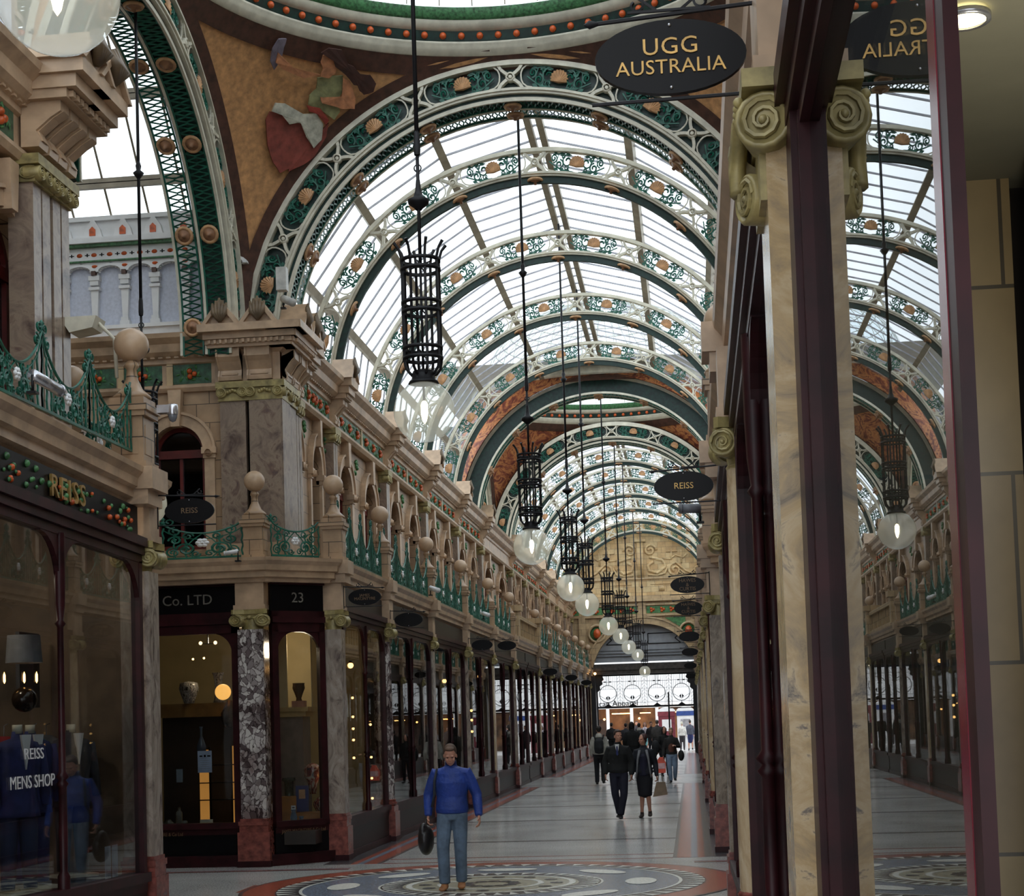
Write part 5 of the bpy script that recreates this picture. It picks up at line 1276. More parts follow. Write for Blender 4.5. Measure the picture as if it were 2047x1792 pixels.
for s, w in ((-1, 'left'), (1, 'right')):
    t = thing('roundel', 'green roundel with orange oval at the %s of the far arch' % w, 'roundel', (AX + s * 2.45, EY - .05, 6.55))
    m = MB(); m.lathe([(.001, -.02), (.38, -.02), (.38, .02)], 28, axis='Y'); m.build('green_ground', MATS['dome_green'], t)
    m = MB(); m.lathe([(.38, -.02), (.4, -.12), (.5, -.12), (.52, .02)], 28, axis='Y'); m.build('ring', FA2, t)
    m = MB(); m.ball((0, -.05, 0), .2, 12, 8, 1.4); m.build('orange_oval', ORANGE, t)
m = MB(); m.box(AX - 2.8, AX + 2.8, EY + .42, EY + .5, 5.0, 7.05); struct('wall_grey_board', m, GREYB)
m = MB()
for z, d in ((5.6, .04), (5.45, .06), (5.3, .08)): m.box(AX - 2.78, AX + 2.78, EY + .42 - d, EY + .44, z, z + .03)
struct('trim_14', m, plain('grey_line', (100, 102, 106), .5))
m = MB()
for s in (-1, 1):
    fr = [(.25, 5.95), (2.0, 5.95), (1.7, 6.2), (2.0, 6.5), (.25, 6.5)]
    for a, b in zip(fr, fr[1:] + fr[:1]): m.tube([(AX + s * a[0], EY + .4, a[1]), (AX + s * b[0], EY + .4, b[1])], .03, 4)
    d = [(2.1, 6.2), (2.35, 6.45), (2.6, 6.2), (2.35, 5.95)]
    for a, b in zip(d, d[1:] + d[:1]): m.tube([(AX + s * a[0], EY + .4, a[1]), (AX + s * b[0], EY + .4, b[1])], .03, 4)
struct('trim_15', m, BLACKW)
m = MB()
for k, (a, z1, z2) in enumerate([(.0, 4.72, 4.9), (.12, 4.55, 4.72), (.05, 4.34, 4.55)]): m.box(AX - 3.4, AX + 3.4, EY - a, EY + .9, z1, z2)
struct('beam_gate', m, plain('weathered_dark_beam', (58, 52, 48), .5, 0, .3, 6))
m = MB()
for s in (-1, 1): m.box(AX + s * 2.62, AX + s * 3.4, EY - .3, EY + .9, 0, 4.34)
struct('wall_gate_cheek', m, plain('dark_gate_wall', (24, 21, 22), .5))
for s in (-1, 1):
    t = thing('gate_bracket', 'dark scalloped corner bracket at the %s of the far gate' % ('left' if s < 0 else 'right'), 'bracket', (AX + s * 2.62, EY + .2, 4.34))
    m = MB(); m.prism([(0, 0), (-s * .42, 0), (-s * .36, -.12), (-s * .42, -.25), (-s * .32, -.36), (-s * .36, -.5), (-s * .2, -.62), (-s * .22, -.8), (-s * .05, -.95), (0, -1.3)], 0, .2, 'XZ'); m.build('bracket_body', MATS['dark_gate_wall'], t)
GX0, GX1 = AX - 2.62, AX + 2.62
t = thing('gate_screen', 'black iron overthrow screen with four circles above the far entrance', 'gate', (AX, EY + .7, 0)); W0 = GX0 - AX; W1 = GX1 - AX
m = MB(); m.box(W0, W1, -.03, .03, 2.52, 2.62); m.box(W0, W1, -.03, .03, 4.26, 4.34); m.box(1.2, 1.28, -.04, .04, 0, 3.3); m.box(1.2, 2.62, -.03, .03, 2.42, 2.46)
m.box(W0, W0 + .06, -.04, .04, 0, 4.3); m.box(W1 - .06, W1, -.04, .04, 0, 4.3); m.build('frame', IRON, t)
for k in range(4):
    x = -2.02 + 1.32 * k; m = MB()
    m.tube([(x + .46 * math.cos(2 * PI * i / 24), 0, 3.30 + .46 * math.sin(2 * PI * i / 24)) for i in range(25)], .022, 4)
    m.prism([(x - .13, 3.08), (x - .02, 3.2), (x - .02, 2.96)], -.02, .02, 'XZ'); m.prism([(x + .13, 3.08), (x + .02, 3.2), (x + .02, 2.96)], -.02, .02, 'XZ')
    m.tube([(x - .42, 0, 3.2), (x, 0, 2.95), (x + .42, 0, 3.2)], .012, 3); m.tube([(x, 0, 2.62), (x, 0, 2.86)], .02, 4); m.prism([(x - .2, 2.62), (x + .2, 2.62), (x, 2.76)], -.02, .02, 'XZ')
    m.tube([(x - .06, 0, 4.26), (x - .06, 0, 3.76)], .012, 3); m.tube([(x + .06, 0, 4.26), (x + .06, 0, 3.76)], .012, 3); m.box(x - .2, x - .08, -.02, .02, 3.92, 3.98); m.box(x + .08, x + .2, -.02, .02, 3.92, 3.98)
    m.build('circle_motif', IRON, t)
m = MB()
for k in range(52):
    x = W0 + .08 + k * (W1 - W0 - .16) / 51; top = 4.26
    q = (x + 2.02) % 1.32; 
    if .50 < q < .82: continue
    m.tube([(x, 0, 3.55 if abs(q) < .4 or q > .92 else 2.62), (x, 0, top)], .008, 3)
for k in range(4):
    x = -1.36 + 1.32 * k
    for j in range(9):
        z = 2.66 + .18 * j; m.tube([(x - .13, 0, z), (x, 0, z + .14), (x + .13, 0, z)], .010, 3)
    for dx in (-.14, 0, .14): m.tube([(x + dx, 0, 2.62), (x + dx, 0, 4.26)], .009, 3)
m.tube([(W0, 0, 3.95), (W1, 0, 3.95)], .012, 3); m.tube([(W0, 0, 2.8), (W1, 0, 2.8)], .01, 3); m.tube([(W0, 0, 3.55), (W1, 0, 3.55)], .008, 3)
m.build('bars', IRON, t)
# street beyond the gate
m = MB(); m.box(-22, 16, 96, 125, -.1, .0); struct('ground_street', m, plain('pale_paving', (178, 176, 174), .5, 0, .08, 2))
t = thing('shop_building', 'white fronted clothing shop across the street beyond the gate', 'building', (AX, 108, 0))
m = MB(); m.box(-14, 14, 0, .3, 2.75, 7.5); m.build('fascia', WHITE, t)
m = MB(); m.box(-14, 14, -.05, .1, 2.58, 2.74); m.box(-3.1, -2.9, -.05, .3, 0, 2.6) ; m.box(-1.55, -1.35, -.05, .3, 0, 2.6); m.box(.1, .3, -.05, .3, 0, 2.6); m.box(2.2, 2.4, -.05, .3, 0, 2.6); m.build('white_frame', WHITE, t)
m = MB(); m.box(-14, 14, 3.0, 3.1, 0, 3.2); m.box(-14, 14, .3, 3.1, 3.0, 3.1); m.build('interior', plain('warm_shop_interior', (104, 76, 52), .6, 0, .5, 1.2), t)
m = MB()
for x in (-5.4, -2.45, -1.9, -.6, 1.0, 1.6): m.box(x - .35, x + .35, 1.4, 1.5, 2.22, 2.28)
for x in (-3.3, -1.0, .6, 3.2, -4.2): m.ball((x, 1.2, 2.1 - .2 * (int(x * 3) % 2)), .07, 8, 6)
m.build('shop_lights', WARM, t)
m = MB(); m.box(-3.5, 3.6, -.02, -.01, .0, .12); m.build('threshold', WHITE, t)
m = MB(); m.box(-12, -3.2, 1.8, 1.9, .2, 1.9); m.build('dark_display', plain('dark_display', (58, 40, 30), .6, 0, .4, 2), t)
text('American Apparel', 'fascia_lettering', .56, BLACKW, t, (-2.95, -.03, 2.90), sx=.95)
light('shop_interior_light', 'AREA', (AX, 109.3, 2.85), 40, (1, .78, .52), 5.0, (0, 0, 0))
def kiosk(lab, x, y, c1, c2):
    t = thing('phone_kiosk', lab, 'kiosk', (x, y, 0), 'street kiosks'); m = MB(); m.box(-.5, .5, -.35, .35, 0, 2.0); m.build('body', c2, t)
    m = MB(); m.box(-.53, .53, -.38, .38, 2.0, 2.28); m.build('band', c1, t)
    m = MB(); n = 12; m.prism([(.53 * math.cos(PI * i / n), 2.28 + .26 * math.sin(PI * i / n)) for i in range(n + 1)], -.38, .38, 'XZ'); m.build('arched_top', WHITE, t)
    m = MB(); m.box(-.28, .28, -.37, -.35, 1.1, 1.8); m.build('screen', MATS['steel'] if c2 is WHITE else WHITE, t); return t
kiosk('maroon street kiosk with white arched top beyond the gate', -1.55, 100.5, plain('maroon_kiosk', (112, 44, 54), .5), MATS['maroon_kiosk'])
kiosk('blue and white street kiosk beyond the gate', -.42, 99.5, plain('blue_kiosk', (46, 70, 130), .5), WHITE)

# ================================================================ CAMERAS AND SMALL FITTINGS
STL = MATS['steel']
t = thing('dome_camera', 'silver dome camera on the pedestal at far left', 'camera', (-5.2, 15.95, 5.29))
m = MB(); m.box(-.02, .12, -.05, .05, -.03, .05); m.lathe([(.001, .055), (.05, .055), (.055, .03), (.055, -.03), (.05, -.05)], 16, (.13, 0, 0)); m.build('housing', STL, t)
m = MB(); m.lathe([(.045, -.05), (.045, -.07), (.03, -.11), (.001, -.125)], 16, (.13, 0, 0)); m.build('dome', plain('grey_dome', (110, 112, 118), .2), t)
def bullet(lab, loc, d, L=.22, r=.045, mt=None):
    t = thing('bullet_camera', lab, 'camera', loc); d = Vector(d).normalized(); m = MB()
    m.tube([(0, 0, 0), d * L], r, 14); m.tube([d * L, d * (L + .02)], r * 1.1, 14); m.build('housing', mt or STL, t)
    m = MB(); m.tube([(0, 0, -.14), (0, 0, 0)], .012, 6); m.box(-.04, .04, -.04, .04, -.16, -.14); m.build('mount', IRON, t); return t
bullet('silver tube camera on the cornice at the left edge', (-5.26, 12.85, 5.02), (.15, 1, -.12), .42, .05)
bullet('thin white tube fitting on the left cornice above shop Co Ltd', (-6.65, 23.95, 4.72), (-.9, .1, -.1), .2, .03, WHITE)
bullet('white tube fitting on the left balcony between the second and third bays', (-5.24, 33.4, 4.83), (.5, -.6, -.2), .3, .05, WHITE)
bullet('small white fitting on the left balcony far along', (-5.24, 42.0, 4.83), (.5, -.6, -.2), .25, .05, WHITE)
t = bullet('white camera on the corner pediment where the roof arches land', (-6.05, 24.7, 8.7), (.55, -.6, -.35), .3, .06, plain('white_camera', (190, 188, 182), .4))
m = MB(); m.box(-.09, .07, -.09, .07, .12, .48); m.build('junction_box', MATS['white_camera'], t)
bullet('grey camera on a bracket at the right, above the HAWES & CURTIS signs', (.16, 17.5, 4.25), (-1, -.3, 0), .2, .05, plain('grey_camera', (110, 112, 118), .4))
t = thing('floodlight', 'slanted white floodlight above the big ball finial at left', 'floodlight', (-5.98, 16.0, 6.26))
m = MB(); m.prism([(-.22, .02), (.16, .02), (.12, -.1), (-.12, -.14)], -.14, .14, 'XZ'); m.build('housing', CREAM, t)
m = MB(); m.tube([(.14, 0, -.03), (.3, 0, -.2), (.32, 0, -.6)], .02, 6); m.build('arm', CREAM, t)
# ================================================================ SHOP NUMBER 23 INTERIOR
CREAMW = plain('cream_shop_wall', (176, 158, 116), .7, 0, .06, 2)
m = MB(); m.box(-12, -5.75, 28.6, 28.7, 0, 4.3); m.box(-6.62, -6.2, 26.6, 26.7, 2.3, 4.2); struct('wall_shop', m, CREAMW)
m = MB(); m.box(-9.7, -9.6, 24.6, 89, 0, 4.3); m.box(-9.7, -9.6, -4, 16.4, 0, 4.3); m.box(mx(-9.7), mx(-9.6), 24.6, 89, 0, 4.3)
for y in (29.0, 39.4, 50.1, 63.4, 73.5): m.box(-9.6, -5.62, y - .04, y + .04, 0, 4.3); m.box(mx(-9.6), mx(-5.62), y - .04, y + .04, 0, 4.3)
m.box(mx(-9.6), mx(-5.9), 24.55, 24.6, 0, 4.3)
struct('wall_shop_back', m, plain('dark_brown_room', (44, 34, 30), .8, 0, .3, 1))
m = MB(); m.box(-9.2, -5.7, 24.5, 28.6, .3, .5); m.box(-8.6, -7.05, 26.2, 26.6, .5, 2.3); m.box(-8.7, -6.95, 26.1, 26.65, 2.3, 2.36); m.box(-8.75, -6.9, 26.05, 26.65, 2.36, 2.46); struct('wall_display_back', m, plain('dark_display_case', (34, 26, 20), .5, 0, .3, 3))
m = MB(); m.box(-8.7, -6.9, 26.02, 26.06, 2.28, 2.5); struct('trim_16', m, plain('tan_wood_ledge', (134, 100, 56), .5))
YW = plain('yellow_backlit', (236, 168, 84), .6)
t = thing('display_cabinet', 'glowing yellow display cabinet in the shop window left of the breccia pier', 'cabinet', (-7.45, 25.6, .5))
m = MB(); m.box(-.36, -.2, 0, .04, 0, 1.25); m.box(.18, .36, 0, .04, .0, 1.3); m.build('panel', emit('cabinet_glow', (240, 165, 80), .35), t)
m = MB()
for z in (.45, .72, 1.0): m.box(-.36, .36, -.1, .08, z, z + .015)
for x in (-.19, .17, .36): m.box(x - .01, x + .01, -.02, .05, 0, 1.3)
m.build('shelf', BLACKW, t)
light('shop_light', 'POINT', (-7.4, 25.9, 3.4), 22, (1, .78, .5), .15); light('shop_light', 'POINT', (-6.1, 25.6, 3.3), 12, (1, .8, .55), .12)
def vase(name, label, loc, prof, mt, cat='vase', group='vases and jars in the shop window'):
    t = thing(name, label, cat, loc, group); m = MB(); m.lathe(prof, 18); m.build('body', mt, t); return t
BW = marble('patterned_ceramic', [(.4, (26, 24, 26)), (.47, (190, 186, 180)), (.55, (60, 60, 74)), (.62, (196, 190, 184))], 14, .2)
REDP = marble('imari_ceramic', [(.38, (30, 34, 60)), (.46, (150, 60, 48)), (.56, (200, 190, 176)), (.66, (50, 60, 90))], 12, .2)
JUG = plain('blue_jug', (112, 132, 156), .3, 0, .15, 10); CLR = glassy('clear_glass', (.8, .82, .8), .75, .05, 1.5, (170, 170, 160)); BRASS = plain('brown_bronze', (80, 60, 42), .25, .6, .3, 8)
vase('globe_lamp', 'glowing round orange globe lamp left of the breccia pier', (-7.27, 25.15, 2.65), [(max(.001, .125 * math.sin(PI * i / 14)), -.125 * math.cos(PI * i / 14)) for i in range(15)], WARMG, 'lamp', None)
vase('bronze_vase', 'dark bronze vase base under the glowing globe lamp', (-7.2, 25.3, 2.1), [(.001, 0), (.1, 0), (.14, .1), (.15, .22), (.07, .36), (.05, .42)], BRASS)
vase('ginger_jar', 'white and black patterned bowl on top of the dark display ledge', (-8.05, 25.9, 2.5), [(.001, 0), (.08, 0), (.1, .06), (.13, .14), (.16, .24), (.14, .33), (.06, .35), (.001, .36)], BW)
vase('beaker_vase', 'tall patterned beaker vase on the dark display ledge', (-7.56, 25.9, 2.5), [(.001, 0), (.09, 0), (.07, .05), (.055, .25), (.075, .42), (.1, .48)], BW)
vase('bottle_vase', 'slim bottle vase on the yellow cabinet', (-7.74, 25.5, 1.72), [(.001, 0), (.07, 0), (.08, .08), (.05, .17), (.02, .25), (.02, .36), (.035, .4)], plain('blue_glaze', (70, 82, 100), .2))
vase('glass_jar', 'round glass jar at the bottom left of the shop window', (-8.1, 24.9, .5), [(.001, 0), (.07, 0), (.08, .08), (.07, .15), (.04, .18), (.04, .2)], CLR)
vase('glass_jar', 'round glass jar beside the small box in the shop window', (-7.85, 24.9, .5), [(.001, 0), (.06, 0), (.07, .08), (.05, .15), (.04, .18)], CLR)
vase('spirit_bottle', 'square clear bottle standing between two glass jars', (-7.98, 25.05, .5), [(.001, 0), (.05, 0), (.05, .3), (.02, .33), (.02, .38)], CLR)
vase('dark_vase', 'tall dark square-shouldered vase on an orange stand under the number 23', (-6.29, 25.3, .88), [(.001, 0), (.09, 0), (.09, .02), (.07, .05), (.07, .34), (.11, .36), (.1, .4)], plain('dark_glaze', (48, 52, 46), .2, 0, .5, 20))
vase('temple_jar', 'big red and blue patterned temple jar under the number 23', (-5.92, 25.35, 1.02), [(.001, 0), (.05, 0), (.07, .15), (.13, .3), (.14, .4), (.08, .46), (.001, .48)], REDP)
vase('tureen', 'round patterned tureen at the right of the number 23 window', (-5.76, 25.2, .76), [(.001, 0), (.08, 0), (.12, .08), (.12, .14), (.04, .22), (.001, .24)], REDP)
vase('blue_jug', 'taller of the two small blue jugs in the number 23 window', (-6.15, 25.0, .6), [(.001, 0), (.04, 0), (.055, .08), (.03, .17), (.045, .2)], JUG)
vase('blue_jug', 'shorter right-hand blue jug in the number 23 window', (-6.02, 24.95, .52), [(.001, 0), (.035, 0), (.05, .08), (.03, .14), (.04, .18)], JUG)
vase('copper_urn', 'brown metal urn on the pink box, upper part of the number 23 window', (-6.17, 25.6, 2.48), [(.001, 0), (.05, 0), (.04, .04), (.06, .1), (.1, .2), (.09, .26), (.1, .28)], BRASS)
def boxy(name, label, cat, parts, loc):
    t = thing(name, label, cat, loc)
    for nm, mt, b in parts: m = MB(); [m.box(*q) for q in b]; m.build(nm, mt, t)
    return t
boxy('display_block', 'grey-brown display block with a moulded cream ledge under the number 23', 'display', [('block', plain('taupe_block', (106, 90, 80), .6), [(-.35, .2, 0, .5, 0, 1.75)]), ('ledge', plain('cream_ledge', (170, 140, 86), .5), [(-.35, .26, -.05, .5, 1.75, 1.83), (-.35, .31, -.09, .5, 1.83, 1.9)])], (-6.28, 25.45, .48))
boxy('window_step', 'orange-brown stepped stand holding vases under the number 23', 'stand', [('upper_step', plain('amber_wood', (164, 104, 48), .5), [(-.12, .12, -.1, .12, .24, .5)]), ('lower_step', MATS['amber_wood'], [(-.28, .62, -.12, .3, 0, .24)])], (-6.25, 25.2, .5))
boxy('pink_box', 'pink box under the metal urn in the number 23 window', 'box', [('body', plain('pink_card', (150, 110, 94), .6), [(-.1, .1, -.08, .1, 0, .14)])], (-6.17, 25.6, 2.34))
boxy('cream_panel', 'tall cream hanging panel behind the number 23 window', 'panel', [('body', CREAMW, [(-.1, .06, 0, .03, 0, 1.35)])], (-6.36, 25.4, 2.37))
boxy('blue_book', 'blue book stand with a square picture in the number 23 window', 'book', [('cover', plain('blue_cover', (62, 66, 110), .4), [(-.1, .1, 0, .04, 0, .4)]), ('picture', plain('picture_orange', (200, 150, 110), .5), [(-.05, .05, -.006, 0, .2, .34)])], (-6.04, 25.12, .76))
PC = [('price card leaning at the left of the number 23 window', -6.34), ('price card leaning at the right of the number 23 window', -5.80)]
for l, x in PC: boxy('price_card', l, 'card', [('card', WHITE, [(-.045, .045, 0, .006, 0, .11)]), ('print', BLACKW, [(-.03, .03, -.002, 0, .07, .085)])], (x, 24.98, .52))
boxy('price_card', 'price card on the step behind the blue jugs', 'card', [('card', WHITE, [(-.035, .035, 0, .006, 0, .1)]), ('print', BLACKW, [(-.02, .02, -.002, 0, .06, .075)])], (-6.17, 25.07, .76))
boxy('notice', 'white printed notice stuck inside the window left of the breccia pier', 'notice', [('sheet', plain('pale_paper', (176, 186, 212), .6), [(-.11, .11, 0, .004, 0, .33)]), ('heading', BLACKW, [(-.08, -.035, -.002, 0, .24, .262), (-.012, .018, -.002, 0, .235, .27), (.04, .09, -.002, 0, .24, .262)]), ('small_print', GREYB, [(-.07, .07, -.002, 0, .06 + .03 * k, .066 + .03 * k) for k in range(5)])], (-7.38, 24.47, 1.42))
boxy('notice', 'small grey card hung low in the window left of the notice', 'notice', [('sheet', plain('grey_card', (120, 130, 140), .6), [(-.05, .05, 0, .004, 0, .2)])], (-7.82, 24.6, 1.28))
boxy('box', 'small white open book in the bottom of the window left of the pier', 'book', [('pages', CREAM, [(-.1, .1, 0, .12, 0, .02), (-.1, .1, .1, .12, 0, .18)])], (-7.55, 24.95, .5))
boxy('oval_plaque', 'oval plaque lettered 17 hung inside the number 23 window', 'plaque', [], (-6.42, 24.75, 2.72))
t = bpy.data.objects['oval_plaque']; m = MB(); m.prism([(.085 * math.cos(2 * PI * i / 20), .07 * math.sin(2 * PI * i / 20)) for i in range(20)], -.008, .008, 'XZ'); m.build('plate', BROWN, t)
text('17', 'lettering', .07, BLACKW, t, (0, -.01, 0))
boxy('pendant_spotlight', 'pair of glass spotlights hanging in the window left of the pier', 'lamp', [('stem', STL, [(-.008, .008, -.008, .008, 0, .3), (-.12, .12, -.008, .008, 0, .012)])], (-7.57, 25.4, 3.42))
t = bpy.data.objects['pendant_spotlight']
for x in (-.12, .12): m = MB(); m.ball((x, 0, .02), .03, 10, 6); m.build('bulb', emit('soft_bulb', (255, 214, 160), 3), t)
def bulb(label, loc, mt=WARM, r=.022, group='small glowing bulbs in the shop windows'):
    t = thing('shop_bulb', label, 'lamp', loc, group); m = MB(); m.ball((0, 0, 0), r, 8, 6); m.build('bulb', mt, t); m = MB(); m.lathe([(r * .5, r * .7), (r * .6, r * 1.6), (.001, r * 1.7)], 8); m.build('socket', BRASS, t); return t
for k, z in enumerate([2.13, 1.84, 1.54, 1.26]): bulb('warm bulb inside the number 23 window, %s from the top of its column' % ORD[k], (-5.7, 25.3, z))
for k, z in enumerate([2.53, 2.21, 2.01, 1.82, 1.52]): bulb('warm bulb behind the grey column right of number 23, %s from the top' % ORD[k], (-5.68, 27.4, z))
for k, z in enumerate([2.07, 1.5, 1.13, .78]): bulb('warm bulb beside the round column, %s from the top of the outer string' % ORD[k], (-5.62, 28.6, z))
bulb('larger warm lamp high in the first bay right of number 23', (-5.72, 27.5, 3.08), r=.05)
bulb('warm lamp above the dark doorway in the second bay', (-5.85, 35.6, 2.74), r=.04)
bulb('warm lamp high in the third bay on the left', (-5.8, 38.7, 3.04), r=.05)
bulb('warm lamp under the sixth bay beam on the left', (-5.8, 45.3, 3.3), r=.06)
for k, (y, z) in enumerate([(43.0, 2.35), (43.0, 2.1), (43.0, 1.8), (46.4, 2.3), (46.4, 2.05), (46.4, 1.78)]): bulb('pair of warm bulbs far along the left windows, number %s' % ORD[k], (-5.75, y, z), r=.035)
bulb('orange lamp at the left of the far gate', (-5.1, EY - .4, 4.4), r=.07)
for k, (x, z) in enumerate([(-7.88, 3.2), (-7.7, 3.21), (-6.4, 3.24), (-5.84, 3.23)]): bulb(['small ceiling spotlight at the left of the window facing the camera', 'small ceiling spotlight beside the leftmost one', 'ceiling spotlight at the left of the number 23 window', 'pale ceiling spotlight at the right of the number 23 window'][k], (x, 25.6, z), MATS['soft_bulb'] if k > 1 else WARM, .018)

# ================================================================ MENSWEAR WINDOW CONTENTS
NAVY = plain('navy_cloth', (44, 50, 96), .85, 0, .2, 8); CHAR = plain('charcoal_cloth', (66, 66, 72), .85, 0, .2, 8)
def mannequin(label, loc, cloth, legs, rotz=0):
    t = thing('mannequin', label, 'mannequin', loc, 'headless mannequins in the menswear window', rotz)
    m = MB(); m.lathe([(.001, 1.46), (.05, 1.46), (.06, 1.40), (.18, 1.36), (.215, 1.28), (.19, 1.05), (.165, .92), (.19, .75), (.2, .70), (.001, .70)], 16)
    for i, v in enumerate(m.v): m.v[i] = (v[0] * 1.05, v[1] * .68, v[2])
    for s in (-1, 1): m.tube([(s * .2, 0, 1.33), (s * .255, .0, 1.05), (s * .25, -.06, .80)], [.062, .052, .045], 10)
    m.build('jacket', cloth, t)
    m = MB()
    for s in (-1, 1): m.tube([(s * .09, 0, .75), (s * .10, 0, .4), (s * .11, 0, .06)], [.095, .075, .06], 10)
    m.build('trousers', legs, t)
    m = MB(); m.prism([(-.05, 1.43), (.05, 1.43), (.0, 1.12)], -.16, -.13, 'XZ'); m.build('shirt_front', WHITE, t)
    m = MB(); m.tube([(0, 0, 1.44), (0, 0, 1.52)], .045, 10); m.box(-.2, .2, -.15, .15, 0, .03); m.build('neck', CREAM, t)
    return t
MZ = .55
mannequin('headless mannequin in a navy suit behind the MENS SHOP letters', (-6.15, 14.85, MZ + .1), NAVY, NAVY, .9)
mannequin('headless mannequin in blue at the left edge of the menswear window', (-6.0, 14.2, MZ + .1), NAVY, plain('blue_denim_dark', (38, 48, 78), .9), .9)
mannequin('headless mannequin in a grey jacket right of the turned window post', (-6.2, 16.0, MZ + .1), CHAR, CHAR, .9)
m = MB(); m.box(-7.6, -5.55, 11.6, 16.2, .45, .6); m.box(-7.6, -7.55, 7, 15.2, .6, 4.3); m.box(-13, -5.75, 16.5, 16.55, 0, 4.35); struct('floor_window_display', m, plain('brown_boards', (112, 94, 76), .6, 0, .3, 1.5))
t = thing('table_lamp', 'pale drum lamp shade glowing over small flames in the menswear window', 'lamp', (-6.2, 14.85, 2.75))
m = MB(); m.lathe([(.17, 0), (.15, .26)], 20); m.build('lamp_shade', plain('grey_shade', (110, 112, 118), .7), t)
for k, a in enumerate((-.16, 0, .1)): m = MB(); m.lathe([(.001, -.05), (.012, -.03), (.012, .03), (.001, .06)], 8, (a, a * .5, -.14)); m.build('flame_bulb', WARM, t)
m = MB(); m.ball((0, 0, -.34), .12, 14, 8); m.build('glass_body', plain('dark_lamp_body', (40, 30, 24), .15), t)
boxy('poster_panel', 'tall grey hanging panel in the menswear window', 'panel', [('body', plain('grey_panel', (72, 72, 76), .7), [(-.02, .02, -.25, .25, 0, .75)])], (-6.6, 15.9, 2.35))
for l, y in (('left one of two pale sheets low in the menswear window', 14.93), ('right one of two pale sheets low in the menswear window', 15.12)):
    boxy('info_sheet', l, 'notice', [('sheet', plain('sheet_white', (150, 152, 160), .6) if 'sheet_white' not in MATS else MATS['sheet_white'], [(0, .004, -.075, .075, 0, .3)])], (XG - .02, y, .72))
for k, (lab, y, c) in enumerate([('red garment hanging in the menswear window', 15.3, (132, 36, 42)), ('turquoise shirt hanging in the menswear window', 16.0, (60, 120, 140)), ('pale grey jacket hanging at the right of the menswear window', 16.35, (120, 122, 126))]):
    t = thing('hanging_garment', lab, 'clothing', (-6.6, y, 1.75), 'garments hanging in the menswear window', .6)
    m = MB(); m.lathe([(.001, .32), (.05, .32), (.15, .26), (.15, -.2), (.001, -.2)], 12)
    for i, v in enumerate(m.v): m.v[i] = (v[0], v[1] * .5, v[2])
    for s in (-1, 1): m.tube([(s * .13, 0, .24), (s * .2, 0, -.02)], .04, 8)
    m.build('garment', plain('cloth_%d' % k, c, .9), t)
    m = MB(); m.tube([(0, 0, .3), (0, 0, .42), (.04, 0, .44)], .006, 4); m.build('hanger', STL, t)
light('menswear_light', 'POINT', (-6.7, 14.0, 3.7), 30, (1, .85, .65), .15)
# ================================================================ PEOPLE
def loft(m, rings, n=14):
    """closed tube of elliptical rings: (centre, rx, ry, normal-less; x axis hint)"""
    pts = [Vector(r[0]) for r in rings]; vs = []; N = len(rings)
    for i, r in enumerate(rings):
        t = (pts[min(i + 1, N - 1)] - pts[max(i - 1, 0)]).normalized(); hint = Vector(r[3]) if len(r) > 3 else Vector((1, 0, 0))
        u = (hint - t * hint.dot(t)); u = u.normalized() if u.length > .1 else t.orthogonal().normalized(); w = t.cross(u)
        for k in range(n):
            a = 2 * PI * k / n; vs.append(pts[i] + u * (r[1] * math.cos(a)) + w * (r[2] * math.sin(a)))
    b = len(vs); t0 = (pts[1] - pts[0]).normalized(); t1 = (pts[-1] - pts[-2]).normalized()
    vs.append(pts[0] - t0 * min(rings[0][1], rings[0][2]) * .5); vs.append(pts[-1] + t1 * min(rings[-1][1], rings[-1][2]) * .5)
    fs = [(i * n + k, i * n + (k + 1) % n, (i + 1) * n + (k + 1) % n, (i + 1) * n + k) for i in range(N - 1) for k in range(n)]
    fs += [(b, (k + 1) % n, k) for k in range(n)] + [(b + 1, (N - 1) * n + k, (N - 1) * n + (k + 1) % n) for k in range(n)]
    m.add(vs, fs)
def ell(m, c, rx, ry, rz, n=12, k=8):
    b = len(m.v); m.ball((0, 0, 0), 1, n, k)
    for i in range(b, len(m.v)):
        x, y, z = m.v[i]; m.v[i] = (c[0] + x * rx, c[1] + y * ry, c[2] + z * rz)
def fuse(m, name, mt, parent, vox, smooth=4):
    o = m.build(name, mt, parent, smooth=True)
    r = o.modifiers.new('remesh', 'REMESH'); r.mode = 'VOXEL'; r.voxel_size = vox; r.use_smooth_shade = True
    s = o.modifiers.new('smooth', 'SMOOTH'); s.iterations = smooth; s.factor = .5
    return o
SKIN = plain('skin', (196, 142, 118), .5, 0, .06, 10); SKIND = plain('skin_darker', (150, 104, 84), .5, 0, .06, 10)  # second one is a darker skin colour, used for mouths
def cloth(name, c, var=.14, rough=.85, bump=.25): return MATS.get(name) or plain(name, c, rough, 0, var, 6, bump)
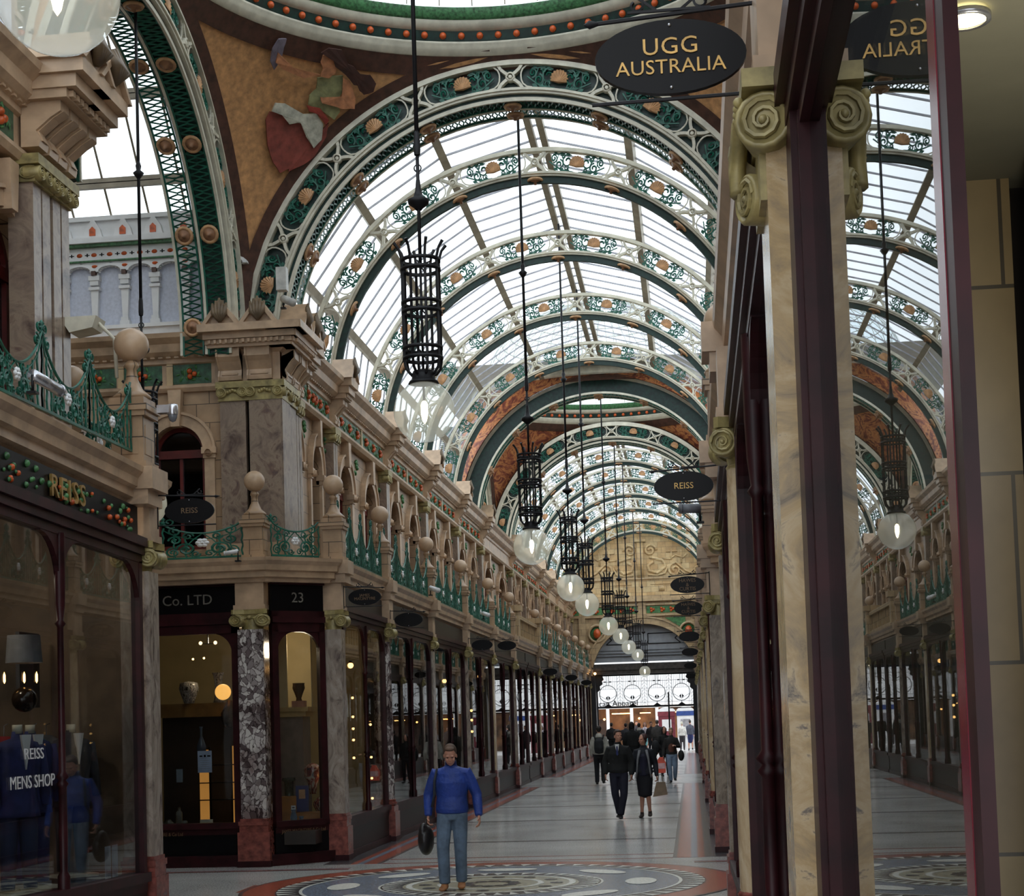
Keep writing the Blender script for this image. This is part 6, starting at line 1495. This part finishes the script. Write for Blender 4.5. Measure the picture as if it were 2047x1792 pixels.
def person(label, loc, rotz=0, H=1.75, vox=.011, pose=None, top='jacket', topc=None, legs='trousers', legc=None, shoec=None, hairc=(60, 44, 34), hair='short',
           female=False, headturn=0, headnod=0, extra=None, skin=None):
    """local frame: faces -y, x to the person's left as seen from the front (image right)"""
    t = thing('person', label, 'person', loc, None, rotz); k = H / 1.78; sk = skin or SKIN
    P = dict(pelvis=(0, 0, .95), waist=(0, .01, 1.08), chest=(0, .0, 1.30), neck=(0, .015, 1.50), head=(0, -.01, 1.66),
             shR=(-.178, .0, 1.415), shL=(.178, .0, 1.415), elR=(-.25, .03, 1.14), elL=(.25, .03, 1.14), wrR=(-.27, -.06, .90), wrL=(.27, -.06, .90),
             hipR=(-.095, 0, .92), hipL=(.095, 0, .92), knR=(-.10, -.02, .50), knL=(.10, -.02, .50), anR=(-.11, .02, .09), anL=(.11, .02, .09))
    if female:
        P.update(shR=(-.165, 0, 1.42), shL=(.165, 0, 1.42), elR=(-.215, .03, 1.15), elL=(.215, .03, 1.15), wrR=(-.235, -.05, .92), wrL=(.235, -.05, .92))
    if pose: P.update(pose)
    V = {a: Vector(b) * k for a, b in P.items() if not a.startswith('curl')}
    def seg(m, pts, rad, n=12, hint=(1, 0, 0)): loft(m, [(p, r * k, r * k * .95, hint) for p, r in zip(pts, rad)], n)
    # ---- body: head, neck, torso, arms, hands, legs in one surface
    m = MB(); hd = V['head']; f = .93 if female else 1.0
    b0 = 0
    ell(m, hd + Vector((0, .012, .03)) * k, .074 * k * f, .094 * k * f, .098 * k, 16, 12); ell(m, hd + Vector((0, -.022, -.045)) * k, .058 * k * f, .066 * k * f, .075 * k, 14, 10)
    ell(m, hd + Vector((0, -.05, -.095)) * k, .026 * k * f, .024 * k, .022 * k, 8, 6)
    loft(m, [(hd + Vector((0, -.078, .012)) * k, .007 * k, .008 * k), (hd + Vector((0, -.092, -.012)) * k, .010 * k, .011 * k), (hd + Vector((0, -.100, -.03)) * k, .015 * k, .013 * k)], 8)
    ell(m, hd + Vector((0, -.084, -.063)) * k, .024 * k, .01 * k, .008 * k, 8, 5)
    for s in (-1, 1):
        ell(m, hd + Vector((s * .076 * f, .01, -.015)) * k, .01 * k, .018 * k, .03 * k, 8, 6)
        ell(m, hd + Vector((s * .03, -.078, .022)) * k, .026 * k, .012 * k, .008 * k, 8, 5)
        ell(m, hd + Vector((s * .037, -.062, -.028)) * k, .024 * k, .02 * k, .022 * k, 8, 5)
    # turn and nod the head about the neck
    pv = V['neck'] + Vector((0, 0, .04)) * k; R = Matrix.Rotation(headturn, 4, 'Z') @ Matrix.Rotation(headnod, 4, 'X')
    def turn(mm, a=0):
        for i in range(a, len(mm.v)): mm.v[i] = tuple(pv + R @ (Vector(mm.v[i]) - pv))
    turn(m)
    loft(m, [(V['neck'] - Vector((0, -.01, .06)) * k, .06 * k * f, .06 * k), (V['neck'] + Vector((0, 0, .03)) * k, .053 * k * f, .056 * k), (pv + R @ (hd + Vector((0, .01, -.05)) * k - pv), .05 * k * f, .056 * k)], 12)
    w = .86 if female else 1.0
    loft(m, [(V['pelvis'] - Vector((0, 0, .08)) * k, .12 * k, .09 * k), (V['pelvis'], .155 * k, .105 * k), (V['waist'], .135 * w * k, .095 * k), (V['chest'], .165 * w * k, .11 * k), (V['chest'] + Vector((0, 0, .10)) * k, .15 * w * k, .095 * k), (V['neck'] - Vector((0, 0, .03)) * k, .06 * k, .055 * k)], 18)
    for s in 'RL':
        q = -1 if s == 'R' else 1
        seg(m, [V['sh' + s], lerp(V['sh' + s], V['el' + s], .5), V['el' + s], lerp(V['el' + s], V['wr' + s], .35), V['wr' + s]], [.046 * f, .042 * f, .036 * f, .037 * f, .025 * f])
        seg(m, [V['chest'] + Vector((q * .06, 0, .08)) * k, V['sh' + s]], [.055, .045])
        # hand: palm, four fingers of unequal length, thumb
        a = V['wr' + s]; d = (a - V['el' + s]).normalized(); up = Vector((0, -1, 0)); sd = d.cross(up).normalized(); up = sd.cross(d).normalized()
        curl = (pose or {}).get('curl' + s, .45); curl = curl[0] if isinstance(curl, tuple) else curl
        loft(m, [(a, .024 * k, .019 * k, up), (a + d * .045 * k, .038 * k, .016 * k, up), (a + d * .09 * k, .04 * k, .014 * k, up)], 10)
        inw = -sd if (sd.x * q) > 0 else sd          # towards the body
        for i, L in enumerate((.072, .08, .074, .058)):
            off = up * (.03 - .02 * i) * k; p0 = a + d * .088 * k + off; d1 = (d * math.cos(curl) + inw * math.sin(curl)); d2 = (d * math.cos(curl * 2) + inw * math.sin(curl * 2)); d3 = (d * math.cos(curl * 2.8) + inw * math.sin(curl * 2.8))
            p1 = p0 + d1 * L * .45 * k; p2 = p1 + d2 * L * .32 * k; p3 = p2 + d3 * L * .25 * k
            loft(m, [(p0, .0085 * k, .0085 * k, up), (p1, .0085 * k, .0085 * k, up), (p2, .0078 * k, .0078 * k, up), (p3, .0065 * k, .0065 * k, up)], 7)
        p0 = a + d * .03 * k + up * .03 * k; loft(m, [(p0, .012 * k, .012 * k, d), (p0 + (up * .6 + d * .8) * .03 * k, .0105 * k, .0105 * k, d), (p0 + (up * .55 + d * .85 + inw * .4) * .058 * k, .008 * k, .008 * k, d)], 7)
        # leg
        seg(m, [V['hip' + s], lerp(V['hip' + s], V['kn' + s], .5), V['kn' + s], lerp(V['kn' + s], V['an' + s], .3) + Vector((0, .012, 0)) * k, lerp(V['kn' + s], V['an' + s], .75), V['an' + s]], [.085, .07, .052, .053, .038, .034])
        loft(m, [(V['an' + s] + Vector((0, .03, -.05)) * k, .03 * k, .03 * k), (V['an' + s] + Vector((q * .005, -.05, -.055)) * k, .036 * k, .03 * k), (V['an' + s] + Vector((q * .012, -.13, -.07)) * k, .036 * k, .02 * k)], 10)
    fuse(m, 'body', sk, t, vox * .8, 2)
    # ---- face details
    def fpart(nm, mt, cs, r):
        mm = MB()
        for c in cs: ell(mm, hd + Vector(c) * k, r[0] * k, r[1] * k, r[2] * k, 8, 6)
        turn(mm); mm.build(nm, mt, t, smooth=True)
    fpart('eyes', BLACKW, [(-.031, -.080, .004), (.031, -.080, .004)], (.011, .006, .005)); fpart('mouth', SKIND if not female else cloth('lip', (150, 70, 66)), [(0, -.091, -.062)], (.022, .006, .005))
    # ---- hair
    hm = cloth('hair_%d_%d' % (hairc[0], hairc[1]), hairc, .3, .7)
    m = MB(); ell(m, hd + Vector((0, .028, .046)) * k, .083 * k * f, .092 * k, .092 * k, 16, 10)
    if hair == 'short':
        ell(m, hd + Vector((0, -.035, .100)) * k, .062 * k, .045 * k, .024 * k, 10, 6); ell(m, hd + Vector((0, .055, .0)) * k, .068 * k, .052 * k, .07 * k, 10, 8)
    if hair == 'up':
        ell(m, hd + Vector((0, .075, .085)) * k, .05 * k, .05 * k, .05 * k, 10, 8); ell(m, hd + Vector((0, .06, -.01)) * k, .064 * k, .05 * k, .07 * k, 10, 8)
        for s in (-1, 1): loft(m, [(hd + Vector((s * .07, -.02, .06)) * k, .014 * k, .02 * k), (hd + Vector((s * .078, .0, -.02)) * k, .012 * k, .02 * k), (hd + Vector((s * .07, .03, -.1)) * k, .008 * k, .014 * k)], 8)
    if hair == 'long':
        ell(m, hd + Vector((0, .06, -.02)) * k, .078 * k, .055 * k, .12 * k, 12, 8)
        for s in (-1, 1): loft(m, [(hd + Vector((s * .07, -.02, .06)) * k, .02 * k, .03 * k), (hd + Vector((s * .082, .01, -.04)) * k, .022 * k, .035 * k), (hd + Vector((s * .08, .02, -.16)) * k, .018 * k, .03 * k)], 8)
    turn(m); fuse(m, 'hair', hm, t, vox * .9, 2)
    # ---- lower garment
    lm = legc or cloth('dark_trousers', (26, 27, 36))
    m = MB()
    if legs == 'trousers':
        loft(m, [(V['pelvis'] + Vector((0, 0, -.10)) * k, .13 * k, .11 * k), (V['pelvis'], .172 * k, .12 * k), (V['pelvis'] + Vector((0, 0, .1)) * k, .16 * k * w, .11 * k)], 18)
        for s in 'RL':
            q = -1 if s == 'R' else 1
            seg(m, [V['hip' + s] + Vector((0, 0, .0)), lerp(V['hip' + s], V['kn' + s], .4), V['kn' + s], lerp(V['kn' + s], V['an' + s], .5), V['an' + s] + Vector((0, .0, -.005)) * k], [.1, .094, .078, .072, .068 if not female else .055])
    else:
        kn = lerp(V['knR'], V['knL'], .5)
        loft(m, [(V['pelvis'] + Vector((0, 0, .14)) * k, .13 * k, .10 * k), (V['pelvis'], .17 * k, .12 * k), (V['pelvis'] - Vector((0, 0, .15)) * k, .18 * k, .13 * k), (kn + Vector((0, 0, .06)) * k, .155 * k, .12 * k), (kn + Vector((0, 0, -.03)) * k, .15 * k, .115 * k)], 20)
    fuse(m, 'trousers' if legs == 'trousers' else 'skirt', lm, t, vox, 3)
    # ---- shoes
    sm_ = shoec or cloth('black_shoe', (20, 18, 18), .2, .4, 0)
    for s in 'RL':
        q = -1 if s == 'R' else 1; A = V['an' + s]; m = MB(); T = 1.12
        loft(m, [(A + Vector((0, .045, -.045)) * k, .032 * k, .04 * k), (A + Vector((0, .0, -.04)) * k, .042 * k * T, .046 * k), (A + Vector((q * .006, -.07, -.055)) * k, .044 * k * T, .033 * k), (A + Vector((q * .014, -.15, -.066)) * k, .042 * k * T, .023 * k)], 12)
        ell(m, A + Vector((q * .016, -.16, -.066)) * k, .042 * k, .04 * k, .022 * k); loft(m, [(A + Vector((0, .01, .03)) * k, .042 * k, .05 * k), (A + Vector((0, .01, -.04)) * k, .042 * k, .05 * k)], 10)
        o = fuse(m, 'shoe', sm_, t, vox * .9, 2)
    # ---- upper garment
    tm = topc or cloth('black_jacket', (24, 24, 27))
    m = MB(); hem = -.02 if top in ('jacket', 'hoodie') else .06
    bl = 1.16 if top in ('jacket', 'hoodie') else 1.05
    loft(m, [(V['pelvis'] + Vector((0, 0, hem)) * k, .165 * k * bl * (w ** .5), .115 * k * bl), (V['pelvis'] + Vector((0, 0, hem + .04)) * k, .175 * k * bl * (w ** .5), .125 * k * bl), (V['waist'] + Vector((0, 0, .04)) * k, .16 * w * k * bl, .112 * k * bl), (V['chest'], .182 * w * k * bl, .125 * k * bl), (V['chest'] + Vector((0, 0, .10)) * k, .150 * w * k * bl, .105 * k * bl), (V['chest'] + Vector((0, .005, .155)) * k, .105 * w * k * bl, .085 * k * bl), (V['neck'] - Vector((0, 0, .02)) * k, .062 * k, .062 * k)], 20)
    for s in 'RL':
        q = -1 if s == 'R' else 1
        seg(m, [V['chest'] + Vector((q * .08, 0, .1)) * k, V['sh' + s], lerp(V['sh' + s], V['el' + s], .45), V['el' + s], lerp(V['el' + s], V['wr' + s], .5), lerp(V['el' + s], V['wr' + s], .98)], [.082 * f, .070 * f, .066 * f * bl ** .5, .056 * f * bl, .050 * f * bl, .041 * f * bl])
        loft(m, [(V['neck'] + Vector((q * .03, 0, -.05)) * k, .05 * k, .06 * k, (0, 1, 0)), (V['sh' + s] + Vector((-q * .07, 0, .0)) * k, .062 * k, .055 * k, (0, 1, 0)), (V['sh' + s] + Vector((0, 0, -.01)) * k, .06 * k, .055 * k, (0, 1, 0))], 12)
    if top in ('jacket', 'hoodie'): loft(m, [(V['neck'] + Vector((0, .0, -.05)) * k, .085 * k, .082 * k), (V['neck'] + Vector((0, -.005, .035)) * k, .068 * k, .072 * k)], 14)
    fuse(m, 'hooded_top' if top == 'hoodie' else ('jacket' if top == 'jacket' else 'top'), tm, t, vox, 3)
    if extra: extra(t, V, k, fuse)
    return t
def bag_part(t, name, mt, pts, rx, ry, vox=.012):
    m = MB(); loft(m, [(p, a, b) for p, a, b in zip(pts, rx, ry)], 14); return fuse(m, name, mt, t, vox, 3)
# --- man in the blue jacket
BLUE = plain('blue_jacket_cloth', (30, 56, 128), .6, 0, .2, 4, .8); DEN = plain('blue_denim', (88, 104, 122), .85, 0, .22, 5, .3); TANB = plain('tan_boot', (156, 104, 66), .6, 0, .15, 12)
def mb_extra(t, V, k, fz):
    m = MB(); m.tube([V['shR'] + Vector((.03, -.085, .05)), V['shR'] + Vector((.0, -.125, -.1)), V['shR'] + Vector((-.005, -.13, -.28)), V['shR'] + Vector((-.05, -.06, -.42))], [.014, .017, .017, .014], 6); m.build('bag_strap', cloth('strap_grey', (40, 44, 54)), t)
    m = MB()
    for i in range(10): pass
    loft(m, [(V['neck'] + Vector((0, .0, -.01)) * k, .075 * k, .078 * k), (V['neck'] + Vector((0, -.008, .055)) * k, .068 * k, .075 * k)], 16); fz(m, 'collar', plain('navy_collar', (24, 34, 84), .7), t, .01, 2)
M1 = person('man in a bright blue jacket and jeans walking head down across the mosaic', (-3.0, 20.35, 0), .02, 1.82, .0085,
    dict(elR=(-.29, .05, 1.15), wrR=(-.29, -.02, .90), elL=(.30, .05, 1.14), wrL=(.33, -.05, .89), hipR=(-.09, 0, .93), hipL=(.09, 0, .93), knR=(-.11, -.10, .52), anR=(-.10, -.10, .10), knL=(.095, -.04, .50), anL=(.085, .06, .11), shR=(-.19, 0, 1.42), shL=(.195, 0, 1.42), curlR=.75, head=(0, -.03, 1.655)),
    'jacket', BLUE, 'trousers', DEN, TANB, (78, 58, 44), 'short', headnod=.42, headturn=.05, extra=mb_extra)
t = thing('handbag', 'black zipped bag carried low in the blue-jacketed man\'s hand', 'bag', (-3.34, 20.35, .0))
m = MB(); ell(m, (0, .02, .62), .10, .2, .19, 16, 12); ell(m, (-.02, .0, .72), .06, .16, .12); fuse(m, 'bag_body', cloth('black_leather', (26, 22, 22), .2, .4), t, .012, 4)
m = MB(); m.tube([(.01, -.1, .78), (.02, -.08, .86), (.02, .02, .89), (.02, .08, .84), (.01, .12, .77)], .011, 6); m.build('handle', MATS['black_leather'], t)
# --- couple
def tie(t, V, k, fz):
    m = MB(); m.prism([(-.045, 1.50 * k), (.045, 1.50 * k), (.0, 1.27 * k)], -.172 * k, -.150 * k, 'XZ'); m.build('shirt_front', WHITE, t)
    m = MB(); m.prism([(-.014, 1.46 * k), (.014, 1.46 * k), (.022, 1.30 * k), (0, 1.27 * k), (-.022, 1.30 * k)], -.18 * k, -.172 * k, 'XZ'); m.build('tie', NAVY, t)
    m = MB(); loft(m, [(V['neck'] + Vector((0, -.0, -.03)) * k, .072 * k, .074 * k), (V['neck'] + Vector((0, -.0, .03)) * k, .062 * k, .066 * k)], 14); m.build('shirt_collar', WHITE, t)
person('man in black coat, white shirt and dark tie holding a woman\'s hand', (-1.53, 33.7, 0), -.05, 1.80, .013,
    dict(elL=(.27, .02, 1.13), wrL=(.26, -.07, .88), knR=(-.08, -.03, .5), anR=(-.02, .10, .12), knL=(.10, -.08, .5), anL=(.02, -.06, .1), elR=(-.27, .04, 1.14), wrR=(-.26, -.05, .90)), 'jacket', cloth('black_coat', (22, 22, 22)), 'trousers', cloth('dark_navy_trousers', (24, 24, 40)), None, (58, 42, 34), 'short', headturn=.55, extra=tie)
def cardi(t, V, k, fz):
    for s in (-1, 1):
        m = MB(); loft(m, [(Vector((s * .07, -.11, 1.44)) * k, .03 * k, .02 * k), (Vector((s * .115, -.145, 1.25)) * k, .022 * k, .016 * k), (Vector((s * .14, -.15, 1.0)) * k, .018 * k, .014 * k), (Vector((s * .16, -.15, .86)) * k, .016 * k, .012 * k)], 8); m.build('lapel', cloth('grey_lapel', (120, 120, 122)), t, smooth=True)
    m = MB(); loft(m, [(Vector((0, -.02, .9)) * k, .12 * k, .13 * k), (Vector((0, -.02, 1.1)) * k, .11 * k, .125 * k), (Vector((0, -.02, 1.3)) * k, .12 * k, .14 * k), (Vector((0, -.01, 1.40)) * k, .09 * k, .10 * k)], 14); fz(m, 'dress_front', cloth('navy_dress', (28, 28, 48)), t, .013, 3)
    m = MB(); loft(m, [(Vector((0, .03, 1.42)) * k, .12 * k, .09 * k), (Vector((0, .03, 1.48)) * k, .10 * k, .07 * k)], 12); m.build('pale_hood', cloth('pale_hood', (170, 170, 170)), t, smooth=True)
person('woman in navy dress and open dark jacket holding the man\'s hand', (-1.02, 34.0, 0), -.08, 1.70, .013,
    dict(elR=(-.235, .02, 1.14), wrR=(-.25, -.09, .93), elL=(.24, .04, 1.14), wrL=(.27, -.05, .88), knR=(-.06, -.02, .5), anR=(-.08, .0, .09), knL=(.07, -.05, .5), anL=(.09, .03, .11), curlL=.8),
    'jacket', cloth('dark_cardigan', (26, 28, 36)), 'skirt', cloth('black_skirt', (20, 20, 26)), cloth('brown_flats', (56, 44, 40)), (66, 38, 34), 'up', True, headturn=-.6, extra=cardi)
t = thing('tote_bag', 'tan tote bag hanging from the woman in the navy dress', 'bag', (-.70, 33.95, 0))
m = MB(); m.prism([(-.16, .42), (.14, .46), (.10, .72), (-.08, .72)], -.06, .06, 'XZ'); m.build('bag_body', plain('tan_leather', (132, 112, 88), .5), t)
m = MB(); m.tube([(-.05, 0, .70), (-.03, 0, .84), (.0, 0, .88), (.03, 0, .84), (.06, 0, .70)], .008, 5); m.build('handle', MATS['tan_leather'], t)
# --- man with a backpack seen from behind
def pack(t, V, k, fz):
    m = MB(); loft(m, [(Vector((0, -.17, .98)) * k, .13 * k, .09 * k), (Vector((0, -.2, 1.12)) * k, .15 * k, .11 * k), (Vector((0, -.18, 1.32)) * k, .14 * k, .10 * k), (Vector((0, -.15, 1.4)) * k, .10 * k, .06 * k)], 14); fz(m, 'backpack', cloth('black_backpack', (26, 27, 30)), t, .016, 3)
    m = MB()
    for s in (-1, 1): m.tube([Vector((s * .08, -.15, 1.4)) * k, Vector((s * .13, -.1, 1.50)) * k, Vector((s * .14, .05, 1.5)) * k], .02, 6)
    m.build('pack_straps', MATS['black_backpack'], t)
    m = MB(); loft(m, [(Vector((0, -.09, 1.44)) * k, .11 * k, .08 * k), (Vector((0, -.06, 1.54)) * k, .085 * k, .07 * k)], 12); fz(m, 'hood', MATS['grey_hoodie'], t, .016, 3)
HOOD = cloth('grey_hoodie', (164, 160, 150))
# built facing +y: the pack sits on local -y of a body turned by pi, so the body itself is turned and the pack is put on its back
def pack_back(t, V, k, fz):
    m = MB(); loft(m, [(Vector((0, .19, .98)) * k, .13 * k, .09 * k), (Vector((0, .22, 1.12)) * k, .15 * k, .11 * k), (Vector((0, .20, 1.32)) * k, .14 * k, .10 * k), (Vector((0, .17, 1.4)) * k, .10 * k, .06 * k)], 14); fz(m, 'backpack', cloth('black_backpack', (26, 27, 30)), t, .016, 3)
    m = MB()
    for s in (-1, 1): m.tube([Vector((s * .10, .16, 1.36)) * k, Vector((s * .14, .10, 1.50)) * k, Vector((s * .15, -.08, 1.5)) * k], .022, 6)
    m.build('pack_straps', MATS['black_backpack'], t)
    m = MB(); loft(m, [(Vector((0, .10, 1.42)) * k, .12 * k, .08 * k), (Vector((0, .06, 1.54)) * k, .09 * k, .075 * k)], 12); fz(m, 'hood', HOOD, t, .016, 3)
person('man in pale grey hooded top with black backpack, walking away at the left', (-2.86, 50.6, 0), PI, 1.80, .016, dict(knL=(.1, -.08, .5), anL=(.1, -.02, .1), anR=(-.1, .12, .14)), 'hoodie', HOOD, 'trousers', cloth('black_trousers', (18, 18, 22)), None, (46, 38, 32), 'short', extra=pack_back)
# --- woman in brown sweater with bags
def wbags(t, V, k, fz):
    m = MB(); loft(m, [(Vector((0, -.03, 1.0)) * k, .12 * k, .12 * k), (Vector((0, -.035, 1.2)) * k, .12 * k, .125 * k), (Vector((0, -.02, 1.38)) * k, .10 * k, .10 * k)], 12); fz(m, 'brown_sweater', cloth('brown_sweater', (92, 56, 44)), t, .016, 2)
    m = MB(); loft(m, [(Vector((0, -.01, .95)) * k, .155 * k, .115 * k), (Vector((0, -.01, 1.0)) * k, .15 * k, .112 * k)], 14); m.build('pink_hem', cloth('pink_hem', (180, 52, 92)), t, smooth=True)
    m = MB(); ell(m, (.30 * k, .05, .88 * k), .10, .16, .17); fz(m, 'shoulder_bag', cloth('dark_shoulder_bag', (36, 36, 34)), t, .016, 3)
person('woman in brown sweater, dark coat and jeans carrying bags towards the camera', (-.67, 50.7, 0), 0, 1.68, .015,
    dict(elL=(.24, -.02, 1.15), wrL=(.13, -.18, 1.2), knR=(-.08, -.08, .5), anR=(-.05, -.08, .1), anL=(.08, .14, .16), elR=(-.25, .02, 1.12), wrR=(-.27, -.08, .88)), 'jacket', cloth('dark_parka', (34, 32, 30)), 'trousers', cloth('light_jeans', (120, 138, 160)), None, (160, 150, 130), 'short', True, extra=wbags)
t = thing('carrier_bag', 'orange and pink carrier bag held by the woman in the brown sweater', 'bag', (-1.0, 50.6, 0))
m = MB(); m.prism([(-.15, .32), (.13, .32), (.15, .62), (.06, .80), (-.05, .80), (-.16, .62)], -.05, .05, 'XZ'); m.build('bag_body', plain('coral_bag', (226, 92, 70), .4), t)
m = MB(); m.box(-.13, .12, -.056, -.05, .45, .62); m.build('pale_panel', plain('pale_pink', (214, 170, 172), .4), t)
person('woman in black with dark hair beside a big black bag, right of the couple', (-.98, 56.5, 0), .3, 1.68, .018, dict(elR=(-.27, -.02, 1.14), wrR=(-.30, -.1, .95)), 'jacket', cloth('black_coat', (22, 22, 22)), 'trousers', cloth('black_trousers', (18, 18, 22)), None, (28, 22, 24), 'long', True,
       extra=lambda t, V, k, fz: (lambda m: (ell(m, (-.32, -.02, .98), .14, .2, .26), fz(m, 'large_bag', cloth('black_backpack', (26, 27, 30)), t, .018, 3)))(MB()))
person('tall hooded figure in black behind the couple', (-2.2, 60.0, 0), PI, 1.86, .02, None, 'hoodie', cloth('black_coat', (22, 22, 22)), 'trousers', cloth('black_trousers', (18, 18, 22)), None, (18, 18, 20), 'long')
def crowd(label, x, y, H, rz, top, leg, hair, hk='short', fem=False, legs='trousers', **kw):
    person(label, (x, y, 0), rz, H, .026, dict(knL=(.1, -.07, .5), anR=(-.1, .1, .12)), 'jacket', cloth('crowd_%d_%d_%d' % top, top), legs, cloth('crowd_%d_%d_%d' % leg, leg), None, hair, hk, fem, **kw)
crowd('person in dark clothes with a blue-grey backpack, walking away near the gate', -2.45, 76, 1.74, PI, (40, 44, 52), (24, 26, 34), (30, 26, 26), extra=pack_back)
crowd('woman in a white top and turquoise skirt near the gate', -2.6, 90.5, 1.70, 0, (206, 196, 204), (120, 180, 184), (40, 28, 26), 'long', True, 'skirt')
crowd('person in a long dark coat right of the woman in white', -2.15, 86, 1.74, .2, (36, 30, 32), (28, 28, 34), (38, 30, 28))
crowd('person in a long grey coat walking away near the gate', -1.75, 82, 1.84, PI, (74, 70, 68), (60, 58, 58), (90, 84, 80))
crowd('white-haired person in a white top by the blue and white kiosk', -.62, 95, 1.66, PI, (222, 220, 214), (60, 56, 60), (210, 200, 180), 'short', True)
crowd('person in a grey jacket and blue skirt at the right of the gate', -.16, 95.5, 1.74, PI, (80, 84, 98), (40, 48, 96), (60, 52, 48), 'short', True, 'skirt')
crowd('person with a pink patterned top beyond the right gate post', .22, 99, 1.62, 0, (176, 96, 104), (60, 56, 70), (70, 50, 44), 'long', True)
crowd('person in a dark striped top left of the gate crowd', -3.3, 82, 1.72, PI, (46, 44, 48), (26, 26, 30), (30, 26, 26))
crowd('person in dark clothes at the far left of the gate', -4.1, 84, 1.76, PI, (28, 26, 28), (22, 22, 26), (26, 22, 22))
crowd('person in black trousers beyond the gate, left of the kiosks', -3.4, 101, 1.74, 0, (54, 50, 54), (22, 22, 26), (34, 28, 26))
